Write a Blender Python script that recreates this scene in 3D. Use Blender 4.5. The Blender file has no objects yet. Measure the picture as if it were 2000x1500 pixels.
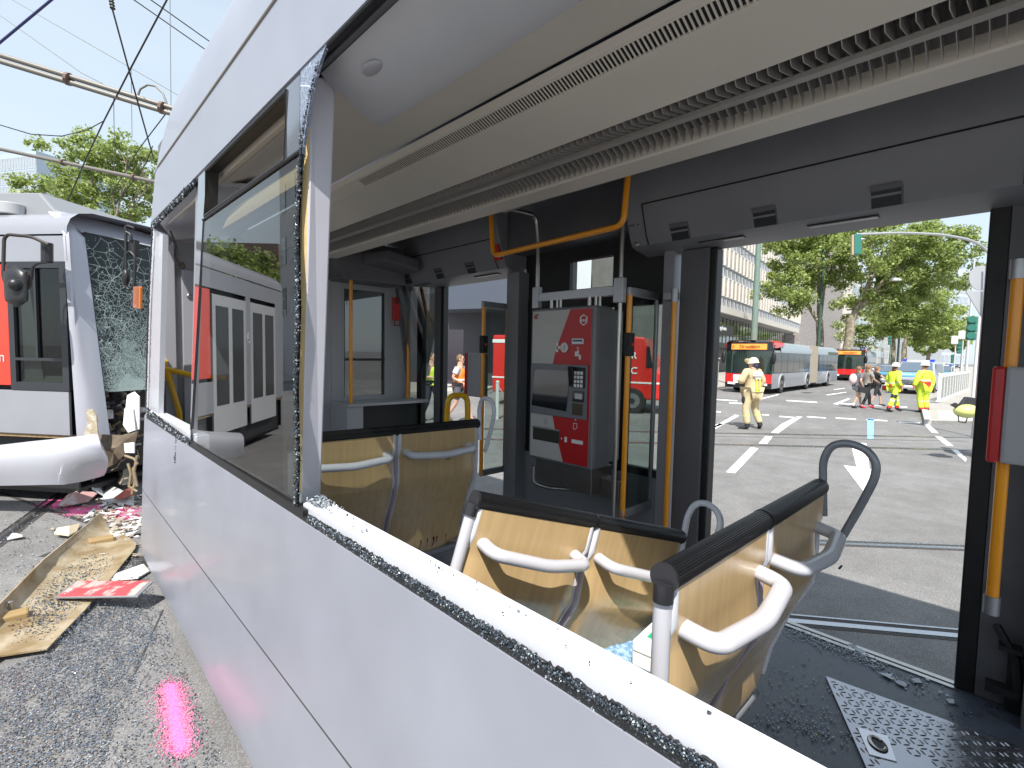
import bpy, bmesh, math, random
import numpy as np
from mathutils import Vector, Matrix
random.seed(7); rng = np.random.default_rng(7)
S = bpy.context.scene
# ------------------------------------------------------------------ camera
FPX = 970.0; CH = 1.8
_a = math.atan(935/970.); _p = math.atan(59/970.); _r = math.atan(.02)
_F = np.array([math.sin(_a), math.cos(_a), 0]); _R = np.array([math.cos(_a), -math.sin(_a), 0]); _U = np.array([0, 0, 1.])
F = _F*math.cos(_p)-_U*math.sin(_p); U2 = _U*math.cos(_p)+_F*math.sin(_p)
R = _R*math.cos(_r)+U2*math.sin(_r); U = U2*math.cos(_r)-_R*math.sin(_r)
cd = bpy.data.cameras.new('camera'); cam = bpy.data.objects.new('camera', cd); S.collection.objects.link(cam)
cam.matrix_world = Matrix(((R[0], U[0], -F[0], 0), (R[1], U[1], -F[1], 0), (R[2], U[2], -F[2], CH), (0, 0, 0, 1)))
cd.sensor_width = 36; cd.lens = FPX/2000*36; cd.clip_start = .02; cd.clip_end = 3000
S.camera = cam
# ------------------------------------------------------------------ light
SUNV = Vector((-.57, -.39, 1)).normalized()
w = bpy.data.worlds.new('World'); S.world = w; w.use_nodes = True
nt = w.node_tree; bg = nt.nodes['Background']
sky = nt.nodes.new('ShaderNodeTexSky'); sky.sky_type = 'NISHITA'; sky.sun_disc = False
sky.sun_elevation = math.asin(SUNV.z); sky.sun_rotation = math.atan2(SUNV.x, SUNV.y)
sky.air_density = 1.0; sky.dust_density = 1.0; sky.ozone_density = 1.0; sky.altitude = 50
# thin white veil of high cloud over the blue
tcw = nt.nodes.new('ShaderNodeTexCoord'); mpw = nt.nodes.new('ShaderNodeMapping'); mpw.inputs['Scale'].default_value = (1, 1, 3); nt.links.new(tcw.outputs['Generated'], mpw.inputs[0])
nzw = nt.nodes.new('ShaderNodeTexNoise'); nzw.inputs['Scale'].default_value = 1.6; nzw.inputs['Detail'].default_value = 5; nt.links.new(mpw.outputs[0], nzw.inputs[0])
mrw = nt.nodes.new('ShaderNodeMapRange'); mrw.inputs[1].default_value = .35; mrw.inputs[2].default_value = .7; mrw.inputs[3].default_value = .68; mrw.inputs[4].default_value = .92; nt.links.new(nzw.outputs[0], mrw.inputs[0])
mxw = nt.nodes.new('ShaderNodeMix'); mxw.data_type = 'RGBA'; mxw.inputs[7].default_value = (3.4, 3.95, 4.35, 1); nt.links.new(mrw.outputs[0], mxw.inputs[0]); nt.links.new(sky.outputs[0], mxw.inputs[6])
nt.links.new(mxw.outputs[2], bg.inputs[0]); bg.inputs[1].default_value = .13
sd = bpy.data.lights.new('sun', 'SUN'); sd.energy = 4.0; sd.angle = math.radians(.6); sd.color = (1, .955, .89)
sun = bpy.data.objects.new('sun', sd); S.collection.objects.link(sun); sun.rotation_euler = SUNV.to_track_quat('Z', 'Y').to_euler()
S.view_settings.view_transform = 'Standard'; S.view_settings.look = 'None'; S.view_settings.gamma = 1
S.view_settings.exposure = .88
S.cycles.max_bounces = 10; S.cycles.transparent_max_bounces = 16; S.cycles.glossy_bounces = 5
# ------------------------------------------------------------------ photo pixel -> point on a real plane
def ray(px, py): return F+R*(px-1000)/FPX+U*(750-py)/FPX
def on(px, py, ax, val):
    r = ray(px, py); o = np.array([0, 0, CH]); return o+r*((val-o[ax])/r[ax])
def X(px, py, v): return on(px, py, 0, v)
def Y(px, py, v): return on(px, py, 1, v)
def Z(px, py, v=0.): return on(px, py, 2, v)
def DD(px, py, d): return np.array([0, 0, CH])+ray(px, py)*d
def hor(px): return 672+.02*(px-65)
def at(px, d): p = DD(px, hor(px), d); return p[0], p[1]
# ------------------------------------------------------------------ materials
_M = {}
def mat(name, col, rough=.5, metal=0., var=.0, vscale=8., bump=0., bscale=60., coat=0., spec=.5, emit=None, estr=0., col2=None, c2=(.45, .6), stretch=None, rvar=0.):
    if name in _M: return _M[name]
    m = bpy.data.materials.new(name); m.use_nodes = True; n = m.node_tree.nodes; l = m.node_tree.links; b = n['Principled BSDF']
    b.inputs['Base Color'].default_value = (*col, 1); b.inputs['Roughness'].default_value = rough; b.inputs['Metallic'].default_value = metal
    b.inputs['Coat Weight'].default_value = coat; b.inputs['Coat Roughness'].default_value = .05; b.inputs['Specular IOR Level'].default_value = spec
    tc = n.new('ShaderNodeTexCoord'); mp = n.new('ShaderNodeMapping'); l.new(tc.outputs['Object'], mp.inputs[0])
    if stretch: mp.inputs['Scale'].default_value = stretch
    if var or col2 or rvar:
        nz = n.new('ShaderNodeTexNoise'); nz.inputs['Scale'].default_value = vscale; nz.inputs['Detail'].default_value = 6; nz.inputs['Roughness'].default_value = .6
        l.new(mp.outputs[0], nz.inputs[0])
        rp = n.new('ShaderNodeValToRGB')
        lo = tuple(max(0, c*(1-var)) for c in col) if not col2 else col
        hi = tuple(c*(1+var) for c in col) if not col2 else col2
        rp.color_ramp.elements[0].color = (*lo, 1); rp.color_ramp.elements[1].color = (*hi, 1)
        rp.color_ramp.elements[0].position = c2[0] if col2 else .3; rp.color_ramp.elements[1].position = c2[1] if col2 else .7
        l.new(nz.outputs[0], rp.inputs[0]); l.new(rp.outputs[0], b.inputs['Base Color'])
        if rvar:
            mr = n.new('ShaderNodeMapRange'); mr.inputs[1].default_value = .3; mr.inputs[2].default_value = .7; mr.inputs[3].default_value = max(0, rough-rvar); mr.inputs[4].default_value = rough+rvar
            l.new(nz.outputs[0], mr.inputs[0]); l.new(mr.outputs[0], b.inputs['Roughness'])
    if bump:
        nb = n.new('ShaderNodeTexNoise'); nb.inputs['Scale'].default_value = bscale; nb.inputs['Detail'].default_value = 4; l.new(mp.outputs[0], nb.inputs[0])
        bp = n.new('ShaderNodeBump'); bp.inputs['Strength'].default_value = bump; bp.inputs['Distance'].default_value = .02
        l.new(nb.outputs[0], bp.inputs['Height']); l.new(bp.outputs[0], b.inputs['Normal'])
    if emit: b.inputs['Emission Color'].default_value = (*emit, 1); b.inputs['Emission Strength'].default_value = estr
    _M[name] = m; return m
def glassmat(name, tint, ior=1.5, refl=1., body=0.):
    if name in _M: return _M[name]
    m = bpy.data.materials.new(name); m.use_nodes = True; n = m.node_tree.nodes; l = m.node_tree.links; n.clear()
    o = n.new('ShaderNodeOutputMaterial'); t = n.new('ShaderNodeBsdfTransparent'); t.inputs[0].default_value = (*tint, 1)
    g = n.new('ShaderNodeBsdfGlossy'); g.inputs['Roughness'].default_value = .01; f = n.new('ShaderNodeFresnel'); gg = n.new('ShaderNodeNewGeometry'); mi = n.new('ShaderNodeMapRange'); mi.inputs[3].default_value = ior; mi.inputs[4].default_value = 1/ior; l.new(gg.outputs['Backfacing'], mi.inputs[0]); l.new(mi.outputs[0], f.inputs[0])
    mx = n.new('ShaderNodeMixShader'); l.new(f.outputs[0], mx.inputs[0]); l.new(t.outputs[0], mx.inputs[1]); l.new(g.outputs[0], mx.inputs[2])
    l.new(mx.outputs[0], o.inputs[0]); _M[name] = m; return m
# ------------------------------------------------------------------ mesh builder
class MB:
    def __init__(s): s.v = []; s.f = []; s.m = []
    def add(s, vs, fs, m=0):
        k = len(s.v); s.v += [tuple(map(float, p)) for p in vs]; s.f += [tuple(i+k for i in f) for f in fs]; s.m += [m]*len(fs); return s
    def box(s, a, b, m=0):
        x0, y0, z0 = a; x1, y1, z1 = b
        return s.add([(x0,y0,z0),(x1,y0,z0),(x1,y1,z0),(x0,y1,z0),(x0,y0,z1),(x1,y0,z1),(x1,y1,z1),(x0,y1,z1)], [(0,3,2,1),(4,5,6,7),(0,1,5,4),(1,2,6,5),(2,3,7,6),(3,0,4,7)], m)
    def obox(s, c, u, v, w_, m=0):
        c, u, v, w_ = map(lambda q: np.array(q, float), (c, u, v, w_))
        P = [c+a*u+b*v+d*w_ for d in (-1, 1) for a, b in ((-1,-1),(1,-1),(1,1),(-1,1))]
        return s.add(P, [(0,3,2,1),(4,5,6,7),(0,1,5,4),(1,2,6,5),(2,3,7,6),(3,0,4,7)], m)
    def tube(s, path, r, n=10, closed=False, m=0, cap=True, sq=1.0):
        P = [Vector(p) for p in path]; k = len(P); rr = r if isinstance(r, (list, tuple)) else [r]*k
        T = []
        for i in range(k):
            if closed: t = P[(i+1) % k]-P[i-1]
            else: t = P[min(i+1, k-1)]-P[max(i-1, 0)]
            T.append(t.normalized() if t.length > 1e-9 else Vector((0, 0, 1)))
        up = Vector((0, 0, 1)) if abs(T[0].z) < .9 else Vector((1, 0, 0))
        N = (up-T[0]*up.dot(T[0])).normalized(); vs = []
        for i in range(k):
            N = (N-T[i]*N.dot(T[i])); N = N.normalized() if N.length > 1e-6 else T[i].orthogonal().normalized()
            B = T[i].cross(N)
            for j in range(n):
                a = 2*math.pi*j/n; vs.append(P[i]+(N*math.cos(a)*sq+B*math.sin(a))*rr[i])
        fs = [(i*n+j, i*n+(j+1) % n, ((i+1) % k)*n+(j+1) % n, ((i+1) % k)*n+j) for i in range(k if closed else k-1) for j in range(n)]
        if cap and not closed: fs += [tuple(range(n-1, -1, -1)), tuple((k-1)*n+j for j in range(n))]
        return s.add(vs, fs, m)
    def prism(s, poly, ax, a, b, m=0):          # polygon in the two other axes, extruded along ax from a to b
        def mk(p, q):
            o = [0, 0, 0]; i, j = [t for t in (0, 1, 2) if t != ax]; o[ax] = q; o[i] = p[0]; o[j] = p[1]; return tuple(o)
        n = len(poly); vs = [mk(p, a) for p in poly]+[mk(p, b) for p in poly]
        return s.add(vs, [tuple(range(n-1, -1, -1)), tuple(range(n, 2*n))]+[(i, (i+1) % n, n+(i+1) % n, n+i) for i in range(n)], m)
    def slab(s, pts, off, m=0):                 # polygon of 3D points thickened by vector off
        n = len(pts); vs = [np.array(p, float) for p in pts]; vs += [p+np.array(off, float) for p in vs]
        return s.add(vs, [tuple(range(n-1, -1, -1)), tuple(range(n, 2*n))]+[(i, (i+1) % n, n+(i+1) % n, n+i) for i in range(n)], m)
    def grid(s, rows, m=0, closed=False):
        k = len(rows[0]); vs = [p for r_ in rows for p in r_]
        return s.add(vs, [(i*k+j, i*k+(j+1) % k, (i+1)*k+(j+1) % k, (i+1)*k+j) for i in range(len(rows)-1) for j in range(k if closed else k-1)], m)
    def ell(s, c, r, m=0, nu=12, nv=8, rot=None):
        c = Vector(c); rows = []
        for i in range(nv+1):
            t = math.pi*i/nv; row = []
            for j in range(nu):
                a = 2*math.pi*j/nu; p = Vector((r[0]*math.sin(t)*math.cos(a), r[1]*math.sin(t)*math.sin(a), r[2]*math.cos(t)))
                if rot: p = rot @ p
                row.append(c+p)
            rows.append(row)
        return s.grid(rows, m, True)
    def xf(s, Mx): s.v = [tuple(Mx @ Vector(p)) for p in s.v]; return s
    def build(s, name, mats, parent=None, smooth=None, bevel=0, solid=0):
        me = bpy.data.meshes.new(name); me.from_pydata(s.v, [], s.f)
        for mm in (mats if isinstance(mats, (list, tuple)) else [mats]): me.materials.append(mm)
        me.polygons.foreach_set('material_index', s.m); me.update()
        bm = bmesh.new(); bm.from_mesh(me); bmesh.ops.recalc_face_normals(bm, faces=bm.faces); bm.to_mesh(me); bm.free()
        o = bpy.data.objects.new(name, me); S.collection.objects.link(o)
        if parent: par(o, parent)
        if solid:
            q = o.modifiers.new('s', 'SOLIDIFY'); q.thickness = solid; q.offset = 0
            dg = bpy.context.evaluated_depsgraph_get(); dg.update(); m2 = bpy.data.meshes.new_from_object(o.evaluated_get(dg)); o.modifiers.clear(); o.data = m2; me = m2
        if smooth:
            me.polygons.foreach_set('use_smooth', [True]*len(me.polygons)); me.set_sharp_from_angle(angle=math.radians(smooth))
        if bevel:
            q = o.modifiers.new('b', 'BEVEL'); q.width = bevel; q.segments = 2; q.limit_method = 'ANGLE'; q.angle_limit = math.radians(40)
        return o
def par(o, p):
    o.parent = p; o.matrix_parent_inverse = WM[p.name].inverted() if p.name in WM else Matrix()
WM = {}
def tag(o, label, cat, group=None, kind=None):
    if label: o['label'] = label
    if cat: o['category'] = cat
    if group: o['group'] = group
    if kind: o['kind'] = kind
    return o
def thing(name, label, cat, loc=(0, 0, 0), rz=0, group=None, M_=None):   # parts are written in world coordinates when keep=True
    o = bpy.data.objects.new(name, None); S.collection.objects.link(o); o.empty_display_size = .2
    o.location = loc; o.rotation_euler = (0, 0, rz)
    if M_ is not None: o.matrix_world = M_
    return tag(o, label, cat, group)
def wthing(name, label, cat, loc, group=None):      # thing whose parts are modelled in world coordinates
    o = thing(name, label, cat, loc, 0, group); WM[o.name] = Matrix.Translation(loc); return o
def struct(o): o['kind'] = 'structure'; return o
def copy_tree(o, parent=None):
    c = o.copy(); S.collection.objects.link(c); c.parent = parent
    for ch in [q for q in list(o.children)]: copy_tree(ch, c)
    return c
def arc(c, r, a0, a1, n, ax=(1, 0, 0), ay=(0, 0, 1)):
    c = np.array(c, float); ax = np.array(ax, float); ay = np.array(ay, float)
    return [c+r*(ax*math.cos(math.radians(a0+(a1-a0)*i/n))+ay*math.sin(math.radians(a0+(a1-a0)*i/n))) for i in range(n+1)]
def fillet(pts, rad=.05, n=5):
    P = [Vector(p) for p in pts]; out = [P[0]]
    for i in range(1, len(P)-1):
        a = (P[i-1]-P[i]); b = (P[i+1]-P[i]); d = min(rad, a.length*.48, b.length*.48)
        A = P[i]+a.normalized()*d; B = P[i]+b.normalized()*d
        for k in range(n+1):
            t = k/n; out.append(A*(1-t)**2+P[i]*2*t*(1-t)+B*t*t)
    return out+[P[-1]]
def text(name, s, size, origin, ux, uy, m, parent=None, depth=.002, bold=0., sx=1., align='LEFT'):
    c = bpy.data.curves.new(name, 'FONT'); c.body = s; c.size = size; c.extrude = depth; c.offset = bold; c.align_x = align
    t = bpy.data.objects.new(name+'_tmp', c); S.collection.objects.link(t); dg = bpy.context.evaluated_depsgraph_get()
    me = bpy.data.meshes.new_from_object(t.evaluated_get(dg)); bpy.data.objects.remove(t)
    ux = Vector(ux).normalized(); uy = Vector(uy); uy = (uy-ux*uy.dot(ux)).normalized(); uz = ux.cross(uy)
    Mx = Matrix(((ux.x*sx, uy.x, uz.x, origin[0]), (ux.y*sx, uy.y, uz.y, origin[1]), (ux.z*sx, uy.z, uz.z, origin[2]), (0, 0, 0, 1)))
    me.transform(Mx); me.materials.clear(); me.materials.append(m)
    o = bpy.data.objects.new(name, me); S.collection.objects.link(o)
    if parent: par(o, parent)
    return o
def chunks(mb, pts, size, mats=(0,), flat=1., jit=0.):
    for p in pts:
        s = size*random.uniform(.4, 1.25); k = random.choice((3, 4, 4, 5)); a0 = random.uniform(0, 6.28); h = s*random.uniform(.35, .9)*flat
        rot = Matrix.Rotation(random.uniform(0, 6.28), 3, Vector((random.gauss(0, 1), random.gauss(0, 1), random.gauss(0, 1)+.001)).normalized()) if jit else Matrix.Rotation(a0, 3, 'Z') @ Matrix.Rotation(random.gauss(0, .15), 3, 'X')
        V = []
        for z in (-.5, .5):
            for j in range(k):
                a = 6.283*j/k+random.uniform(-.3, .3); V.append(Vector(p)+rot @ Vector((math.cos(a)*s*.5*random.uniform(.6, 1.1), math.sin(a)*s*.5*random.uniform(.6, 1.1), z*h)))
        mb.add(V, [tuple(range(k-1, -1, -1)), tuple(range(k, 2*k))]+[(j, (j+1) % k, k+(j+1) % k, k+j) for j in range(k)], random.choice(mats))
# common materials
LAV = mat('tram_lacquer', (.37, .385, .445), .40, .30, var=.08, vscale=1.6, coat=.14, rvar=.06)
WHT = mat('white_lacquer', (.60, .61, .66), .35, 0, var=.03, vscale=5, coat=.4)
GREY = mat('interior_grey', (.26, .26, .275), .42, 0, var=.06, vscale=4, rvar=.08)
DGREY = mat('interior_dark_grey', (.13, .13, .14), .45, 0, var=.08, vscale=5, rvar=.08)
CREAM = mat('ceiling_cream', (.76, .70, .61), .5, 0, var=.03, vscale=3, rvar=.08)
BLK = mat('black_rubber', (.012, .012, .013), .5, 0, var=.2, vscale=20)
BLKG = mat('black_gloss', (.01, .011, .013), .12, 0, coat=.5)
STEEL = mat('brushed_steel', (.5, .48, .46), .3, 1, var=.08, vscale=30, stretch=(1, 1, .1))
ORANGE = mat('orange_pole_paint', (.95, .36, .015), .28, 0, var=.06, vscale=6, coat=.3)
YELLOW = mat('yellow_paint', (.85, .47, .01), .3, 0, var=.05, vscale=6, coat=.3)
TUBEG = mat('light_grey_tube', (.60, .61, .66), .3, 0, var=.04, vscale=10, coat=.3)
TUBED = mat('grey_tube', (.22, .23, .25), .32, .2, var=.06, vscale=10, coat=.2)
ALU = mat('matt_aluminium', (.45, .46, .48), .38, .8, var=.06, vscale=20)
RED = mat('signal_red', (.62, .018, .015), .35, 0, var=.05, coat=.3)
PINK = mat('pink_spray', (.95, .17, .42), .7)
GLS = glassmat('clear_glass', (.72, .78, .76))
GLSD = glassmat('tinted_glass', (.30, .33, .32), 2.3)
SHARD_D = mat('shard_dark', (.02, .028, .035), .08, 0, coat=1.)
SHARD_B = mat('shard_blue_grey', (.13, .16, .21), .12, 0, coat=1.)
SHARD_L = mat('shard_light', (.36, .40, .42), .12, 0, coat=1.)
WHITEP = mat('white_print', (.82, .82, .82), .5)
# ================================================================== GROUND
def asphalt():
    m = bpy.data.materials.new('asphalt'); m.use_nodes = True; n = m.node_tree.nodes; l = m.node_tree.links; b = n['Principled BSDF']
    tc = n.new('ShaderNodeTexCoord')
    def noise(sc, det=5, rough=.6):
        q = n.new('ShaderNodeTexNoise'); q.inputs['Scale'].default_value = sc; q.inputs['Detail'].default_value = det; q.inputs['Roughness'].default_value = rough
        l.new(tc.outputs['Object'], q.inputs[0]); return q
    big = noise(.35); mid = noise(3.0); fine = noise(160, 3, .8); vor = n.new('ShaderNodeTexVoronoi'); vor.inputs['Scale'].default_value = 95; l.new(tc.outputs['Object'], vor.inputs[0])
    r1 = n.new('ShaderNodeValToRGB'); r1.color_ramp.elements[0].color = (.185, .180, .176, 1); r1.color_ramp.elements[1].color = (.255, .250, .248, 1)
    r1.color_ramp.elements[0].position = .35; r1.color_ramp.elements[1].position = .65; l.new(big.outputs[0], r1.inputs[0])
    def mulmap(src, lo, hi, a, c):
        mr = n.new('ShaderNodeMapRange'); mr.inputs[1].default_value = a; mr.inputs[2].default_value = c; mr.inputs[3].default_value = lo; mr.inputs[4].default_value = hi
        l.new(src, mr.inputs[0]); return mr.outputs[0]
    x1 = mulmap(mid.outputs[0], .85, 1.15, .3, .7); x2 = mulmap(fine.outputs[0], .6, 1.4, .35, .65); x3 = mulmap(vor.outputs['Distance'], 1.18, .72, .1, .6)
    prod = x1
    for x in (x2, x3):
        q = n.new('ShaderNodeMath'); q.operation = 'MULTIPLY'; l.new(prod, q.inputs[0]); l.new(x, q.inputs[1]); prod = q.outputs[0]
    vm = n.new('ShaderNodeVectorMath'); vm.operation = 'SCALE'; l.new(r1.outputs[0], vm.inputs[0]); l.new(prod, vm.inputs['Scale']); l.new(vm.outputs[0], b.inputs['Base Color'])
    b.inputs['Roughness'].default_value = .85
    bp = n.new('ShaderNodeBump'); bp.inputs['Strength'].default_value = .5; bp.inputs['Distance'].default_value = .006; l.new(fine.outputs[0], bp.inputs['Height']); l.new(bp.outputs[0], b.inputs['Normal'])
    return m
ASPH = asphalt()
g = MB(); g.add([(-900, -900, 0), (900, -900, 0), (900, 900, 0), (-900, 900, 0)], [(0, 1, 2, 3)])
struct(g.build('ground', ASPH))
ROADW = mat('road_paint', (.80, .80, .78), .6, 0, var=.12, vscale=25)
ROADB = mat('road_paint_blue', (.24, .48, .78), .6, 0, var=.1, vscale=25)
DKTAR = mat('tar_seam', (.05, .045, .042), .7, 0, var=.3, vscale=30)
RAIL = mat('rail_steel', (.55, .56, .60), .25, 1, var=.12, vscale=40, rvar=.1)
def marking(px, m=ROADW, z=.004, name='road_marking'):
    mb = MB(); mb.slab([(*Z(*p)[:2], 0.0) for p in px], (0, 0, z)); return struct(mb.build(name, m))
for q in [[(1418,922),(1436,924),(1481,876),(1466,874)], [(1482,866),(1498,867),(1509,853),(1495,852)],
          [(1506,845),(1520,846),(1545,828),(1567,814),(1555,814),(1527,828)],
          [(1804,828),(1813,828),(1833,846),(1820,845)], [(1826,852),(1839,853),(1862,871),(1848,870)], [(1857,877),(1869,878),(1888,896),(1886,902)],
          [(1388,837),(1397,838),(1444,812),(1436,810)], [(1388,832),(1388,838),(1413,829),(1406,827)],
          [(1661,864),(1692,866),(1698,914),(1673,912)], [(1648,909),(1719,919),(1695,971)],
          [(1481,779.5),(1483,781),(1522,771),(1520,770)], [(1613,771),(1617,772),(1654,766.5),(1652,765.5)], [(1627,789),(1636,790),(1661,779),(1655,778.5)],
          [(1628,760.5),(1629,761.3),(1650,758.8),(1649,758)]]: marking(q)
for a, b in [((1522,812.5),(1555,815)), ((1576,813),(1613,815.5)), ((1632,815.5),(1672,818)), ((1692,818.5),(1733,821)), ((1755,823),(1797,825.5)), ((1488,809),(1502,810)), ((1395,803),(1408,804)),
             ((1536,781.5),(1596,785)), ((1640,787),(1669,789)), ((1700,790.5),(1725,792)), ((1392,779),(1440,782)), ((1744,793),(1772,794.5)), ((1424,786),(1460,788))]:
    marking([a, b, (b[0], b[1]+1.7), (a[0], a[1]+1.7)])
marking([(1694,818),(1707,818),(1706,857),(1694,857)], ROADB)
# tram rails crossing behind the tram, sunk flush into the road
def rail(a, b, w_=.055, gw=.05, name='tram_rail'):
    A = np.array([*Z(*a)[:2], 0.]); B = np.array([*Z(*b)[:2], 0.]); d = (B-A)/np.linalg.norm(B-A); n = np.array([-d[1], d[0], 0])
    A = A-d*6; B = B+d*9
    mb = MB(); mb.slab([A-n*w_*.5, B-n*w_*.5, B+n*w_*.5, A+n*w_*.5], (0, 0, .006))
    mb.slab([A+n*(w_*.5+gw), B+n*(w_*.5+gw), B+n*(w_*.5+gw+.018), A+n*(w_*.5+gw+.018)], (0, 0, .005))
    mb.slab([A+n*w_*.5, B+n*w_*.5, B+n*(w_*.5+gw), A+n*(w_*.5+gw)], (0, 0, .002), 1)
    mb.slab([A-n*(w_*.5+.04), B-n*(w_*.5+.04), B-n*(w_*.5), A-n*(w_*.5)], (0, 0, .0025), 1)
    return struct(mb.build(name, [RAIL, DKTAR]))
rail((1545,1213),(1865,1242)); rail((1610,1061),(1875,1071)); rail((1388,868),(1892,879)); rail((1388,846),(1892,855))
rail((0,1058),(120,968))
def seam(a, b, w_=.03):
    A = np.array([*Z(*a)[:2], 0.]); B = np.array([*Z(*b)[:2], 0.]); d = (B-A)/np.linalg.norm(B-A); n = np.array([-d[1], d[0], 0])
    mb = MB(); mb.slab([A-n*w_*.5, B-n*w_*.5, B+n*w_*.5, A+n*w_*.5], (0, 0, .003)); return struct(mb.build('tar_joint', DKTAR))
seam((255,1335),(318,1192), .010); seam((110,1001),(200,1030), .05); seam((0,962),(110,1001), .04); seam((1388,852),(1892,862), .03)
# pavement island on the right with a kerb
PAVE = mat('pavement', (.36, .34, .31), .8, 0, var=.1, vscale=3, bump=.3, bscale=80)
KERB = mat('kerb_stone', (.45, .44, .42), .75, 0, var=.12, vscale=12)
mb = MB(); K = [Z(1819,829)[:2], Z(1811,806)[:2], Z(1800,772)[:2], np.array([300, 22.]), np.array([300, -30.]), Z(2100,832)[:2]]
K[4] = np.array([300., -60.]); mb.slab([(*p, 0) for p in K], (0, 0, .11)); struct(mb.build('pavement', PAVE))
mb = MB()
for i in range(2):
    A = np.array([*K[i], 0]); B = np.array([*K[i+1], 0]); d = (B-A)/np.linalg.norm(B-A); n = np.array([-d[1], d[0], 0])
    mb.slab([A, B, B+n*.16, A+n*.16], (0, 0, .13))
A = np.array([*K[0], 0]); B = np.array([*K[5], 0]); d = (B-A)/np.linalg.norm(B-A); n = np.array([d[1], -d[0], 0]); mb.slab([A, B, B-n*.16*1, A-n*.16*1], (0, 0, .128))
struct(mb.build('kerb', KERB))
WPAVE = mat('pale_paving', (.55, .54, .52), .8, 0, var=.06, vscale=6)
mb = MB(); mb.slab([(*Z(*p)[:2], .11) for p in [(1834,824),(1830,808),(1895,811),(1899,829)]], (0, 0, .006)); struct(mb.build('paving_slab', WPAVE))
mb = MB(); mb.slab([(14.5, 17, 0), (26, 26, 0), (-6, 60, 0), (-12, 30, 0), (0, 21.5, 0)], (0, 0, .12)); struct(mb.build('pavement', mat('far_pavement', (.42, .40, .37), .8, 0, var=.1, vscale=2)))
mb = MB(); mb.slab([(27.5, 12.2, 0), (110, 23, 0), (110, 40, 0), (26, 27, 0), (24.3, 14, 0)], (0, 0, .12)); struct(mb.build('pavement', PAVE))

# ================================================================== OUR TRAM
T = wthing('tram', 'silver grey tram in the foreground, side windows smashed out above a white sill', 'tram', (1.78, .8, 0))
# --- outer skin, near side
def y0(z): return 4.8-.34*(z-.2) if z < 2.6 else 3.98-.74*(z-2.6)
def dxn(y, z): return .40*max(0, y-y0(z))**2
def skin(zx, ys_, name, m, thick=.025, upto=1.05):
    # zx: list of (x,z) on the cylinder part; strip running along y from ys_ up to the rounded nose
    rows = []
    for x, z in zx:
        e = y0(z); yy = list(np.arange(ys_, e, .5))+[e+upto*i/14 for i in range(15)]
        rows.append((x, z, yy))
    n = min(len(r[2]) for r in rows); G = []
    for x, z, yy in rows:
        e = y0(z); yy = list(np.linspace(ys_, e, 8))+[e+upto*(i+1)/14 for i in range(14)]
        G.append([(x+dxn(y, z), y, z) for y in yy])
    mb = MB(); mb.grid(G); return mb.build(name, m, T, smooth=40, solid=thick)
skin([(.5935, .684), (.5935, .5), (.5935, .3), (.597, .18), (.61, .10)], -3, 'lower_side_panel', LAV)
skin([(.592, 1.275), (.592, 1.0), (.592, .694)], -3, 'upper_side_panel', LAV)
roofp = [(.592, 2.612), (.592, 2.75), (.592, 2.89)]
skin(roofp, -3, 'cant_rail_panel', LAV)
rp2 = [(.592, 2.905), (.600, 3.0), (.613, 3.09), (.632, 3.18), (.657, 3.26), (.692, 3.34), (.745, 3.42), (.84, 3.49), (1.0, 3.54), (1.3, 3.57), (1.78, 3.58)]
skin(rp2, -3, 'roof_shell', LAV, .02)
mb = MB(); mb.tube([(.583+dxn(y, 2.897), y, 2.897) for y in np.linspace(-3, 4.7, 40)], .009, 8); mb.build('rubber_strip', mat('grey_rubber', (.17, .155, .13), .5), T, smooth=60)
mb = MB(); mb.tube([(.584+dxn(y, .69), y, .689) for y in np.linspace(-3, 5.6, 40)], .0055, 6); mb.build('panel_joint', mat('joint_dark', (.05, .05, .052), .6), T)
mb = MB(); mb.box((.62, -3, .08), (.66, 4.5, 1.27)); mb.box((.62, -3, 2.62), (.70, 4.0, 3.1)); mb.build('inner_frame', DGREY, T)
# far half of roof + far cant rail
mb = MB(); G = [[(3.56-x, y, z) for y in (-3, 5.0)] for x, z in rp2]; mb.grid(G); mb.build('roof_shell', LAV, T, smooth=50, solid=.02)
mb = MB(); mb.box((2.94, -3, 2.50), (2.975, 5.0, 2.90)); mb.build('cant_rail_panel', LAV, T)
# nose (cab front), beyond the bulkhead
mb = MB(); rows = []
for z in (.12, .7, 1.25):
    e = y0(z)+1.04; x0_ = .59+dxn(e, z); rows.append([(x0_, e, z), (x0_+.2, e+.22, z), (1.78, e+.4, z), (3.56-x0_-.2, e+.22, z), (3.56-x0_, e, z), (2.97, e-1.0, z)])
mb.grid(rows); mb.build('nose_panel', LAV, T, smooth=60, solid=.03)
mb = MB(); rows = []
for z in (1.27, 1.9, 2.6, 2.88):
    e = y0(z)+1.04; x0_ = .59+dxn(e, z); rows.append([(x0_, e, z), (x0_+.2, e+.22, z), (1.78, e+.4, z), (3.56-x0_-.2, e+.22, z), (3.56-x0_, e, z), (2.97, e-1.0, z)])
mb.grid(rows); mb.build('windscreen', GLSD, T, smooth=60)
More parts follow.
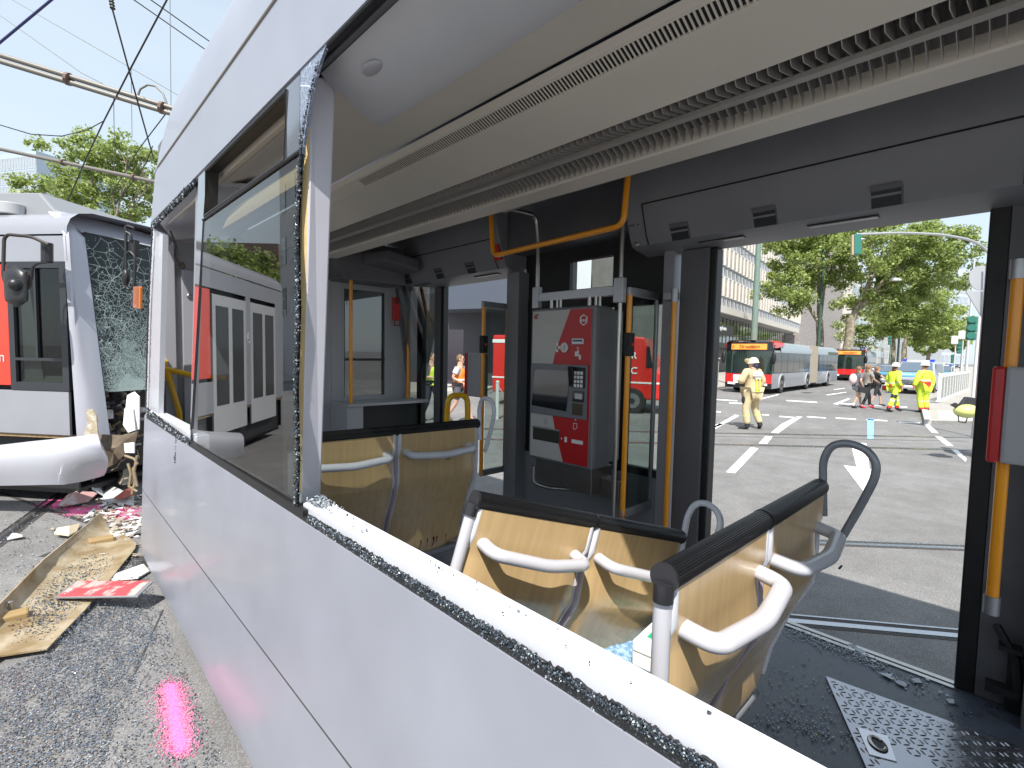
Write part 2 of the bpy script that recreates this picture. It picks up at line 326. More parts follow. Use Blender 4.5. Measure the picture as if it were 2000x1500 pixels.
# windows, near side: hole 2.99..4.45, glazed 1.52..2.96, hole -0.9..1.38
GLRE = mat('enamel_glass', (.16, .17, .20), .06, .55, coat=1.)
def px_(p, v=.585): return X(*p, v)
W1 = MB(); e = .585
oT = [px_(p) for p in ((388, 330), (586, 97), (577, 985), (371, 870))]; iT = [px_(p) for p in ((403, 333), (560, 178), (557, 312), (400, 422))]; g0 = [px_(p) for p in ((398, 434), (583, 300), (577, 978), (383, 868))]
def band(A, B, C, D_, th=.013): W1.slab([A, B, C, D_], (th, 0, 0))
gm = [px_(p) for p in ((396, 428), (585, 292))]
band(oT[0], oT[1], (oT[1][0], iT[1][1], iT[1][2]), iT[0]); band(oT[1], gm[1], (gm[1][0], iT[2][1], gm[1][2]+.0), iT[1]); band(iT[0], iT[3], gm[0], oT[0]); W1.slab([oT[0], gm[0], oT[3], (oT[3][0], oT[3][1]+.012, oT[3][2])], (.013, 0, 0)); band(iT[3], iT[2], gm[1], gm[0])
wf = W1.build('window', GLRE, T)
mb = MB(); q = g0; mb.add([q_+np.array([.004, 0, 0]) for q_ in (gm[0], gm[1], q[2], q[3])], [(0, 1, 2, 3)]); mb.build('pane', GLSD, wf)
mb = MB(); mb.tube([np.array(q_) for q_ in iT], .007, 6, closed=True); n_ = len(iT)
for i in range(4): A_, B_ = iT[i], iT[(i+1) % 4]; mb.slab([A_, B_, B_+np.array([0, .0, .0])+np.array([.05, 0, 0]), A_+np.array([.05, 0, 0])], (0, .004, .004))
mb.tube([gm[0]+np.array([.0, 0, -.004]), gm[1]+np.array([.0, 0, -.004])], .005, 6); mb.build('vent_frame', BLK, wf)
mb = MB(); mb.slab([(.66, 1.6, 2.36), (.66, 2.7, 2.36), (.70, 2.7, 2.46), (.70, 1.6, 2.56)], (.02, 0, 0)); mb.build('blind', mat('blind_cream', (.62, .48, .27), .6), wf)
mb = MB(); mb.slab([px_((383, 345), .61), px_((388, 345), .61), px_((377, 872), .61), px_((371, 868), .61)], (.06, 0, 0)); mb.build('pillar', GREY, T)
# body colour fringe at the bottom of the glazing
mb = MB(); mb.prism([(.583, 1.268), (.583, 1.286), (.600, 1.290), (.60, 1.268)], 1, -3, 1.52); mb.prism([(.583, 1.268), (.583, 1.306), (.600, 1.306), (.60, 1.268)], 1, 1.52, 4.45); mb.build('rubber_strip', BLK, T)
# white sill
mb = MB(); mb.prism([(.600, 1.285), (.600, 1.3135), (.6025, 1.3165), (.652, 1.3265), (.656, 1.323), (.656, 1.2), (.64, 1.2), (.64, 1.285)], 1, -3, 1.56); mb.build('window_sill', WHT, T)
mb = MB(); mb.prism([(.600, 1.295), (.600, 1.332), (.66, 1.340), (.66, 1.2), (.64, 1.2), (.64, 1.285)], 1, 2.99, 4.5); mb.build('window_sill', WHT, T)
pA, pB, pC, pD = X(587, 985, .612), X(609, 150, .612), X(656, 150, .688), X(626, 985, .688)
mb = MB(); mb.slab([pA, pB, pC, pD], (0.01, .09, 0)); mb.build('pillar', mat('pillar_lavender', (.60, .60, .67), .4, 0, var=.03), T, bevel=.006)
mb = MB(); fA, fB, fC, fD = X(579, 960, .60), X(594, 240, .60), X(606, 232, .613), X(588, 960, .613); mb.slab([fA, fB, fC, fD], (0.004, .03, 0)); mb.build('foam_filler', mat('yellow_foam', (.62, .46, .22), .8, 0, var=.08, vscale=12, bump=.15, bscale=30), T)
# crushed glass fringes
def fringe(path, wid, n, name, dens=1.0, up=(0, 0, 1), light=.1, sz=.008):
    P = [np.array(p, float) for p in path]; L = [np.linalg.norm(P[i+1]-P[i]) for i in range(len(P)-1)]; tot = sum(L); mb = MB(); pts = []
    upv = np.array(up, float); ph = [random.uniform(0, 6) for _ in range(4)]
    for _ in range(n):
        s_ = random.random()*tot; i = 0; q = s_
        while i < len(L)-1 and q > L[i]: q -= L[i]; i += 1
        base = P[i]+(P[i+1]-P[i])*(q/L[i])
        rag = .55+.25*math.sin(s_*23+ph[0])+.2*math.sin(s_*61+ph[1])+.12*math.sin(s_*140+ph[2])
        h = random.random()*wid*(.62+.38*max(0, rag))
        pts.append(base+upv*h+np.array([random.uniform(-.007, .006), 0, 0]))
    k = int(1/light) if light else 999
    chunks(mb, pts, sz, [0]*(k-1)+[1]*max(1, k//5)+[2] if k > 2 else [0, 1, 2], 1., 1.)
    return mb.build(name, [SHARD_D, SHARD_B, SHARD_L], T)
# rubber backing of ragged height then glass
def ragged(path, wid, name, up, m=BLK, th=.006, seed=1, amp=.5):
    rr = random.Random(seed); P = [np.array(p, float) for p in path]; upv = np.array(up, float); lo = []; hi = []
    for i in range(len(P)-1):
        n = max(2, int(np.linalg.norm(P[i+1]-P[i])/.0055))
        for k in range(n):
            b = P[i]+(P[i+1]-P[i])*k/n; lo.append(b); hi.append(b+upv*wid*(1-amp+amp*rr.random()**1.3))
    mb = MB(); n = len(lo); vs = lo+hi; vs2 = [v+np.array([th, 0, 0]) for v in vs]
    fs = [(i, i+1, n+i+1, n+i) for i in range(n-1)]; k = 2*n
    fs2 = [(k+i, k+n+i, k+n+i+1, k+i+1) for i in range(n-1)]; rim = [(n+i, n+i+1, k+n+i+1, k+n+i) for i in range(n-1)]
    mb.add(vs+vs2, fs+fs2+rim); return mb.build(name, m, T)
ragged([(.5945, 1.52, 1.28), (.5945, -1.2, 1.28)], .018, 'torn_rubber', (0, 0, 1), seed=3, amp=.45)
fringe([(.590, 1.50, 1.276), (.590, 1.05, 1.276)], .022, 3000, 'broken_glass_edge', light=.16, sz=.0046)
fringe([(.590, 1.05, 1.276), (.590, -.05, 1.276)], .024, 11000, 'broken_glass_edge', light=.07, sz=.0040)
edge = [(580, 990), (583, 900), (580, 760), (585, 600), (582, 450), (588, 330), (596, 250), (606, 190), (625, 120), (655, 65), (700, 10)]
fringe([px_(p) for p in edge[:7]], .026, 1800, 'broken_glass_edge', up=(0, .9, .1), light=.12, sz=.006)
fringe([px_(p) for p in edge[5:9]], .012, 380, 'broken_glass_edge', up=(0, .4, .3), light=.12, sz=.005)
ragged([px_(p) for p in edge[:7]], .03, 'torn_rubber', (0, 1, 0), seed=5, amp=.6)
# cracked leftover pane in the upper corner
def crackmat(name, base, crack, sc, rough=.15, mask=None, w_=.03, cw=.6):
    m = bpy.data.materials.new(name); m.use_nodes = True; n = m.node_tree.nodes; l = m.node_tree.links; b = n['Principled BSDF']
    tc = n.new('ShaderNodeTexCoord'); nz = n.new('ShaderNodeTexNoise'); nz.inputs['Scale'].default_value = 3; l.new(tc.outputs['Object'], nz.inputs[0])
    ad = n.new('ShaderNodeVectorMath'); ad.operation = 'MULTIPLY_ADD'; ad.inputs[1].default_value = (.05, .05, .05); l.new(nz.outputs['Color'], ad.inputs[0]); l.new(tc.outputs['Object'], ad.inputs[2])
    acc = None
    def ellm(cen, rad, lim):
        sb = n.new('ShaderNodeVectorMath'); sb.operation = 'SUBTRACT'; sb.inputs[1].default_value = cen; l.new(ad.outputs[0], sb.inputs[0])
        dv = n.new('ShaderNodeVectorMath'); dv.operation = 'DIVIDE'; dv.inputs[1].default_value = rad; l.new(sb.outputs[0], dv.inputs[0])
        ln = n.new('ShaderNodeVectorMath'); ln.operation = 'LENGTH'; l.new(dv.outputs[0], ln.inputs[0]); n2 = n.new('ShaderNodeTexNoise'); n2.inputs['Scale'].default_value = 7; n2.inputs['Detail'].default_value = 5; l.new(tc.outputs['Object'], n2.inputs[0])
        a2 = n.new('ShaderNodeMath'); a2.operation = 'MULTIPLY_ADD'; a2.inputs[1].default_value = 1.6; l.new(n2.outputs[0], a2.inputs[0]); l.new(ln.outputs['Value'], a2.inputs[2])
        lt = n.new('ShaderNodeMath'); lt.operation = 'LESS_THAN'; lt.inputs[1].default_value = lim; l.new(a2.outputs[0], lt.inputs[0]); return lt.outputs[0]
    for it in sc:
        s_, ww = it[:2]; v = n.new('ShaderNodeTexVoronoi'); v.feature = 'DISTANCE_TO_EDGE'; v.inputs['Scale'].default_value = s_; l.new(ad.outputs[0], v.inputs[0])
        lt = n.new('ShaderNodeMath'); lt.operation = 'LESS_THAN'; lt.inputs[1].default_value = ww; l.new(v.outputs['Distance'], lt.inputs[0]); cur = lt.outputs[0]
        if len(it) > 2: mu = n.new('ShaderNodeMath'); mu.operation = 'MULTIPLY'; l.new(cur, mu.inputs[0]); l.new(ellm(*it[2]), mu.inputs[1]); cur = mu.outputs[0]
        if acc is None: acc = cur
        else:
            mx = n.new('ShaderNodeMath'); mx.operation = 'MAXIMUM'; l.new(acc, mx.inputs[0]); l.new(cur, mx.inputs[1]); acc = mx.outputs[0]
    if mask:
        cen, rad = mask; sb = n.new('ShaderNodeVectorMath'); sb.operation = 'SUBTRACT'; sb.inputs[1].default_value = cen; l.new(ad.outputs[0], sb.inputs[0])
        dv = n.new('ShaderNodeVectorMath'); dv.operation = 'DIVIDE'; dv.inputs[1].default_value = rad; l.new(sb.outputs[0], dv.inputs[0])
        ln = n.new('ShaderNodeVectorMath'); ln.operation = 'LENGTH'; l.new(dv.outputs[0], ln.inputs[0]); nz2 = n.new('ShaderNodeTexNoise'); nz2.inputs['Scale'].default_value = 9; l.new(tc.outputs['Object'], nz2.inputs[0])
        a2 = n.new('ShaderNodeMath'); a2.operation = 'ADD'; l.new(ln.outputs['Value'], a2.inputs[0]); l.new(nz2.outputs[0], a2.inputs[1])
        lt = n.new('ShaderNodeMath'); lt.operation = 'LESS_THAN'; lt.inputs[1].default_value = 1.45; l.new(a2.outputs[0], lt.inputs[0])
        mu = n.new('ShaderNodeMath'); mu.operation = 'MULTIPLY'; l.new(acc, mu.inputs[0]); l.new(lt.outputs[0], mu.inputs[1]); acc = mu.outputs[0]
    mc = n.new('ShaderNodeMix'); mc.data_type = 'RGBA'; mc.inputs[6].default_value = (*base, 1); mc.inputs[7].default_value = (*crack, 1); l.new(acc, mc.inputs[0]); l.new(mc.outputs[2], b.inputs['Base Color'])
    mr = n.new('ShaderNodeMapRange'); mr.inputs[3].default_value = rough; mr.inputs[4].default_value = .7; l.new(acc, mr.inputs[0]); l.new(mr.outputs[0], b.inputs['Roughness']); b.inputs['Coat Weight'].default_value = cw; b.inputs['Specular IOR Level'].default_value = .3
    return m
CRK = crackmat('cracked_pane_blue', (.16, .19, .27), (.55, .6, .7), [(7, .012), (60, .02)], .08)
poly = [(587, 103), (668, 25), (760, -60), (745, -40), (705, -2), (688, 20), (660, 60), (640, 78), (626, 118), (612, 165), (606, 192), (597, 250), (590, 300), (586, 230)]
mb = MB(); mb.slab([px_(p, .583) for p in poly], (.008, 0, 0)); mb.build('cracked_pane', CRK, T)
ragged([px_(p, .588) for p in [(597, 250), (606, 192), (612, 165), (626, 118), (640, 78), (660, 60), (688, 20), (745, -40)]], .022, 'torn_rubber', (0, -.5, .1), seed=9, amp=.8)
mb = MB(); mb.box((.585, -3, 2.605), (.60, 1.52, 2.616)); mb.build('rubber_strip', BLK, T)
# far-left hole fringe
hole = [(300, 432), (322, 405), (345, 392), (362, 368), (382, 348)]
ragged([px_(p, .59) for p in [(296, 436), (380, 346)]], .05, 'torn_rubber', (0, 0, -1), seed=11, amp=.85)
ragged([px_(p, .59) for p in [(283, 800), (288, 600), (296, 440)]], .05, 'torn_rubber', (0, -1, 0), seed=12, amp=.8)
ragged([px_(p, .587) for p in [(283, 800), (330, 838), (372, 872)]], .035, 'torn_rubber', (0, 0, .9), seed=13, amp=.8)
fringe([px_(p, .585) for p in [(283, 802), (330, 842), (372, 872)]], .03, 450, 'broken_glass_edge', light=.25, sz=.012)
fringe([px_(p, .585) for p in [(296, 440), (380, 350)]], .03, 320, 'broken_glass_edge', up=(0, 0, -1), light=.2, sz=.012)
fringe([px_(p, .585) for p in [(347, 850), (345, 905)]], .03, 100, 'broken_glass_edge', up=(0, .6, 0), light=.2, sz=.012)
# inside at the front: partition wall with bolts, yellow handle
mb = MB(); mb.prism([(.64, .35), (1.6, .35), (1.6, 2.62), (.80, 2.62), (.66, 1.6)], 1, 4.62, 4.66); mb.build('partition_wall', GREY, T)
mb = MB(); mb.box((.725, 4.585, .35), (.80, 4.62, 2.58)); mb.box((.845, 4.58, .35), (.93, 4.62, 2.4)); mb.build('pillar', mat('pillar_pale', (.38, .38, .42), .4, .2), T, bevel=.004)
mb = MB(); mb.slab([px_((284, 800), .61), px_((297, 444), .61), px_((318, 458), .61), px_((309, 816), .61)], (.03, 0, 0)); mb.build('pillar', WHT, T)
for z in (1.45, 1.95, 2.2, 2.45): mb = MB(); mb.ell((.71, 4.583, z), (.008, .006, .008)); mb.build('bolt', STEEL, T)
mb = MB(); mb.ell((.89, 4.575, 2.2), (.018, .008, .018)); mb.build('lock', STEEL, T)
mb = MB(); mb.tube(fillet([(.71, 4.57, 1.635), (.92, 4.45, 1.575), (1.1, 4.4, 1.56)], .03), .02, 12); mb.tube(fillet([(.735, 4.55, 1.62), (.775, 4.52, 1.40), (.80, 4.52, 1.30), (.80, 4.52, .9)], .05), .02, 12)
mb.box((.69, 4.565, 1.55), (.74, 4.585, 1.70)); mb.build('handrail', YELLOW, T, smooth=50)
mb = MB(); mb.tube([(.66, 3.9, 2.55), (.70, 3.95, 2.47), (.70, 4.0, 2.40), (.73, 4.0, 2.36)], .006, 6); mb.ell((.74, 4.0, 2.35), (.02, .02, .025)); mb.build('loose_cable', mat('brown_cable', (.12, .09, .07), .6), T)
mb = MB(); mb.slab([(.61, 2.9, 2.60), (.61, 3.95, 2.60), (.80, 4.6, 2.62), (1.2, 4.6, 2.72), (1.2, 2.9, 2.72)], (0, 0, .02)); mb.build('ceiling_lining', WHT, T)
# --- ceiling
Yb, Ye = -3.0, 4.6
mb = MB(); mb.prism([(.66, 2.60), (.85, 2.70), (1.245, 2.742), (1.245, 2.78), (.6, 2.78)], 1, Yb, 3.95); mb.prism([(.90, 2.705), (1.245, 2.742), (1.245, 2.78), (.90, 2.78)], 1, 3.95, Ye); mb.build('ceiling_lining', CREAM, T, smooth=20)
mb = MB(); mb.prism([(1.252, 2.735), (1.27, 2.716), (1.272, 2.73)], 1, Yb, Ye); mb.prism([(1.27, 2.716), (1.280, 2.711), (1.28, 2.73), (1.27, 2.73)], 1, Yb, Ye); mb.prism([(1.326, 2.690), (1.335, 2.687), (1.552, 2.640), (1.56, 2.76), (1.33, 2.76)], 1, Yb, Ye)
yy = -1.6
while yy < 2.55: mb.prism([(1.279, 2.711), (1.327, 2.690), (1.327, 2.693), (1.279, 2.714)], 1, yy, yy+.0062); yy += .0155
mb.prism([(1.279, 2.711), (1.327, 2.690), (1.327, 2.70), (1.279, 2.722)], 1, 2.55, Ye); mb.build('air_vent', CREAM, T)
mb = MB(); mb.prism([(1.272, 2.7195), (1.333, 2.6935), (1.333, 2.70), (1.272, 2.726)], 1, Yb, Ye); mb.build('vent_backing', BLK, T)
# louvre lamp
LCH = mat('lamp_channel', (.14, .13, .125), .3, .3); LOUV = mat('lamp_louvre', (.44, .41, .38), .3, .15)
mb = MB(); mb.prism([(1.556, 2.66), (1.562, 2.66), (1.60, 2.73), (1.74, 2.73), (1.81, 2.66), (1.816, 2.66), (1.816, 2.75), (1.556, 2.75)], 1, Yb, Ye); lamp = mb.build('ceiling_lamp', LCH, T)
mb = MB(); yy = -1.9
while yy < 4.5: mb.prism([(1.562, 2.662), (1.585, 2.635), (1.655, 2.650), (1.690, 2.660), (1.715, 2.655), (1.80, 2.610), (1.808, 2.645), (1.74, 2.70), (1.61, 2.70)], 1, yy, yy+.0022); yy += .031
mb.prism([(1.692, 2.648), (1.716, 2.644), (1.716, 2.66), (1.692, 2.664)], 1, Yb, Ye); mb.build('louvre', LOUV, lamp)
mb = MB(); mb.tube([(1.65, -1.9, 2.71), (1.65, 4.5, 2.71)], .014, 10); mb.build('tube_lamp', mat('lamp_tube', (.6, .6, .6), .2), lamp)
mb = MB(); mb.prism([(1.812, 2.612), (1.82, 2.606), (1.96, 2.612), (1.98, 2.63), (1.98, 2.74), (1.812, 2.74)], 1, Yb, Ye); mb.build('ceiling_lining', CREAM, T, smooth=30)
mb = MB(); mb.prism([(1.975, 2.70), (2.64, 2.90), (2.64, 2.93), (1.975, 2.74)], 1, Yb, Ye); mb.build('ceiling_lining', DGREY, T)
mb = MB(); mb.prism([(1.985, 2.66), (2.30, 2.78), (2.30, 2.80), (1.985, 2.70)], 1, 1.80, 2.88); mb.build('ceiling_lining', mat('grey_lining', (.34, .33, .31), .5), T)
# hanging flap panel over the window
mb = MB(); mb.prism([(.635, 2.615), (.66, 2.595), (.80, 2.528), (.832, 2.526), (.832, 2.536), (.66, 2.62)], 1, -3, 1.50); mb.build('luggage_flap', mat('flap_grey', (.42, .42, .44), .4, 0, var=.03), T, smooth=30)
mb = MB(); mb.ell((.70, 1.30, 2.578), (.03, .05, .008)); mb.build('flap_recess', mat('flap_grey2', (.36, .36, .39), .4), T, smooth=60)
# --- door headers
def header(ya, yb, pk, slits, sign=True):
    prof = [(2.62, 2.92), (2.625, 2.80), (2.66, 2.68), (2.715, 2.53), (2.745, 2.485), (2.79, 2.470), (2.97, 2.445), (2.97, 2.92)]
    mb = MB(); mb.prism(prof, 1, ya, yb); h = mb.build('door_header', GREY, T, smooth=35, bevel=.006)
    def P(y, t, o=0.):   # t 0..1 down the face
        xs = [2.625, 2.66, 2.715, 2.745]; zs = [2.80, 2.68, 2.53, 2.485]; i = min(2, int(t*3)); f_ = t*3-i
        return (xs[i]+(xs[i+1]-xs[i])*f_-o, y, zs[i]+(zs[i+1]-zs[i])*f_-o*.35)
    mb = MB(); a, b = ya+.10, yb-.12
    for q in ([P(a, t, .002) for t in np.linspace(.25, .99, 8)], [P(b, t, .002) for t in np.linspace(.25, .99, 8)], [P(a, .25, .002), P(b, .25, .002)]): mb.tube(q, .0042, 6)
    mb.build('lid_joint', BLK, h)
    for y in pk:
        mb = MB(); s_ = .056
        mb.slab([P(y-s_, .60, .004), P(y+s_, .60, .004), P(y+s_, 1., .004), P(y-s_, 1., .004)], (.002, 0, 0)); k = mb.build('finger_recess', mat('recess_dark', (.035, .036, .04), .4), h)
        mb = MB(); mb.slab([P(y-s_, .57, .010), P(y+s_, .57, .010), P(y+s_, .62, .010), P(y-s_, .62, .010)], (.008, 0, 0)); mb.slab([P(y-s_-.003, .6, .008), P(y-s_+.004, .6, .008), P(y-s_+.004, 1, .010), P(y-s_-.003, 1, .008)], (.008, 0, 0)); mb.build('lip', DGREY, k, bevel=.002)
    for (u, v) in slits:
        mb = MB(); mb.box((2.80, u, 2.459), (2.835, v, 2.468)); k = mb.build('door_light', mat('slit_grey', (.26, .26, .25), .3), h, bevel=.002)
        mb = MB(); mb.box((2.794, u-.006, 2.463), (2.841, v+.006, 2.470)); mb.build('frame', BLK, k)
    mb = MB(); c = P(yb-.045, .88, .004); mb.ell(c, (.004, .016, .016)); mb.build('lock', STEEL, h, smooth=60)
    mb = MB(); mb.tube([np.array(c)+np.array([-.001, .024*math.cos(a), .024*math.sin(a)]) for a in np.linspace(.3, 2.84, 10)], .0022, 5); mb.build('lock_ring', BLK, h)
    return h
header(-.05, 1.78, [1.445, .98, .475], [(.52, .80), (1.12, 1.36)])
tx = text('door_number', 'Tür 2', .035, (2.683, 1.775, 2.60), (0, -1, 0), (0.3, 0, 1), BLK, T, .0008)
header(2.93, 4.75, [4.35, 3.82, 3.36], [(3.1, 3.4), (4.1, 4.35)])
mb = MB(); mb.slab([(2.66, 3.02, 2.66), (2.66, 2.94, 2.66), (2.70, 2.94, 2.545), (2.70, 3.02, 2.545)], (-.012, 0, -.004)); k = mb.build('emergency_label', RED, T)
mb = MB(); mb.box((2.62, -3, 2.45), (2.96, -.055, 2.92)); mb.build('header_panel', GREY, T)
mb = MB(); mb.box((2.74, 1.785, 2.60), (2.94, 2.925, 2.93)); mb.build('header_panel', DGREY, T)
# --- far wall: pillars, window band behind the ticket machine, doors
def wallbox(a, b, name, m, bv=.004): q = MB(); q.box(a, b); return q.build(name, m, T, bevel=bv)
wallbox((2.87, 1.555, .35), (2.97, 1.625, 2.46), 'pillar', mat('pillar_grey', (.30, .30, .33), .4, .1)); wallbox((2.82, 2.87, .35), (2.97, 3.01, 2.46), 'pillar', GREY)
wallbox((2.92, 1.60, .35), (2.98, 2.90, 1.00), 'side_panel', GREY)
w2 = MB(); w2.box((2.93, 1.60, 1.00), (2.975, 2.90, 1.05)); w2.box((2.93, 1.60, 2.14), (2.975, 2.90, 2.24)); w2.box((2.93, 1.60, 2.50), (2.975, 2.90, 2.62)); w2.box((2.933, 1.90, 1.05), (2.972, 2.03, 2.14)); w2.box((2.93, 1.60, 1.05), (2.975, 1.655, 2.5)); w2.box((2.935, 1.655, 2.24), (2.97, 2.05, 2.5)); w2.box((2.935, 2.55, 1.05), (2.97, 2.90, 2.5)); w2.box((2.935, 2.44, 1.06), (2.972, 2.55, 2.5)); w2 = w2.build('window', BLK, T)
mb = MB(); mb.add([(2.953, 1.66, 1.05), (2.953, 2.44, 1.05), (2.953, 2.44, 2.50), (2.953, 1.66, 2.50)], [(0, 1, 2, 3)]); mb.build('pane', GLS, w2)
# near door leaves folded at both ends of the opening
def leaf(ya, yb, xa, xb, za, zb, glass=False):
    mb = MB()
    if glass:
        mb.box((xa, ya, za), (xb, yb, za+.25)); mb.box((xa, ya, zb-.12), (xb, yb, zb)); mb.box((xa, ya, za), (xa+.05, yb, zb)); mb.box((xb-.05, ya, za), (xb, yb, zb))
    else: mb.box((xa, ya, za), (xb, yb, zb))
    d = mb.build('door_leaf', DGREY, T, bevel=.004); return d
d = leaf(1.34, 1.515, 2.88, 2.95, .33, 2.45); mb = MB(); mb.box((2.90, 1.30, .33), (2.99, 1.345, 2.45)); mb.build('rubber_edge', BLK, d, bevel=.01)
d = leaf(-.12, -.06, 2.78, 2.97, .33, 2.45); mb = MB(); mb.box((2.93, .075, .30), (2.99, .150, 2.46)); mb.build('rubber_edge', BLK, d, bevel=.008)
wallbox((2.93, -3, .35), (2.98, .09, 2.46), 'side_panel', DGREY)
mb = MB(); mb.box((2.88, -.06, .36), (2.92, -.01, .60)); mb.box((2.84, -.05, .62), (2.90, .02, .64)); mb.box((2.82, -.05, .44), (2.88, .05, .47)); mb.tube([(2.84, .03, .72), (2.86, -.03, .60), (2.84, -.05, .45)], .015, 6); mb.build('door_hinge', BLK, T)
# far door: three-part leaf in the middle of the opening
mb = MB(); mb.box((2.93, 4.41, .33), (2.985, 4.50, 2.45)); mb.build('rubber_edge', BLK, T)
d = leaf(4.08, 4.19, 2.93, 2.97, .33, 2.45); mb = MB(); mb.box((2.93, 4.03, .33), (2.985, 4.08, 2.45)); mb.build('rubber_edge', BLK, d)
mb = MB(); mb.box((2.95, 4.19, .45), (2.956, 4.41, 2.40)); mb.build('pane', GLS, d)
mb = MB(); mb.box((2.985, 3.02, 2.40), (2.99, 3.03, 2.45)); mb.build('door_seal', BLK, T)
# --- bulkhead at the front end
BK = 4.62
b_ = MB(); b_.box((2.62, BK, .35), (2.93, BK+.05, 2.46)); b_.box((2.05, BK, 1.30), (2.18, BK+.05, 2.46)); b_.box((2.18, BK, 2.40), (2.62, BK+.05, 2.47)); b_.box((2.18, BK, 1.30), (2.62, BK+.05, 1.35)); b_.box((1.2, BK, .35), (2.05, BK+.05, 2.8)); bh = b_.build('bulkhead', mat('bulkhead_grey', (.36, .36, .38), .4), T, bevel=.004)
mb = MB(); mb.box((2.18, BK+.02, 1.35), (2.62, BK+.026, 2.40)); mb.build('pane', GLSD, bh)
mb = MB(); mb.box((2.18, BK+.005, 1.70), (2.62, BK+.03, 1.725)); mb.build('frame', BLK, bh)
mb = MB(); mb.box((2.04, 4.25, 1.285), (2.92, 4.62, 1.31)); mb.box((2.04, 4.27, .35), (2.20, 4.62, 1.285)); mb.build('equipment_cabinet', mat('cabinet_grey', (.42, .42, .43), .4), T, bevel=.005)
mb = MB(); mb.box((2.20, 4.45, .35), (2.92, 4.5, 1.285)); mb.build('cabinet_recess', BLK, T)
mb = MB(); mb.box((2.0, 4.40, 2.46), (2.70, 4.75, 2.62)); mb.prism([(1.9, 2.62), (2.05, 2.45), (2.66, 2.45), (2.66, 2.8), (1.9, 2.8)], 1, 4.3, 4.75); mb.slab([(2.30, 4.0, 2.60), (2.62, 4.0, 2.56), (2.66, 4.3, 2.55), (2.2, 4.3, 2.6)], (0, 0, .1)); mb.build('header_panel', DGREY, T, bevel=.01)
mb = MB(); mb.box((2.70, BK-.03, 2.12), (2.78, BK, 2.36)); k = mb.build('emergency_hammer', RED, T, bevel=.006); mb = MB(); mb.tube(fillet([(2.71, BK-.035, 2.13), (2.70, BK-.04, 2.07), (2.77, BK-.04, 2.07), (2.77, BK-.035, 2.11)], .02), .006, 6); mb.ell((2.74, BK-.035, 2.32), (.03, .01, .03)); mb.build('handle', mat('dark_red', (.2, .02, .02), .4), k)
mb = MB(); mb.ell((2.76, BK-.005, 1.72), (.012, .01, .012)); mb.build('lock', STEEL, T)
# --- floor
FLOOR = mat('tram_floor', (.085, .10, .13), .35, 0, var=.25, vscale=9, bump=.15, bscale=200, rvar=.12)
mb = MB(); mb.box((.62, -3, .29), (2.94, 4.7, .35)); mb.build('floor', FLOOR, T)
for a_, b_ in (((2.905, .14, .351), (2.93, 1.36, .357)), ((2.955, .14, .33), (2.985, 1.36, .352)), ((2.905, 3.02, .351), (2.985, 4.42, .356))): mb = MB(); mb.box(a_, b_); mb.build('threshold', STEEL, T)
mb = MB(); mb.box((2.62, 1.62, .352), (2.92, 2.90, .42)); mb.build('floor_step', mat('step_grey', (.12, .12, .125), .5), T, bevel=.006)
CHK = mat('checker_plate', (.42, .43, .47), .28, .9, var=.1, vscale=14, rvar=.1)
A_ = np.array([2.565, .56, .351]); ey = np.array([.115, -.99, 0]); ex = np.array([-.89, -.455, 0])
mb = MB(); L_, Wd = 1.25, 1.15
mb.slab([A_, A_+ey*L_, A_+ey*L_+ex*Wd, A_+ex*Wd], (0, 0, .010)); hb = mb.build('floor_hatch', CHK, T)
mb = MB(); ux = ey; uy = np.array([-ey[1], ey[0], 0])*-1
def lens(c, d, L, W):
    d = np.array([math.cos(d), math.sin(d), 0]); n = np.array([-d[1], d[0], 0]); c = np.array(c, float); h = np.array([0, 0, .0028])
    mb.add([c-d*L, c-d*L*.5+n*W, c+d*L*.5+n*W, c+d*L, c+d*L*.5-n*W, c-d*L*.5-n*W, c-d*L*.5+h, c+d*L*.5+h], [(0, 1, 6), (1, 2, 7, 6), (2, 3, 7), (3, 4, 7), (4, 5, 6, 7), (5, 0, 6)])
inv = np.linalg.inv(np.array([[ey[0], ex[0]], [ey[1], ex[1]]]))
for i in range(-5, 30):
    for j in range(-5, 36):
        c = A_+np.array([0, 0, .010])+np.array([-i*.036-.004*0, .0, 0])*1+np.array([0, -j*.036, 0]); c = c+np.array([.08, .03, 0])
        for k in (-1, 1):
            if (i+j) % 2: q = c+np.array([.006*k, .006*k, 0])*1; dd = math.radians(-45)
            else: q = c+np.array([-.006*k, .006*k, 0]); dd = math.radians(45)
            s_, t_ = inv @ (q-A_)[:2]
            if .012 < s_ < L_-.01 and .012 < t_ < Wd-.01 and not (abs(q[0]-2.20) < .085 and abs(q[1]-.20) < .095): lens(q, dd, .014, .0042)
mb.build('tread_pattern', CHK, hb)
hc = np.mean([Z(*p, .362) for p in [(1677,1423),(1735,1440),(1753,1488),(1697,1476)]], axis=0); hc[2] = .3615
hq = [Z(*p, .3615) for p in [(1674,1421),(1734,1438),(1752,1489),(1698,1475)]]
mb = MB(); mb.slab(hq, (0, 0, .003)); hp = mb.build('lifting_ring', mat('ring_plate', (.62, .62, .66), .25, .9), hb, bevel=.001)
hq = [np.array(q) for q in hq]; hu = (hq[1]-hq[0])*.5; hv = (hq[3]-hq[0])*.5; hm = sum(hq)/4+np.array([0, 0, .004])
mb = MB(); mb.slab([hm+hu*math.cos(a)*.62+hv*math.sin(a)*.62 for a in np.linspace(0, 6.28, 25)[:-1]], (0, 0, .0006)); mb.build('ring_recess', BLK, hp)
mb = MB(); mb.tube([hm+np.array([0, 0, .003])+hu*math.cos(a)*.48+hv*math.sin(a)*.48 for a in np.linspace(.4, 5.6, 22)], .006, 6, sq=.6); mb.build('ring', STEEL, hp)
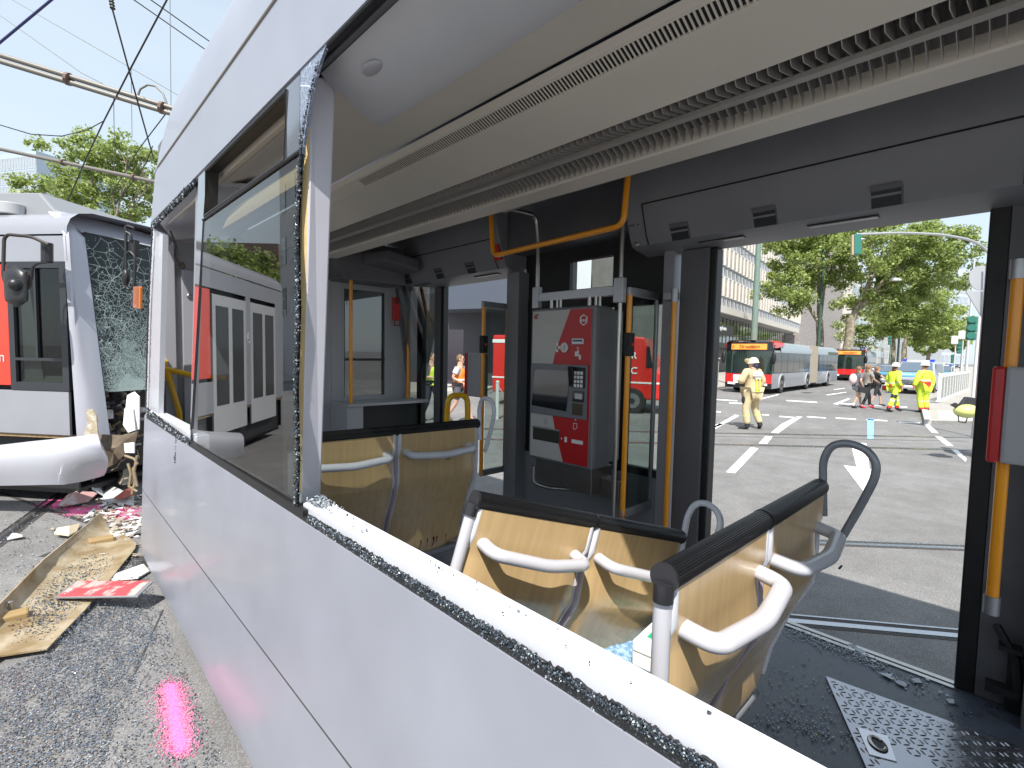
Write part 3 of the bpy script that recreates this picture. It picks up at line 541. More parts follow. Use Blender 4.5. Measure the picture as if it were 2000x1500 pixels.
# --- grab poles
def pole(path, r=.0165, m=ORANGE, name='grab_pole', rad=.06): mb = MB(); mb.tube(fillet(path, rad, 6), r, 14); return mb.build(name, m, T, smooth=60)
pole([(2.3, 2.64, 2.85), (2.3, 2.60, 2.47), (2.3, 1.55, 2.50), (2.3, 1.525, 2.85)])
def capped(x, y, za, zb, m=ORANGE, r=.0165, cap=True):
    p = pole([(x, y, za), (x, y, (za+zb)/2), (x, y, zb)], r, m)
    if cap:
        mb = MB(); mb.tube([(x, y, zb-.02), (x, y, zb+.05)], r*1.3, 14); mb.box((x, y-.012, zb+.0), (2.92, y+.012, zb+.04)); mb.build('bracket', ALU, p, smooth=50); mb = MB(); mb.tube([(x, y, za-.05), (x, y, za+.02)], r*1.3, 14); mb.box((x, y-.012, za-.05), (2.92, y+.012, za-.01)); mb.build('bracket', ALU, p, smooth=50)
    return p
capped(2.6, .045, .90, 2.13, r=.019)
pole([(2.80, 1.505, .5), (2.80, 1.505, 1.2), (2.80, 1.505, 2.15)]); mb = MB(); mb.tube([(2.80, 1.505, 2.13), (2.80, 1.505, 2.21)], .022, 14); mb.box((2.80, 1.50, 2.15), (2.85, 1.58, 2.19)); mb.build('bracket', ALU, T, smooth=50)
pole([(2.86, 4.56, .5), (2.86, 4.56, 1.2), (2.86, 4.56, 2.17)]); mb = MB(); mb.tube([(2.86, 4.56, 2.15), (2.86, 4.56, 2.24)], .024, 14); mb.build('bracket', ALU, T, smooth=50)
pole([(2.14, 4.40, 1.30), (2.14, 4.40, 1.9), (2.14, 4.40, 2.50)], .016)
pole([(2.22, 3.0, .9), (2.22, 3.0, 1.35), (2.22, 2.98, 1.48), (2.38, 2.96, 1.48), (2.38, 2.95, 1.35), (2.38, 2.95, .9)], .022, YELLOW, rad=.09)
# partitions of glass beside the doors
def partition(y):
    p = MB(); p.box((2.585, y-.012, 2.165), (2.93, y+.012, 2.215)); p.box((2.585, y-.012, .80), (2.93, y+.012, .85)); p.box((2.905, y-.012, .85), (2.93, y+.012, 2.165)); fr = p.build('glass_partition', ALU, T, bevel=.003)
    mb = MB(); mb.tube([(2.60, y, .80), (2.60, y, 1.5), (2.60, y, 2.17)], .0165, 14); mb.build('pole', ORANGE, fr, smooth=60)
    mb = MB(); mb.box((2.63, y-.003, .85), (2.92, y+.003, 2.165)); mb.build('pane', GLS, fr)
    mb = MB(); mb.box((2.575, y-.03, 1.80), (2.625, y+.018, 1.94)); mb.ell((2.60, y-.03, 1.87), (.012, .008, .012), 1); mb.build('stop_button', [BLK, RED], fr, bevel=.008)
partition(1.69); partition(3.04)
pole([(2.60, 1.69, .45), (2.60, 1.69, .6), (2.60, 1.69, .82)])
pole([(2.86, 3.04, .85), (2.86, 3.04, 1.5), (2.86, 3.04, 2.16)])
# validators
def validator(x, y, z0_, z1_, dy, dx=.09):
    mb = MB(); mb.box((x, y-dy, z0_), (x+dx, y, z1_)); v = mb.build('ticket_validator', mat('validator_grey', (.36, .36, .38), .4), T, bevel=.012)
    mb = MB(); mb.box((x-.002, y, z0_), (x+dx, y+.035, z1_)); mb.build('cover', mat('validator_red', (.45, .01, .012), .35), v, bevel=.010)
    return v
validator(2.50, .055, 1.44, 1.79, .24); 
v2 = validator(2.60, 3.24, 1.44, 1.80, .17)
# steel frame over the ticket machine
pole([(2.56, 2.42, 2.16), (2.56, 2.42, 2.6), (2.53, 2.42, 2.76), (2.20, 2.40, 2.74)], .014, STEEL)
pole([(2.56, 1.73, .5), (2.56, 1.73, 2.16), (2.56, 1.73, 2.9)], .013, STEEL)
mb = MB(); mb.box((2.545, 1.74, 2.165), (2.575, 2.42, 2.225)); mb.box((2.54, 2.39, 2.12), (2.58, 2.45, 2.27)); mb.box((2.54, 1.70, 2.12), (2.58, 1.77, 2.27)); mb.build('cross_bar', ALU, T, bevel=.004)
pole([(2.25, 2.45, 2.735), (2.25, 2.0, 2.74), (2.25, 1.62, 2.745)], .012, STEEL)
pole([(2.50, 2.36, 1.02), (2.50, 2.36, .90), (2.60, 2.30, .86), (2.75, 2.1, .86)], .014, STEEL, rad=.04)
mb = MB(); mb.box((2.50, 1.86, .92), (2.72, 2.34, 1.09)); mb.box((2.60, 1.72, .90), (2.70, 1.86, 1.02)); mb.build('machine_bracket', mat('brushed_brown_steel', (.30, .27, .25), .32, .9, var=.1), T, bevel=.004)

# ================================================================== TICKET MACHINE
TM = wthing('ticket_machine', 'grey and red ticket vending machine mounted between the two tram doors', 'ticket machine', (2.6, 2.09, 1.09))
x0 = 2.45; ya, yb, za, zb = 1.83, 2.365, 1.09, 2.105
mb = MB(); mb.box((x0, ya, za), (2.64, yb, zb)); mb.box((2.64, ya+.004, za+.02), (2.76, yb-.004, zb-.01)); mb.build('housing', mat('machine_grey', (.20, .20, .215), .4, .3, var=.04), TM, bevel=.012)
def fp(u, v, o=.003): return (x0-o, yb-.02-u*(yb-ya-.04), zb-.02-v*(zb-za-.04))       # u 0 left..1 right, v 0 top..1 bottom
mb = MB(); mb.slab([fp(0, 0, .004), fp(1, 0, .004), fp(1, 1, .004), fp(0, 1, .004)], (.003, 0, 0)); mb.build('front_plate', mat('machine_white', (.52, .50, .48), .4), TM)
arcp = [(.66, 0), (.60, .07), (.53, .15), (.46, .23), (.41, .30), (.385, .355), (.385, .62), (.40, .70), (.45, .79), (.60, 1)]
mb = MB(); mb.slab([fp(u, v, .0065) for u, v in arcp]+[fp(1, 1, .0065), fp(1, 0, .0065)], (.002, 0, 0)); mb.build('red_panel', mat('machine_red', (.50, .012, .014), .38), TM)
def fbox(u0, v0, u1, v1, o, name, m, par_=None, th=None, bv=.003): q = MB(); q.slab([fp(u0, v0, o), fp(u1, v0, o), fp(u1, v1, o), fp(u0, v1, o)], (th or o-.001, 0, 0)); return q.build(name, m, par_ or TM, bevel=bv)
sf = fbox(.02, .355, .97, .70, .022, 'screen_frame', mat('machine_frame', (.17, .18, .20), .35))
mb = MB(); mb.slab([fp(.10, .395, .026), fp(.72, .395, .026), fp(.66, .66, .026), fp(.05, .645, .026)], (.003, 0, 0)); sc_ = mb.build('screen', mat('screen_black', (.02, .022, .026), .06, coat=1), sf)
fbox(.74, .37, .95, .50, .030, 'keypad', BLK, sf)
mb = MB()
for i in range(3):
    for j in range(4): mb.slab([fp(.79+i*.05, .395+j*.027, .033), fp(.825+i*.05, .395+j*.027, .033), fp(.825+i*.05, .415+j*.027, .033), fp(.79+i*.05, .415+j*.027, .033)], (.004, 0, 0))
mb.build('keys', WHITEP, sf)
mb = MB(); mb.slab([fp(.70, .365, .05), fp(.80, .365, .06), fp(.80, .45, .055), fp(.70, .50, .03)], (.02, 0, 0)); mb.build('keypad_hood', BLK, sf, bevel=.008)
fbox(.76, .52, .94, .59, .028, 'card_reader', BLKG, sf); fbox(.80, .535, .92, .572, .030, 'reader_display', mat('disp_pale', (.55, .56, .56), .3), sf)
fbox(.76, .60, .92, .675, .028, 'coin_tray', mat('brass_dark', (.10, .08, .05), .3, .6), sf)
fbox(.70, .185, .89, .225, .012, 'card_slot', ALU); fbox(.72, .195, .87, .207, .0135, 'slot', mat('slot_blue', (.02, .03, .10), .3))
fbox(.05, .795, .53, .885, .008, 'ticket_tray', mat('tray_dark', (.06, .058, .05), .3, .3)); fbox(.05, .79, .53, .80, .016, 'tray_lip', GREY)
fbox(.24, .725, .31, .77, .006, 'small_flap', mat('flap_mark', (.42, .40, .38), .5))
mb = MB(); c = fp(.585, .245, .010); mb.tube([(c[0]-.004, c[1], c[2]), (c[0]+.006, c[1], c[2])], .032, 22); mb.build('coin_slot', mat('slot_plate', (.42, .40, .40), .35, .6), TM, smooth=40)
mb = MB(); c = fp(.585, .245, .0155); mb.box((c[0], c[1]-.0015, c[2]-.016), (c[0]+.003, c[1]+.0015, c[2]+.016)); mb.build('slit', BLK, TM)
mb = MB()
for u, v in ((.455, .225), (.49, .245), (.455, .265)): c = fp(u, v, .009); mb.tube([c, (c[0]+.003, c[1], c[2])], .010, 12)
def tri(u, v, s_, d=1): c = fp(u, v, .009); mb.slab([(c[0], c[1]-s_, c[2]), (c[0], c[1]+s_, c[2]), (c[0], c[1], c[2]+s_)] if d else [(c[0], c[1], c[2]-s_), (c[0], c[1], c[2]+s_), (c[0], c[1]+s_, c[2])], (.002, 0, 0))
tri(.80, .25, .010); tri(.79, .712, .009); tri(.575, .845, .008, 0)
def rect(u0, v0, u1, v1): mb.slab([fp(u0, v0, .009), fp(u1, v0, .009), fp(u1, v1, .009), fp(u0, v1, .009)], (.002, 0, 0))
rect(.755, .27, .785, .30); rect(.79, .26, .815, .30); rect(.82, .29, .85, .32); rect(.76, .73, .765, .77); rect(.76, .73, .82, .734); rect(.815, .73, .82, .765); rect(.76, .767, .80, .771); rect(.62, .83, .66, .865); rect(.74, .838, .92, .862)
c = fp(.88, .07, .009); hx = [(c[0], c[1]+.028*math.sin(a), c[2]+.032*math.cos(a)) for a in np.linspace(0, 2*math.pi, 7)[:-1]]
mb.tube(hx, .0045, 6, closed=True); mb.build('pictogram', WHITEP, TM)
text('transport_emblem', 'VRR', .022, fp(.88, .082, .0095), (0, -1, 0), (0, 0, 1), WHITEP, TM, .0008, .0006, align='CENTER')
mb = MB(); c = fp(.06, .035, .009); mb.tube([(c[0], c[1]+.014*math.sin(a), c[2]+.014*math.cos(a)) for a in np.linspace(0, 6.28, 15)[:-1]], .002, 5, closed=True); mb.tube([(c[0], c[1]+.006*math.sin(a), c[2]+.006*math.cos(a)) for a in np.linspace(0, 6.28, 11)[:-1]], .002, 5, closed=True); mb.tube([(c[0], c[1]-.012, c[2]+.012), (c[0], c[1]-.024, c[2]+.018)], .002, 5); mb.build('operator_emblem', RED, TM)
text('lettering', 'Tickets', .075, fp(.03, .125, .0045), (0, -1, 0), (0, 0, 1), mat('faint_print', (.60, .58, .56), .5), TM, .0008)
for y, r_ in ((2.27, .015), (2.22, .010), (2.19, .010), (1.95, .016), (1.90, .012), (1.87, .010)): mb = MB(); mb.tube([(2.55, y, 2.10), (2.55, y, 2.17)], r_, 12); mb.build('cable_gland', STEEL, TM, smooth=60)

# ================================================================== SEAT BENCHES
PLY = mat('beech_plywood', (.52, .365, .185), .26, 0, var=.10, vscale=5, coat=.45, stretch=(9, 9, .5))
PLY.node_tree.nodes['Principled BSDF'].inputs['Coat Roughness'].default_value = .22; PLYE = mat('plywood_edge', (.42, .22, .08), .5)
FAB = mat('blue_seat_fabric', (.12, .25, .42), .8, 0, col2=(.35, .50, .62), vscale=60)
RIB = mat('ribbed_black', (.007, .007, .008), .36, 0, spec=.5)
PROF = [(-.012, 0), (-.14, .0), (-.254, -.008), (-.36, .035), (-.473, .09), (-.563, .12), (-.66, .135), (-.735, .175)]
def prof(t):
    t = t*(len(PROF)-1); i = min(len(PROF)-2, int(t)); f_ = t-i; f_ = f_*f_*(3-2*f_)*.5+f_*.5
    return PROF[i][1]+(PROF[i+1][1]-PROF[i][1])*f_, PROF[i][0]+(PROF[i+1][0]-PROF[i][0])*f_
loopL = [(p[0]-.77-.975-.0+.0, p[1]-.42, p[2]-1.42) for p in [X(*q, 1.76) for q in [(1605,985),(1605,940),(1605,890),(1620,862),(1650,855),(1690,868),(1710,895),(1706,925),(1680,975),(1645,1035)]]]
def bench(label, Wd, Mx, paint=TUBEG, tube=TUBEG, loopc=TUBED, blood=False):
    B = thing('seat_bench', label, 'bench', M_=Mx, group='plywood seat benches inside the tram')
    half = (Wd-.03)/2; sh = []
    for k in range(2):
        u0 = .018+k*(half+.012); u1 = u0+half-.018; rows = []
        for i in range(25):
            t = i/24; y, z = prof(t); q = max(0, (t-.82)/.18); sk = 1-.55*(1-math.sqrt(max(0, 1-q*q))); m_ = (u0+u1)/2
            rows.append([(m_+(u1-u0)/2*sk*s_, y+.012*(1-s_*s_)*math.sin(min(1, t*1.3)*math.pi)-.0*abs(s_)+(.02*abs(s_)**6 if t > .1 else 0), z+(.02*(s_*s_) if t > .9 else 0)) for s_ in np.linspace(-1, 1, 17)])
        mb = MB(); mb.grid(rows); o = mb.build('backrest', PLY, B, smooth=60, solid=.012)
        for sgn, uu in ((-1, u0), (1, u1)):
            mb = MB(); mb.tube([(r_[0 if sgn < 0 else -1][0], r_[0 if sgn < 0 else -1][1]+.004, r_[0 if sgn < 0 else -1][2]) for r_ in rows[:23]], .010 if (k, sgn) in ((0, -1), (1, 1)) else .013, 8)
            mb.build('edge_rail', tube, o, smooth=60)
        mb = MB(); mb.tube(fillet([(u0+.035, .004, -.108), (u0+.040, -.062, -.118), (u0+.22, -.080, -.128), (u1-.045, -.062, -.118), (u1-.04, .004, -.108)], .035, 7), .0205, 16, sq=.85); mb.build('handle', paint, B, smooth=60)
        if k: 
            mb = MB(); mb.box((u0+.20, -.108, -.147), (u0+.225, -.104, -.143)); mb.build('mark', BLK, B)
    if blood:
        for q0_, w0_ in ((.70, .003), (.74, .002), (.78, .005), (.80, .003), (.86, .002)):
            mb = MB(); pr_ = []
            for t in np.linspace(.80, .80+.10*random.random()+.03, 6): y, z = prof(t); pr_.append((Wd*q0_*1.02+random.gauss(0, .0015), y-.0085, z))
            mb.tube(pr_, [w0_, w0_*.9, w0_*.4, w0_*.3, w0_*.6, w0_*.2], 6); mb.build('stain', mat('dark_red_stain', (.16, .02, .01), .4), B)
    # ribbed top roll
    mb = MB(); n = 72; segs = [(.0, Wd*.5-.003), (Wd*.5+.003, Wd+.005)]
    for a, b in segs:
        rows = []
        for x in (a, b): rows.append([(x, .012+.0255*math.cos(2*math.pi*j/n)*(1 if j % 2 else .96), .0+.0255*math.sin(2*math.pi*j/n)*(1 if j % 2 else .96)) for j in range(n)])
        mb.grid(rows, 0, True); mb.add(rows[0], [tuple(range(n))]); mb.add(rows[1], [tuple(range(n))])
    mb.tube([(Wd*.5-.004, .012, 0), (Wd*.5+.004, .012, 0)], .0265, 30); tr = mb.build('top_roll', RIB, B, smooth=25)
    mb = MB(); mb.tube([(-.006, .012, 0), (.001, .012, 0)], .0268, 30); mb.tube([(-.004, .012, -.008), (-.004, .012, -.042)], .0185, 14); mb.build('end_cap', mat('cap_grey', (.022, .022, .025), .3), tr, smooth=50); mb = MB(); mb.tube([(Wd+.004, .012, 0), (Wd+.010, .012, 0)], .024, 24); mb.build('end_cap', mat('cap_grey', (.022, .022, .025), .3), tr, smooth=50)
    # posts
    for u, q in ((-.0, paint), (Wd*.5, mat('pinkish_post', (.42, .34, .38), .4)), (Wd+.0, tube)):
        mb = MB(); mb.tube([(u, .015, -.02), (u, .015, -.2), (u, .02, -.30), (u, .08, -.42), (u, .13, -.56), (u, .15, -.66)], [.0165 if u == 0 else .012]*6, 12); mb.build('post', q, B, smooth=60)
    mb = MB(); mb.tube([(Wd*.5, .14, -.6), (Wd*.5, .16, -1.06)], .02, 10); mb.tube([(.05, .16, -.72), (Wd-.03, .16, -.72)], .018, 10); mb.tube([(Wd*.5, .18, -.76), (Wd*.5, .5, -.72)], .018, 8); mb.build('leg_frame', TUBED, B, smooth=60)
    # pan
    for k in range(2):
        u0 = .02+k*(half+.012); mb = MB(); mb.prism([(.17, -.70), (.20, -.655), (.56, -.64), (.60, -.66), (.60, -.69), (.2, -.72)], 0, u0, u0+half-.02); o = mb.build('seat', PLY, B, bevel=.01)
        mb = MB(); mb.prism([(.21, -.655), (.22, -.640), (.55, -.625), (.57, -.642)], 0, u0+.02, u0+half-.04); mb.build('pad', FAB, o, bevel=.006)
    mb = MB(); P = [(p[0]+.0, p[1], p[2]) for p in loopL]; P = [(q[0]+Wd, q[1], q[2]) for q in P]; P[0] = (Wd+.015, .0, -.09); mb.tube(fillet(P, .03, 3)+[(Wd+.01, -.05, -.145)], .0115, 12); mb.build('loop_handle', loopc, B, smooth=60)
    return B
M1 = Matrix.Translation((.80, .415, 1.408))
bench('near plywood bench with white curved handles, closest to the camera beside the open door', .94, M1, paint=mat('handle_white', (.50, .50, .54), .3, 0, coat=.3), tube=TUBEG, loopc=TUBED)
u = Vector((.8, -.15, -.25)).normalized(); wz = (Vector((0, 0, 1))-u*u.z).normalized(); v = wz.cross(u)
Mm = Matrix(((u.x, v.x, wz.x, .845), (u.y, v.y, wz.y, 1.0), (u.z, v.z, wz.z, 1.405), (0, 0, 0, 1)))
bench('tilted middle plywood bench knocked down to one side with pale grey handles', .90, Mm, paint=mat('handle_white', (.5, .5, .54)), tube=TUBEG, loopc=TUBEG)
th = math.radians(-4.5); M3 = Matrix.Translation((.78, 2.14, 1.415)) @ Matrix.Rotation(th, 4, 'Z')
bench('far plywood bench with red-brown stains in front of the ticket machine', .96, M3, paint=TUBEG, tube=TUBEG, loopc=TUBEG, blood=True)
# first aid box
bx = wthing('first_aid_box', 'white first aid box with green cross lying on the blue seat pad', 'first aid box', (1.2, .72, .80))
zt = .885; c0 = Z(1235, 1249, zt); 
q0 = np.array([c0[0], c0[1]]); e1 = np.array([.97, .10]); e2 = np.array([.10, -.97])
pts = [q0, q0+e1*.26, q0+e1*.26+e2*.17, q0+e2*.17]
mb = MB(); mb.slab([(*p, zt-.085) for p in pts], (0, 0, .045)); mb.build('box_base', mat('card_white', (.75, .74, .68), .6, 0, var=.08, vscale=14), bx, bevel=.006)
mb = MB(); mb.slab([(*p, zt-.037) for p in pts], (0, 0, .037)); mb.build('lid', mat('card_white2', (.82, .81, .75), .5), bx, bevel=.006)
def bp_(a, b): p = q0+e1*a+e2*b; return (*p, zt+.0005)
mb = MB(); mb.slab([bp_(.045, .03), bp_(.145, .03), bp_(.145, .13), bp_(.045, .13)], (0, 0, .001)); mb.build('green_label', mat('green_print', (.02, .38, .20), .5), bx)
mb = MB(); mb.slab([(a, b, zt+.0016) for a, b, _ in (bp_(.085, .045), bp_(.105, .045), bp_(.105, .115), bp_(.085, .115))], (0, 0, .0008)); mb.slab([(a, b, zt+.0017) for a, b, _ in (bp_(.06, .07), bp_(.13, .07), bp_(.13, .09), bp_(.06, .09))], (0, 0, .0008)); mb.build('white_cross', WHITEP, bx)

# ------------------------------------------------------------------ shards on the tram floor and sill
def scatter(n, f): return [f() for _ in range(n)]
def fl(cx, cy, sx, sy, z=.356): return (random.gauss(cx, sx), random.gauss(cy, sy), z)
pts = []
for (a, b, n, s_) in [((1545,1225),(1640,1265), 520, 9), ((1640,1262),(1720,1300), 380, 7), ((1720,1300),(1800,1340), 90, 8), ((1500,1400),(1640,1440), 260, 16), ((1540,1340),(1610,1400), 120, 22), ((1480,1310),(1620,1330), 60, 24), ((1240,1180),(1270,1140), 240, 12), ((950,1040),(1010,1010), 160, 16), ((1780,1330),(1900,1390), 60, 14), ((900,1040),(870,1080), 60, 16), ((1080,960),(1190,1000), 60, 10)]:
    for _ in range(n):
        t = random.random(); p = Z(a[0]+(b[0]-a[0])*t+random.gauss(0, s_*1.6), a[1]+(b[1]-a[1])*t+random.gauss(0, s_*.8), .356)
        if .72 < p[0] < 2.93: pts.append(p)
for _ in range(700): pts.append((random.uniform(.8, 2.9), random.uniform(.0, 2.4), .356))
mb = MB(); chunks(mb, pts, .0095, (0, 0, 1, 1, 1), .35)
for a, b in ((1665,1262),(1680,1270),(1695,1278),(1705,1290),(1760,1335),(1790,1330),(1812,1327),(1838,1352),(1850,1358),(1858,1370),(1732,1318),(1745,1325)): chunks(mb, [Z(a, b, .358)], .05, (1,), .12)
tag(mb.build('glass_shards', [SHARD_D, SHARD_B]), 'dark broken window glass scattered over the tram floor', 'broken glass', kind='stuff')
mb = MB(); pts = []
for _ in range(420): pts.append((random.uniform(.606, .656), 1.55-abs(random.gauss(0, .05)), 1.328+random.random()*.008))
for _ in range(24): pts.append((random.uniform(.606, .65), random.uniform(.2, 1.35), 1.3265))
chunks(mb, pts, .0075, (0, 1, 2, 2), .8, 1); tag(mb.build('glass_crumbs', [SHARD_D, SHARD_B, SHARD_L]), 'pale glass crumbs heaped on the white sill at the window pillar', 'broken glass', kind='stuff')

# ================================================================== LEFT TRAM (the one that was hit)
LT = wthing('tram', 'white and red tram behind on the left, front smashed in and windscreen cracked', 'tram', (-.8, 9, 0), None)
P0 = np.array([.29, 7.26]); s1 = np.array([-.626, .78]); t1 = np.array([.78, .626])
def L(a, b, z): q = P0+s1*a+t1*b; return (q[0], q[1], z)
def rk(z): return .09-.11*(3.1-z)
LW = mat('left_tram_white', (.31, .315, .35), .33, .15, var=.04, vscale=2, coat=.6)
def lplate(a0, a1, z0_, z1_, name, m, b=0., th=.03, parent=None, bv=.004):
    mb = MB(); mb.slab([L(a0, b, z0_), L(a1, b, z0_), L(a1, b, z1_), L(a0, b, z1_)], (t1[0]*th, t1[1]*th, 0)); return mb.build(name, m, parent or LT, bevel=bv)
E_ = 4.6
for n_, (a0, a1, z0_, z1_) in dict(a=(.04, E_, .80, 1.285), b=(.04, .03, 0, 0)).items():
    if a1 > a0: lplate(a0, a1, z0_, z1_, 'lower_side_panel', LW)
mb = MB(); mb.slab([L(.0, 0, 2.70), L(E_, 0, 2.70), L(E_, 0, 2.975), L(.01, 0, 2.975)], (t1[0]*.03, t1[1]*.03, 0)); mb.build('cant_rail_panel', LW, LT)
mb = MB(); mb.grid([[L(a, b, z) for b, z in ((.003, 2.995), (.01, 3.08), (.05, 3.17), (.14, 3.245), (.3, 3.29), (1.2, 3.34), (2.1, 3.29), (2.3, 3.2), (2.4, 2.9))] for a in (.0, .6, 2, E_)]); mb.build('roof_shell', LW, LT, smooth=50)
mb = MB(); mb.slab([L(.04, .02, .76), L(E_, .02, .76), L(E_, .02, .80), L(.04, .02, .80)], (t1[0]*.05, t1[1]*.05, 0)); mb.build('sill_rail', mat('rusty_rail', (.30, .20, .10), .7, 0, var=.4, vscale=15), LT)
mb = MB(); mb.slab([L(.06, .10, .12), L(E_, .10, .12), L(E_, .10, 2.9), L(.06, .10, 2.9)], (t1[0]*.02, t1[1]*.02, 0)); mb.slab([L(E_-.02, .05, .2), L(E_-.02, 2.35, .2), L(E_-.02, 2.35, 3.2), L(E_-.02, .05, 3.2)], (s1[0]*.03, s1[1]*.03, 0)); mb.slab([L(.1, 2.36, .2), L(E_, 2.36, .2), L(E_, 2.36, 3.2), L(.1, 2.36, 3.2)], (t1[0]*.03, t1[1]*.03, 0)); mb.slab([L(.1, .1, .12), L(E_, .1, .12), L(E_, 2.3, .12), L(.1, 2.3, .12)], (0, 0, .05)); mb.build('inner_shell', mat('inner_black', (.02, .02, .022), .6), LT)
# driver's side window
mb = MB()
for a0, a1, z0_, z1_ in ((.02, .10, 1.29, 2.70), (.69, .76, 1.29, 2.70), (.10, .69, 2.63, 2.70), (.10, .69, 1.29, 1.38), (.10, .69, 1.62, 1.65), (.40, .425, 1.65, 2.63)): mb.slab([L(a0, -.006, z0_), L(a1, -.006, z0_), L(a1, -.006, z1_), L(a0, -.006, z1_)], (t1[0]*.04, t1[1]*.04, 0))
wd = mb.build('window', mat('window_frame_black', (.03, .032, .038), .35), LT)
mb = MB(); mb.slab([L(.1, .02, 1.36), L(.69, .02, 1.36), L(.69, .02, 2.65), L(.1, .02, 2.65)], (t1[0]*.004, t1[1]*.004, 0)); mb.build('pane', glassmat('dark_tint', (.55, .58, .56), 1.5), wd)
mb = MB(); mb.slab([L(.42, .06, 1.38), L(.66, .06, 1.38), L(.68, .06, 2.60), L(.58, .06, 2.60)], (t1[0]*.01, t1[1]*.01, 0)); mb.build('cab_pillar', mat('cab_grey', (.30, .31, .33), .5), LT)
mb = MB(); mb.slab([L(.1, .04, 1.36), L(.68, .04, 1.36), L(.68, .095, 1.44), L(.1, .095, 1.44)], (0, 0, .01)); mb.build('dashboard', mat('dash_grey', (.20, .22, .22), .5), LT)
rp = lplate(.765, 1.65, 1.34, 2.67, 'red_side_panel', mat('tram_red', (.72, .045, .02), .35, 0, coat=.4), b=-.004)
text('lettering', 'bahn', .16, L(1.13, -.008, 1.60), (*(-s1), 0), (0, 0, 1), mat('grey_print', (.55, .50, .50), .5), rp, .002)
# doors further back
for k, a0 in enumerate((1.72, 3.05)):
    d = lplate(a0, a0+1.15, .45, 2.62, 'door', mat('door_white', (.45, .46, .48), .35), b=-.002)
    for a1 in (a0+.10, a0+.64): mb = MB(); mb.slab([L(a1, -.008, .9), L(a1+.40, -.008, .9), L(a1+.40, -.008, 2.45), L(a1, -.008, 2.45)], (t1[0]*.004, t1[1]*.004, 0)); mb.build('pane', BLKG, d)
lplate(2.87, 3.05, 1.285, 2.70, 'side_panel', LW); lplate(4.2, E_, 1.285, 2.7, 'side_panel', LW)
pk = MB()
for cx_, cz_ in ((2.95, 1.95),): pk.tube([L(cx_+.05*math.cos(a), -.006, cz_+.05*math.sin(a)) for a in np.linspace(0, 6.28, 14)[:-1]], .006, 5, closed=True); pk.tube([L(cx_, -.006, cz_), L(cx_, -.006, cz_+.13), L(cx_-.06, -.006, cz_+.05)], .006, 5)
pk.build('pictogram', WHITEP, LT)
# front pillar and nose
mb = MB(); rows = []
for z in (.60, .8, 1.3, 2.0, 2.7, 3.0, 3.12, 3.2, 3.25):
    r_ = rk(z); ins = 0 if z < 3.05 else (z-3.05)**.9*.9; sh_ = -.05+(z-.8)*.04
    rows.append([L(sh_+ins, 0+ins*.5, z), L(sh_-.05+ins, .015+ins*.5, z), L(r_-.03+ins, .07, z), L(r_-.05+ins, .15, z), L(r_-.06+ins, .215, z), L(r_-.02+ins, .24, z)])
mb.grid(rows); mb.build('front_pillar', mat('pillar_white', (.42, .425, .48), .33, .1, coat=.5), LT, smooth=60, solid=.012)
mb = MB(); rows = []
for z in (3.06, 3.12, 3.19, 3.25, 3.30):
    ins = max(0, z-3.05)**.9*1.1; rows.append([L(rk(z)-.07-.10*(1-((b-1.2)/1.0)**2)+ins, b, z) for b in np.linspace(.2, 2.2, 15)])
mb.grid(rows); mb.build('front_header', mat('pillar_white', (.7, .7, .7)), LT, smooth=60, solid=.012)
_cc = L(-.12, .60, 1.55); WSM = crackmat('cracked_windscreen', (.010, .014, .015), (.42, .51, .48), [(7, .010, ((_cc[0], _cc[1], 1.95), (.5, .5, 1.05), 2.15)), (12, .012, ((_cc[0], _cc[1], 1.85), (.46, .46, .9), 2.05)), (22, .020, ((_cc[0], _cc[1], 1.75), (.46, .46, .85), 1.9)), (42, .040, ((_cc[0], _cc[1], 1.55), (.42, .42, .68), 1.72)), (85, .09, ((_cc[0]+.02, _cc[1], 1.42), (.36, .36, .5), 1.6)), (120, .20, ((_cc[0]+.02, _cc[1], 1.34), (.24, .24, .2), 1.6))], .08, cw=.15)
mb = MB(); rows = []
for z in np.linspace(1.27, 3.06, 8): rows.append([L(rk(z)-.05-.12*(1-((b-1.2)/1.0)**2)+.035*math.exp(-((b-.62)/.25)**2-((z-1.5)/.35)**2), b, z) for b in np.linspace(.215, 2.2, 16)])
mb.grid(rows); ws = mb.build('windscreen', WSM, LT, smooth=60)
mb = MB(); mb.tube([L(rk(z)-.055, .222, z) for z in (1.27, 2, 3.05)], .010, 6); mb.tube([L(rk(3.06)-.05-.12*(1-((b-1.2)/1.0)**2), b, 3.06) for b in np.linspace(.22, 2.2, 9)], .010, 6); mb.build('screen_seal', BLK, LT)
mb = MB(); mb.slab([L(.14, .1, .25), L(.14, 2.3, .25), L(.14, 2.3, 1.3), L(.14, .1, 1.3)], (s1[0]*.02, s1[1]*.02, 0)); mb.build('front_cavity', mat('inner_black', (.02, .02, .02)), LT)
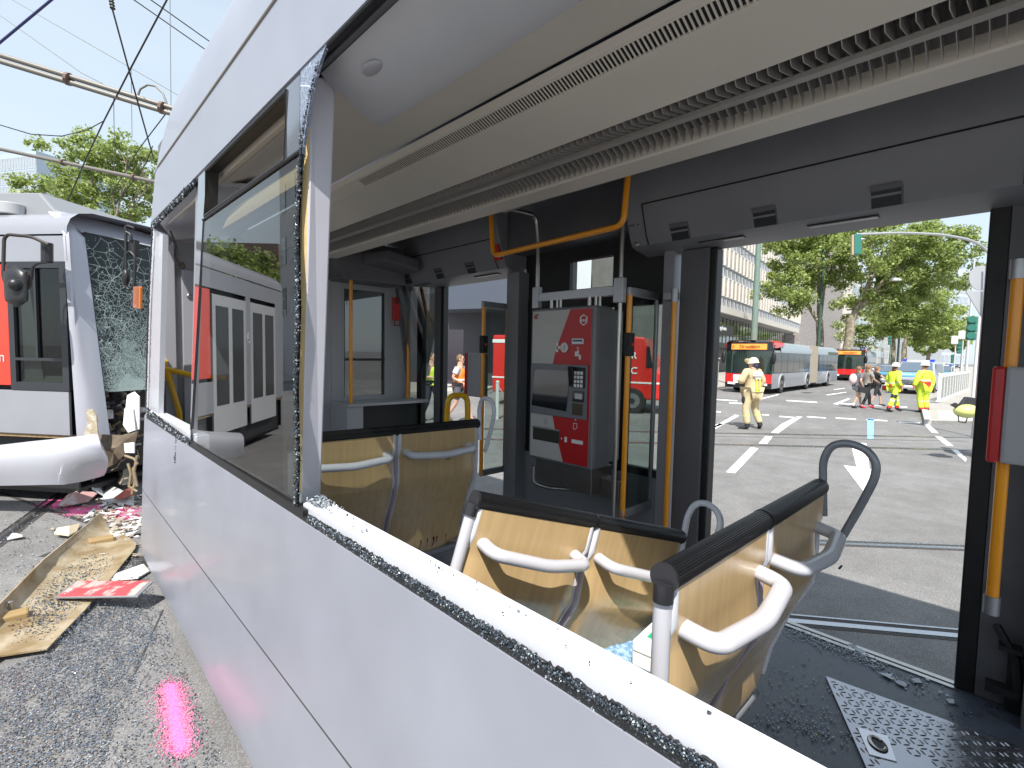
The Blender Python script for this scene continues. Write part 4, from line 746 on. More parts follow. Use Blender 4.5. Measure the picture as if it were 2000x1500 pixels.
# wreckage inside the torn-open nose
rr = random.Random(4); JM = [mat('junk_black', (.02, .02, .022), .5), mat('junk_grey', (.20, .20, .20), .5, .3), mat('junk_pale', (.35, .34, .32), .6), mat('junk_tan', (.33, .24, .14), .7, 0, var=.3, vscale=20)]
mb = MB()
for _ in range(85):
    a = rr.uniform(-.16, .10); b = rr.uniform(.22, .85); z = rr.uniform(.55, 1.27); q = Matrix.Rotation(rr.uniform(0, 3), 3, Vector((rr.gauss(0, 1), rr.gauss(0, 1), rr.gauss(0, 1))).normalized())
    sx, sy, sz = rr.uniform(.012, .07), rr.uniform(.008, .04), rr.uniform(.006, .03); k = rr.choice((0, 0, 0, 0, 1, 1, 2, 3))
    mb.obox(L(a, b, z), q @ Vector((sx, 0, 0)), q @ Vector((0, sy, 0)), q @ Vector((0, 0, sz)), k)
for _ in range(26):
    a = rr.uniform(-.15, .0); b = rr.uniform(.22, .8); z = rr.uniform(.5, 1.25); mb.tube([L(a+rr.gauss(0, .02), b+rr.gauss(0, .02)*i, z-.05*i+rr.gauss(0, .03)) for i in range(5)], .006, 5, m=rr.choice((0, 0, 1, 3)))
mb.build('torn_wiring', JM, LT, bevel=0)
mb = MB(); mb.slab([L(-.10, .28, .95), L(-.12, .36, .95), L(-.12, .36, 1.06), L(-.10, .28, 1.06)], (.01, .01, 0)); mb.build('relay_box', mat('relay_grey', (.5, .5, .5), .5), LT)
def torn(pts_px, d, m, name, parent=LT, th=.012, seed=1, curl=.04):
    rr = random.Random(seed); P = [DD(x, y, d+rr.uniform(-curl, curl)) for x, y in pts_px]; mb = MB(); c = sum(P)/len(P)+np.array([0, -curl*.6, 0]); n = len(P)
    off = F*th; vs = [c]+P; vs2 = [p+off for p in vs]; mb.add(vs+vs2, [(0, i+1, (i+1) % n+1) for i in range(n)]+[(n+1, n+1+(i+1) % n+1, n+1+i+1) for i in range(n)]+[(i+1, n+1+i+1, n+1+(i+1) % n+1, (i+1) % n+1) for i in range(n)])
    return mb.build(name, m, parent)
FIB = mat('torn_fibreglass', (.72, .72, .72), .6, 0, var=.12, vscale=14, bump=.5, bscale=30); TANF = mat('tan_fibreglass', (.36, .30, .21), .7, 0, col2=(.50, .46, .40), vscale=14, bump=.4, bscale=40)
torn([(248,772),(262,765),(272,775),(272,838),(262,842),(256,815),(245,800)], 5.35, FIB, 'torn_panel', seed=2)
torn([(243,798),(258,792),(264,840),(250,845),(240,830)], 5.3, FIB, 'torn_panel', seed=3)
torn([(168,800),(180,799),(188,812),(191,848),(172,852),(163,848),(170,830)], 5.34, TANF, 'torn_panel', seed=4, curl=.01)
torn([(188,848),(236,850),(270,842),(262,870),(225,905),(207,915),(200,880)], 5.5, mat('junk_tan2', (.13, .10, .07), .7, 0, var=.4, vscale=12), 'buckled_frame', seed=5)
torn([(242,866),(262,864),(262,885),(244,884)], 5.25, FIB, 'torn_panel', seed=6)
for i, pa in enumerate(([(244,890),(262,896),(268,905),(260,915),(264,940),(258,965)], [(250,905),(256,925),(252,950),(268,960)], [(268,890),(262,920),(268,950)])):
    mb = MB(); mb.tube([DD(x, y, 5.2) for x, y in pa], .014, 7); mb.build('bent_pipe', mat('tan_pipe', (.24, .18, .11), .6, 0, var=.3, vscale=20), LT, smooth=60)
# displaced bumper
mb = MB(); cols = [(-200, 905, 968, 5.25), (-60, 882, 955, 5.15), (0, 870, 948, 5.1), (60, 863, 947, 5.05), (100, 859, 946, 5.02), (125, 856, 946, 5.04), (160, 852, 940, 5.12), (190, 848, 932, 5.24), (203, 880, 928, 5.30)]
rows = []
for t in np.linspace(0, 1, 10): rows.append([DD(x+(8 if x > 180 else 0)*math.sin(t*3.14), y+(yb_-y)*t, d-.10*math.sin(math.pi*min(1, t*1.0)**.7)+.12*max(0, .12-t)*6) for x, y, yb_, d in cols])
mb.grid(rows); mb.build('bumper', mat('bumper_white', (.42, .425, .47), .33, 0, coat=.5), LT, smooth=40, solid=.012)
# roof fairing
mb = MB(); mb.add([L(.42, .30, 3.27), L(.30, 1.9, 3.27), L(.75, .36, 3.56), L(.60, 1.9, 3.50), L(1.6, .36, 3.58), L(1.6, 1.9, 3.58), L(1.6, .30, 3.27), L(1.6, 1.9, 3.27)], [(0, 1, 3, 2), (2, 3, 5, 4), (0, 2, 4, 6), (1, 7, 5, 3)]); mb.build('roof_fairing', mat('fairing_grey', (.22, .23, .245), .4), LT, bevel=.02)
mb = MB(); c = L(1.0, .25, 3.27); mb.tube([c, (c[0], c[1], 3.40)], .13, 18); mb.build('roof_vent', mat('vent_grey', (.40, .41, .42), .5), LT, bevel=.01, smooth=40)
mb = MB(); mb.slab([L(1.2, .3, 3.3), L(2.2, .3, 3.3), L(2.2, .9, 3.3), L(1.2, .9, 3.3)], (0, 0, .14)); mb.build('roof_box', mat('roof_box_dark', (.06, .06, .065), .5), LT, bevel=.02)
# mirrors
def mpath(pts, d): return [DD(x, y, d) for x, y in pts]
MIR = mat('mirror_black', (.015, .015, .016), .4); 
mb = MB(); mb.tube(fillet(mpath([(95,478),(60,462),(15,458),(8,466),(6,540),(16,565),(40,573),(58,560),(60,530)], 5.05), .05), .016, 8); ma = mb.build('mirror_arm', mat('arm_brown_black', (.035, .028, .025), .45), LT, smooth=60)
mb = MB(); mb.tube(mpath([(92,475),(92,512)], 5.15), .05, 10); mb.box(*(lambda c: (c-.03, c+.03))(DD(96, 492, 5.2))); mb.tube(fillet(mpath([(92,512),(75,514),(64,520),(62,545)], 5.1), .03), .012, 6); mb.build('mirror_bracket', MIR, ma)
mb = MB(); rows = []
for t in np.linspace(0, 1, 9):
    k = max(.25, (1-abs(2*t-1)**5)**.2); cx = 29+4*t; rows.append([DD(cx+24*k*math.cos(a), 521+76*t+3*math.sin(a), 5.0-.06*math.sin(a)*k) for a in np.linspace(0, 2*math.pi, 17)[:-1]])
mb.grid(rows, 0, True); mb.add(rows[0], [tuple(range(16))]); mb.add(rows[-1], [tuple(range(16))]); mh = mb.build('mirror', MIR, LT, smooth=50)
mb = MB(); c = DD(30, 556, 4.93); mb.ell(c, (.06, .05, .06)); mb.build('mirror_hub', MIR, mh, smooth=60)
mb = MB(); mb.tube(fillet(mpath([(262,446),(246,440),(244,452),(256,458),(256,470)], 5.1), .03), .014, 8); mb.tube(fillet(mpath([(246,445),(246,560),(252,567),(262,560),(264,500),(252,490),(244,500),(240,530)], 5.1), .04), .014, 8); mb.build('mirror_arm', MIR, LT, smooth=60)
mb = MB(); mb.tube([DD(262, 470, 5.15), DD(262, 500, 5.15)], .045, 10); mb.build('mirror_bracket', MIR, LT, smooth=60); mb = MB(); mb.ell(DD(246, 542, 5.1), (.035, .05, .09)); mb.build('mirror_hub', MIR, LT, smooth=60)
mb = MB(); mb.box((.60, 4.62, 0), (.66, 4.63, .01)) if False else mb.slab([X(266, 560, .60), X(279, 560, .60), X(278, 604, .60), X(265, 602, .60)], (-.02, 0, 0)); mb.build('indicator_lamp', mat('amber_lens', (.85, .22, .02), .2, 0, coat=.8), T, bevel=.006)

# ------------------------------------------------------------------ debris on the road, left
def flat_piece(name, label, cat, pxs, m, th=.012, lift=.02, group=None, seed=0, tilt=.0):
    rr = random.Random(seed); P = [Z(x, y, .01) for x, y in pxs]; c = sum(P)/len(P); n = len(P)
    P = [p+np.array([0, 0, lift*rr.random()+tilt*(i/n)]) for i, p in enumerate(P)]; c[2] += lift*1.3+tilt*.5
    mb = MB(); up = np.array([0, 0, th]); vs = [c]+P+[c+up]+[p+up for p in P]
    mb.add(vs, [(0, (i+1) % n+1, i+1) for i in range(n)]+[(n+1, n+2+i, n+2+(i+1) % n) for i in range(n)]+[(i+1, (i+1) % n+1, n+2+(i+1) % n, n+2+i) for i in range(n)])
    return tag(mb.build(name, m), label, cat, group)
PK = mat('pink_tinted_panel', (.42, .24, .23), .6, 0, col2=(.52, .47, .46), vscale=7)
G_ = 'torn body panel fragments on the road'
flat_piece('panel_fragment', 'bent pinkish metal strip lying under the end of the white bumper', 'debris', [(113,990),(150,962),(190,978),(172,985),(126,998)], PK, lift=.10, group=G_, seed=1)
flat_piece('panel_fragment', 'curled pale grey plastic sheet in the debris heap beside the pinkish strip', 'debris', [(156,958),(172,944),(203,950),(203,972),(180,975)], mat('grey_sheet', (.55, .55, .60), .5), lift=.14, group=G_, seed=2)
flat_piece('panel_fragment', 'large cream torn fibreglass sheet at the top of the debris heap', 'debris', [(219,948),(238,915),(256,924),(262,965),(240,970)], TANF, lift=.22, group=G_, seed=3)
flat_piece('panel_fragment', 'white torn fibreglass sheet lying low in the middle of the debris heap', 'debris', [(200,982),(206,948),(228,972),(262,972),(262,990)], mat('dull_fibreglass', (.5, .5, .49), .7, 0, var=.15), lift=.08, group=G_, seed=4)
flat_piece('panel_fragment', 'red painted fragment at the foot of the silver tram corner', 'debris', [(222,985),(255,966),(264,980),(240,990)], mat('faded_red', (.42, .12, .09), .6, 0, var=.2), lift=.10, group=G_, seed=5)
flat_piece('panel_fragment', 'cream curled scrap lying beyond the long tan trough', 'debris', [(106,1050),(112,1040),(150,1030),(157,1026),(150,1040),(135,1053)], mat('cream_scrap', (.70, .60, .42), .6), lift=.04, group=G_, seed=6)
flat_piece('panel_fragment', 'white broken fibreglass sheet beside the tram behind the framed poster', 'debris', [(212,1137),(222,1125),(280,1107),(292,1118),(270,1133)], FIB, lift=.02, group=G_, seed=7)
flat_piece('panel_fragment', 'small white scrap at the left edge of the road', 'debris', [(14,1056),(24,1050),(46,1048),(44,1053)], FIB, lift=.03, group=G_, seed=8)
# tan trough panel
pn = wthing('body_panel', 'long tan fibreglass trough panel with mounting blocks lying upside down on the road', 'panel', (*Z(130, 1130)[:2], 0))
Q = [(-60,1260),(0,1178),(190,1010)]; 
def zz(p, z): return Z(p[0], p[1], z)
bk = [(-90,1262),(-2,1180),(85,1092),(160,1032),(195,1002)]; gut = [(-60,1292),(28,1190),(110,1108),(180,1062),(215,1035)]; low = [(-20,1300),(60,1200),(150,1120),(222,1075),(238,1040)]; fr = [(0,1282),(92,1268),(168,1190),(264,1072),(266,1062)]
rows = [[zz(p, .14) for p in bk], [zz(((p[0]*2+q[0])/3, (p[1]*2+q[1])/3), .09) for p, q in zip(bk, gut)], [zz(p, .035) for p in gut], [zz(p, .022) for p in low], [zz(p, .035) for p in fr]]
fr0 = [(-150,1300)]
mb = MB(); mb.grid(rows); mb.build('panel_shell', mat('tan_gelcoat', (.22, .155, .075), .6, 0, col2=(.40, .345, .25), vscale=4.5, bump=.2, bscale=60, c2=(.35, .65)), pn, smooth=60, solid=.010)
for c, r_ in (((25, 1205), (.075, .05, .03)), ((198, 1056), (.09, .05, .03))):
    mb = MB(); c3 = Z(*c, .04); mb.box(c3-np.array(r_), c3+np.array(r_)); mb.build('mounting_block', mat('block_tan', (.32, .22, .10), .5), pn, bevel=.012)
mb = MB(); c3 = Z(20, 1190, .06); mb.tube([c3, c3+np.array([0, 0, .05])], .010, 8); mb.ell(c3+np.array([0, 0, .05]), (.018, .018, .008)); mb.build('bolt', STEEL, pn)
# framed poster
ps = wthing('advert_frame', 'silver framed red poster lying tilted on the broken glass', 'poster frame', (*Z(200, 1160)[:2], 0))
fq = [Z(105, 1170, .05), Z(147, 1137, .05), Z(300, 1137, .16), Z(268, 1168, .12)]
mb = MB(); mb.slab([np.array(p) for p in fq], (0, 0, .012)); mb.build('frame', ALU, ps, bevel=.004)
c = sum(fq)/4; iq = [p+(c-p)*np.array([.08, .08, .08]) for p in fq]
mb = MB(); mb.slab([p+np.array([0, 0, .012]) for p in iq], (0, 0, .003)); mb.build('poster', mat('poster_print', (.55, .06, .07), .4, 0, col2=(.42, .36, .33), vscale=7, c2=(.48, .56)), ps)
def iqp(a, b, o): return iq[0]*(1-a)*(1-b)+iq[1]*(1-a)*b+iq[3]*a*(1-b)+iq[2]*a*b+np.array([0, 0, o])
for k in range(3):
    mb = MB(); mb.slab([iqp(.05, .12+k*.12, .0155), iqp(.22+.05*(k == 1), .12+k*.12, .0155), iqp(.22+.05*(k == 1), .17+k*.12, .0155), iqp(.05, .17+k*.12, .0155)], (0, 0, .001)); mb.build('print_line', WHITEP, ps)
# pink spray marks : thin irregular paint films
def spray(pxs, name='spray_mark', z=.005, m=None, n=520, halo=.05):
    mb = MB(); P = [Z(x, y)[:2] for x, y in pxs]; c = sum(P)/len(P)
    for k in range(1): mb.slab([(*p, 0.0) for p in P], (0, 0, z))
    xs = [p[0] for p in P]; ys = [p[1] for p in P]; R_ = max(max(xs)-min(xs), max(ys)-min(ys))
    for _ in range(n):
        i = random.randrange(len(P)); t = random.random(); p = P[i]*(1-t)+P[(i+1) % len(P)]*t; dd_ = (p-c)/max(1e-6, np.linalg.norm(p-c)); o_ = dd_*abs(random.gauss(0, halo))
        q = p+o_+np.array([random.gauss(0, .006), random.gauss(0, .006)]); s_ = random.uniform(.001, .0034)*(1 if halo < .04 else 1.8); a = random.random()*3
        mb.slab([(q[0]+s_*math.cos(a+j*1.57), q[1]+s_*math.sin(a+j*1.57), .002) for j in range(4)], (0, 0, .003))
    return struct(mb.build(name, m or PINK))
mb = MB(); cl = [Z(*p)[:2] for p in ((331, 1342), (338, 1370), (343, 1400), (348, 1435), (354, 1465))]
for _ in range(15000):
    t = random.random()*3.999; i = int(t); c = cl[i]*(1-t+i)+cl[i+1]*(t-i); q = c+np.array([random.gauss(0, .011), random.gauss(0, .016)])*(1 if _ % 5 < 3 else 2.7); s_ = random.uniform(.0012, .0034); a = random.random()*3
    mb.slab([(q[0]+s_*math.cos(a+j*1.57), q[1]+s_*math.sin(a+j*1.57), .002) for j in range(4)], (0, 0, .0018+_*3e-7), 0 if _ % 5 < 3 else (1 if random.random() < .7 else 0))
struct(mb.build('spray_mark', [PINK, mat('pink_overspray', (.72, .25, .38), .8)]))
spray([(130,993),(180,990),(196,985),(200,995),(165,1002),(140,1003)]); spray([(88,985),(106,976),(122,980),(110,990)]); spray([(222,1000),(245,992),(264,998),(262,1010),(232,1016)]); spray([(210,1010),(225,1004),(230,1012),(216,1018)])
# glass and grit field
mb = MB(); pts = []
rr = random.Random(22)
def inpoly(x, y, poly):
    c = False; j = len(poly)-1
    for i in range(len(poly)):
        if ((poly[i][1] > y) != (poly[j][1] > y)) and x < (poly[j][0]-poly[i][0])*(y-poly[i][1])/(poly[j][1]-poly[i][1])+poly[i][0]: c = not c
        j = i
    return c
field = [tuple(Z(x, y)[:2]) for x, y in [(-60,1330),(95,1275),(180,1190),(262,1090),(282,1105),(330,1230),(400,1400),(450,1520),(-60,1560)]]
dens = [tuple(Z(x, y)[:2]) for x, y in [(-60,1500),(20,1300),(180,1195),(270,1170),(310,1240),(250,1350),(180,1560)]]
xs = [p[0] for p in field]; ys = [p[1] for p in field]
while len(pts) < 17000:
    x = rr.uniform(min(xs), max(xs)); y = rr.uniform(min(ys), max(ys))
    if inpoly(x, y, field) and (inpoly(x, y, dens) or rr.random() < .35) and math.sin(x*31)*math.sin(y*17+1)+rr.random()*1.2 > -.1: pts.append((x, y, .006))
chunks(mb, pts, .0082, (0, 0, 1, 1, 1, 1, 1, 3, 3, 2), .5, .0)
pts = []
for _ in range(2600):
    t = rr.random(); x = rr.gauss(85+90*t, 45); y = 1235-130*t+rr.gauss(0, 25); p = Z(x, y, .036); pts.append(p)
chunks(mb, pts, .011, (0, 0, 1, 1), .5)
pts = [Z(rr.uniform(0, 270), rr.uniform(985, 1120), .012) for _ in range(700)]; chunks(mb, pts, .014, (0, 2, 2, 1), .5)
tag(mb.build('glass_shards', [SHARD_D, SHARD_B, SHARD_L, mat('grit_brown', (.13, .11, .095), .7, 0, var=.3)]), 'blue grey glass grit covering the road beside the silver tram', 'broken glass', kind='stuff')
mb = MB()
for _ in range(260):
    p = Z(rr.gauss(225, 28), rr.gauss(1010, 28), .012); mb.slab([p+np.array([rr.gauss(0, .03), rr.gauss(0, .03), rr.random()*.03]) for _ in range(4)], (0, 0, .003), rr.randrange(3))
tag(mb.build('debris_fragments', [FIB, TANF, mat('junk_tan3', (.30, .24, .20), .7)]), 'white and tan splinters heaped between the two trams', 'debris', kind='stuff')

# ================================================================== STREET : BUILDINGS
def dirv(px): r = ray(px, hor(px))[:2]; return r/np.linalg.norm(r)
fv = dirv(1765); fc = np.array(at(1557, 90)); fn = np.array([fv[1], -fv[0]])     # facade direction, corner, outward normal (to the road)
if fn @ (-fc) < 0: fn = -fn
OB = wthing('office_building', 'long grey and white office block with strip windows above a dark glazed ground floor', 'building', (*(fc-fv*30-fn*8), 0))
def FW(s_, z, o=0.): q = fc+fv*s_+fn*o; return (q[0], q[1], z)
def fslab(mb, s0, s1_, z0_, z1_, o, th, m=0): mb.slab([FW(s0, z0_, o), FW(s1_, z0_, o), FW(s1_, z1_, o), FW(s0, z1_, o)], (-fn[0]*th, -fn[1]*th, 0), m)
S0 = -64; FL = 3.13
OWALL = mat('office_panel', (.40, .41, .44), .6, 0, var=.08, vscale=1.2); OFIN = mat('office_fin', (.66, .62, .57), .7, 0, var=.05); OWIN = mat('office_window', (.16, .15, .14), .15, 0, var=.5, vscale=.8, coat=.5)
wallmb = MB(); fslab(wallmb, S0, 0, 6.6, 22.5, 0, 14)
mb = MB(); fslab(mb, S0, .05, 6.55, 7.25, .06, .3); mb.build('fascia', OFIN, OB)
tmpl = None
for f_ in range(5):
    zb = 8.35+f_*FL-(0 if f_ else 0); zt = zb+1.80
    for i in range(int(-S0/3.12)):
        s_ = -i*3.12-.1
        if f_ > 3 and i < 6: continue
        if tmpl is None:
            mb = MB()
            def loc(a, z, o): q = -fv*a+fn*o; return (q[0], q[1], z)
            for a in (0.12, 1.68): mb.slab([loc(a, 0, .05), loc(a+1.25, 0, .05), loc(a+1.25, 1.8, .05), loc(a, 1.8, .05)], (-fn[0]*.04, -fn[1]*.04, 0), 0)
            for a in (0.12, 1.68): mb.slab([loc(a+.1, .75 if a < 1 else .3, .07), loc(a+.8, .75 if a < 1 else .3, .07), loc(a+.8, 1.72, .07), loc(a+.1, 1.72, .07)], (-fn[0]*.04, -fn[1]*.04, 0), 1)
            tmpl = mb.build('window', [OWIN, mat('blind_beige', (.52, .47, .42), .7)], OB); tmpl.location = Vector(FW(s_, zb, 0)); tmpl['_'] = 1; del tmpl['_']
            tmpl.matrix_parent_inverse = WM[OB.name].inverted()
        else:
            c = tmpl.copy(); S.collection.objects.link(c); c.location = Vector(FW(s_, zb, 0))
for f_ in range(5):
    zb = 8.35+f_*FL
    for i in range(int(-S0/1.56)+1): fslab(wallmb, -i*1.56-.12, -i*1.56+.14, zb-.1, zb+1.9, .22, .3, 1)
for i in range(int(-S0/1.56)+1): fslab(wallmb, -i*1.56-.03, -i*1.56+.03, 7.2, 22, .03, .05, 2)
for f_ in range(5): fslab(wallmb, S0, 0, 8.22+f_*FL, 8.30+f_*FL, .08, .12, 2); fslab(wallmb, S0, 0, 10.18+f_*FL, 10.26+f_*FL, .08, .12, 2)
wallmb.build('wall', [OWALL, OFIN, mat('joint_white', (.62, .62, .63), .6)], OB)
mb = MB(); fslab(mb, S0, -1.5, 3.6, 6.6, -2.0, .3); mb.build('glazing', mat('mezz_glass', (.05, .075, .055), .08, 0, var=.7, vscale=.35, coat=1), OB) if False else None
for i in range(40): fslab(mb, -1.5-i*1.56, -1.42-i*1.56, 3.6, 6.6, -1.95, .2, 1)
fslab(mb, S0, -1.5, 4.6, 4.7, -1.95, .2, 1); mb.build('glazing', [mat('mezz_glass', (.05, .075, .055), .08, 0, var=.7, vscale=.35, coat=1), mat('mullion_bronze', (.12, .10, .07), .5)], OB)
mb = MB(); fslab(mb, S0, -1.5, 3.0, 3.6, -1.7, 1.5); fslab(mb, S0, -1.5, 0, 3.0, -2.5, 6); mb.build('shop_front', mat('shop_dark', (.10, .095, .09), .5, 0, var=.4, vscale=.6), OB)
# black shop sign
def fhit(px, py, o=0.):
    r = ray(px, py); c = fc+fn*o; t = (fn @ c)/(fn @ r[:2]); p = np.array([0, 0, CH])+r*t; return (p[:2]-c) @ fv, p[2]
sg = [fhit(1388, 630, -.3), fhit(1433, 637, -.3), fhit(1432, 657, -.3), fhit(1388, 650, -.3)]
mb = MB(); mb.slab([FW(a, z, -.3) for a, z in sg], (-fn[0]*.2, -fn[1]*.2, 0)); sgn = wthing('shop_sign', 'black shop sign with white lettering over the bus stop pavement', 'sign', FW(sg[0][0], sg[0][1], -.3)); mb.build('board', mat('sign_black', (.015, .015, .015), .4), sgn)
a0, z0s = fhit(1398.5, 642.5, -.3); text('lettering', 'Mornings & more', .66*1.0, FW(a0, z0s, -.28), (*fv, 0), (0, 0, 1), mat('sign_white', (.8, .8, .8), .5), sgn, .01, .01, .80)
a0, z0s = fhit(1398.5, 649, -.3); text('lettering', 'Coffee, Snacks & more', .36, FW(a0, z0s, -.28), (*fv, 0), (0, 0, 1), mat('sign_white', (.8, .8, .8)), sgn, .01, .005, .8) if False else None
# generic block with strip of windows
def block(name, label, px0, d0, px1, d1, h, depth, m, fl, win, group=None, wcol=(.10, .11, .12), zb0=4., cat='building', nw=10, ww=.6, wh=.55, back=1):
    A = np.array(at(px0, d0)); B = np.array(at(px1, d1)); v = (B-A)/np.linalg.norm(B-A); n = np.array([v[1], -v[0]]); n = n if n @ (-A) > 0 else -n; Ls = np.linalg.norm(B-A)
    o = wthing(name, label, cat, (*((A+B)/2-n*depth/2), 0), group)
    P = lambda s_, z, q=0.: (*(A+v*s_+n*q), z)
    mb = MB(); mb.slab([P(0, 0), P(Ls, 0), P(Ls, h), P(0, h)], (-n[0]*depth, -n[1]*depth, 0)); mb.build('wall', m, o)
    wm = mat('block_glass_%d%d%d' % tuple(int(c*100) for c in wcol), wcol, .12, 0, var=.5, vscale=.5, coat=.6)
    fr = mat('block_frame', (.6, .6, .6), .6); first = None
    if win:
        nf = int((h-zb0)/fl); pit = Ls/nw
        for f_ in range(nf):
            for i in range(nw):
                if first is None:
                    q = MB(); P0_ = lambda a, z, o_: (*(v*a+n*o_), z)
                    q.slab([P0_(0, 0, .05), P0_(pit*ww, 0, .05), P0_(pit*ww, fl*wh, .05), P0_(0, fl*wh, .05)], (-n[0]*.1, -n[1]*.1, 0), 0)
                    for a in (0, pit*ww*.5, pit*ww-.1): q.slab([P0_(a, 0, .10), P0_(a+.1, 0, .10), P0_(a+.1, fl*wh, .10), P0_(a, fl*wh, .10)], (-n[0]*.1, -n[1]*.1, 0), 1)
                    first = q.build('window', [wm, fr], o); first.location = P(pit*(1-ww)/2, zb0, 0)
                elif f_*nw+i < 99: c = first.copy(); S.collection.objects.link(c); c.location = P(pit*i+pit*(1-ww)/2, zb0+f_*fl, 0)
    return o, P, Ls
BRICK = mat('pale_brick', (.33, .30, .29), .85, 0, var=.42, vscale=2.2, bump=.3, bscale=6, stretch=(1, 1, 3))
block('brick_building', 'windowless pale grey brick wall block at the end of the office block', 1560, 92, 1640, 118, 30, 12, BRICK, 3, False)
block('street_building', 'white fronted block with small dark windows behind the nearest plane trees', 1604, 118, 1668, 145, 30, 14, mat('block_white', (.68, .68, .66), .7), 3.4, True, nw=7, zb0=5, ww=.5)
block('street_building', 'block with green tinted strip glazing and pale balconies behind the parking sign', 1655, 120, 1740, 240, 26, 14, mat('block_cream', (.60, .57, .53), .7), 3.8, True, nw=8, wcol=(.05, .10, .07), zb0=3.2, ww=.95, wh=.62)
block('street_building', 'distant grey apartment row at the far end of the tree lined street', 1735, 250, 1838, 420, 26, 20, mat('block_grey', (.42, .42, .43), .7), 4, True, nw=12, zb0=3)
block('glass_tower', 'tall pale glass tower rising behind the trees at the far right', 1838, 170, 1882, 176, 34, 12, mat('tower_pale', (.50, .54, .58), .3), 3.4, True, nw=5, wcol=(.30, .36, .42), zb0=2, ww=.92, wh=.7)
block('glass_tower', 'blue glass tower with vertical ribs behind the tree on the left', -40, 130, 84, 124, 49, 20, mat('tower_blue', (.42, .50, .58), .3, 0, coat=.3), 3.4, True, nw=24, wcol=(.30, .42, .54), zb0=38, ww=.7, wh=.9)
# across the road seen through the far door and over the ticket machine
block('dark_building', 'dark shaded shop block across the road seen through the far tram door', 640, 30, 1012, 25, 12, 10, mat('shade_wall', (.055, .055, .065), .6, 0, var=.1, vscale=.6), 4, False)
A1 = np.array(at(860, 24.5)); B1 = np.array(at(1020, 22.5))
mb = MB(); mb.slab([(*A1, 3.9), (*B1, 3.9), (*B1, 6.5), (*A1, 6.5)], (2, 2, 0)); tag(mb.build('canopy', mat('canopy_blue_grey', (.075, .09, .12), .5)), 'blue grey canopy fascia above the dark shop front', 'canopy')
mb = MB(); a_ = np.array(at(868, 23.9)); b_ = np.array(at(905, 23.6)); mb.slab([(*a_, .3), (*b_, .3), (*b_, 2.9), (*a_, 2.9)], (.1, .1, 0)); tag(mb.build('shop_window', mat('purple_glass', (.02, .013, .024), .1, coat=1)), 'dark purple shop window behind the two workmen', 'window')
block('concrete_building', 'pale concrete block with a white panel seen over the ticket machine', 1020, 46, 1300, 38, 17, 12, mat('concrete_with_shade', (.15, .145, .14), .8, 0, var=.12, vscale=1.5), 5, True, nw=4, zb0=12, wcol=(.03, .03, .03))  # concrete base darkened, the shade on the block is put into its colour
mb = MB(); a_ = np.array(at(1100, 41)); b_ = np.array(at(1150, 40)); mb.slab([(*a_, 7.0), (*b_, 7.0), (*b_, 11.0), (*a_, 11.5)], (.3, .3, 0)); tag(mb.build('wall_panel', mat('panel_white', (.75, .76, .80), .6)), 'blank white panel on the concrete block', 'panel')
# reflected surroundings behind the left tram (real buildings standing to the left)
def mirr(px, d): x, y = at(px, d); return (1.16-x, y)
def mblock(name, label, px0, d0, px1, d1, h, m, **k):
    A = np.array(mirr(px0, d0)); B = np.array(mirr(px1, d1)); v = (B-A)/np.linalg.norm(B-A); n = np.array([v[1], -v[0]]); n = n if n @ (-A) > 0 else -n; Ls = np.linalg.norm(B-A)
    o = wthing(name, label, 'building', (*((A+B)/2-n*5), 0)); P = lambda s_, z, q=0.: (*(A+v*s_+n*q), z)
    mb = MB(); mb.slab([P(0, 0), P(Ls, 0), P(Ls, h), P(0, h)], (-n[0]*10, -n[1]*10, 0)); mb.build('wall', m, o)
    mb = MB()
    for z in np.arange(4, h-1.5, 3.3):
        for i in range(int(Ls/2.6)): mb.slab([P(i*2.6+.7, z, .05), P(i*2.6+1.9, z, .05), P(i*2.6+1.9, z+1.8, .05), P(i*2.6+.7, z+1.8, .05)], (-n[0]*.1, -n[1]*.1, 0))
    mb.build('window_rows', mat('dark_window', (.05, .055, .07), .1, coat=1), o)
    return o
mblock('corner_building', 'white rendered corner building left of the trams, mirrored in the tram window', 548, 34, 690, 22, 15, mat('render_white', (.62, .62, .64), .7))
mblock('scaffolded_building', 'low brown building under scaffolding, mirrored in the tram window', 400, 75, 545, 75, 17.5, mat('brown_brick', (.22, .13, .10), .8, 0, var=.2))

# ================================================================== VEHICLES
TYRE = mat('tyre', (.02, .02, .02), .8); HUB = mat('hub_grey', (.25, .25, .26), .4, .6)
def wheel(mbT, c, ax, r, w_):
    ax = np.array(ax, float); mbT.tube([np.array(c)-ax*w_/2, np.array(c)+ax*w_/2], r, 20, m=0); mbT.tube([np.array(c)-ax*(w_/2+.01), np.array(c)+ax*(w_/2+.01)], r*.6, 16, m=1); mbT.tube([np.array(c)-ax*(w_/2+.03), np.array(c)+ax*(w_/2+.03)], r*.22, 10, m=0)
RB = mat('bus_red', (.62, .02, .02), .3, 0, coat=.5); BG = mat('bus_grey', (.30, .31, .34), .35, .2, coat=.4); BGL = mat('bus_black_glass', (.018, .022, .022), .08, 0, var=.8, vscale=1.2, coat=.1, spec=.35); AMB = mat('amber_display', (.30, .10, .02), .5, emit=(1, .33, .05), estr=.85)
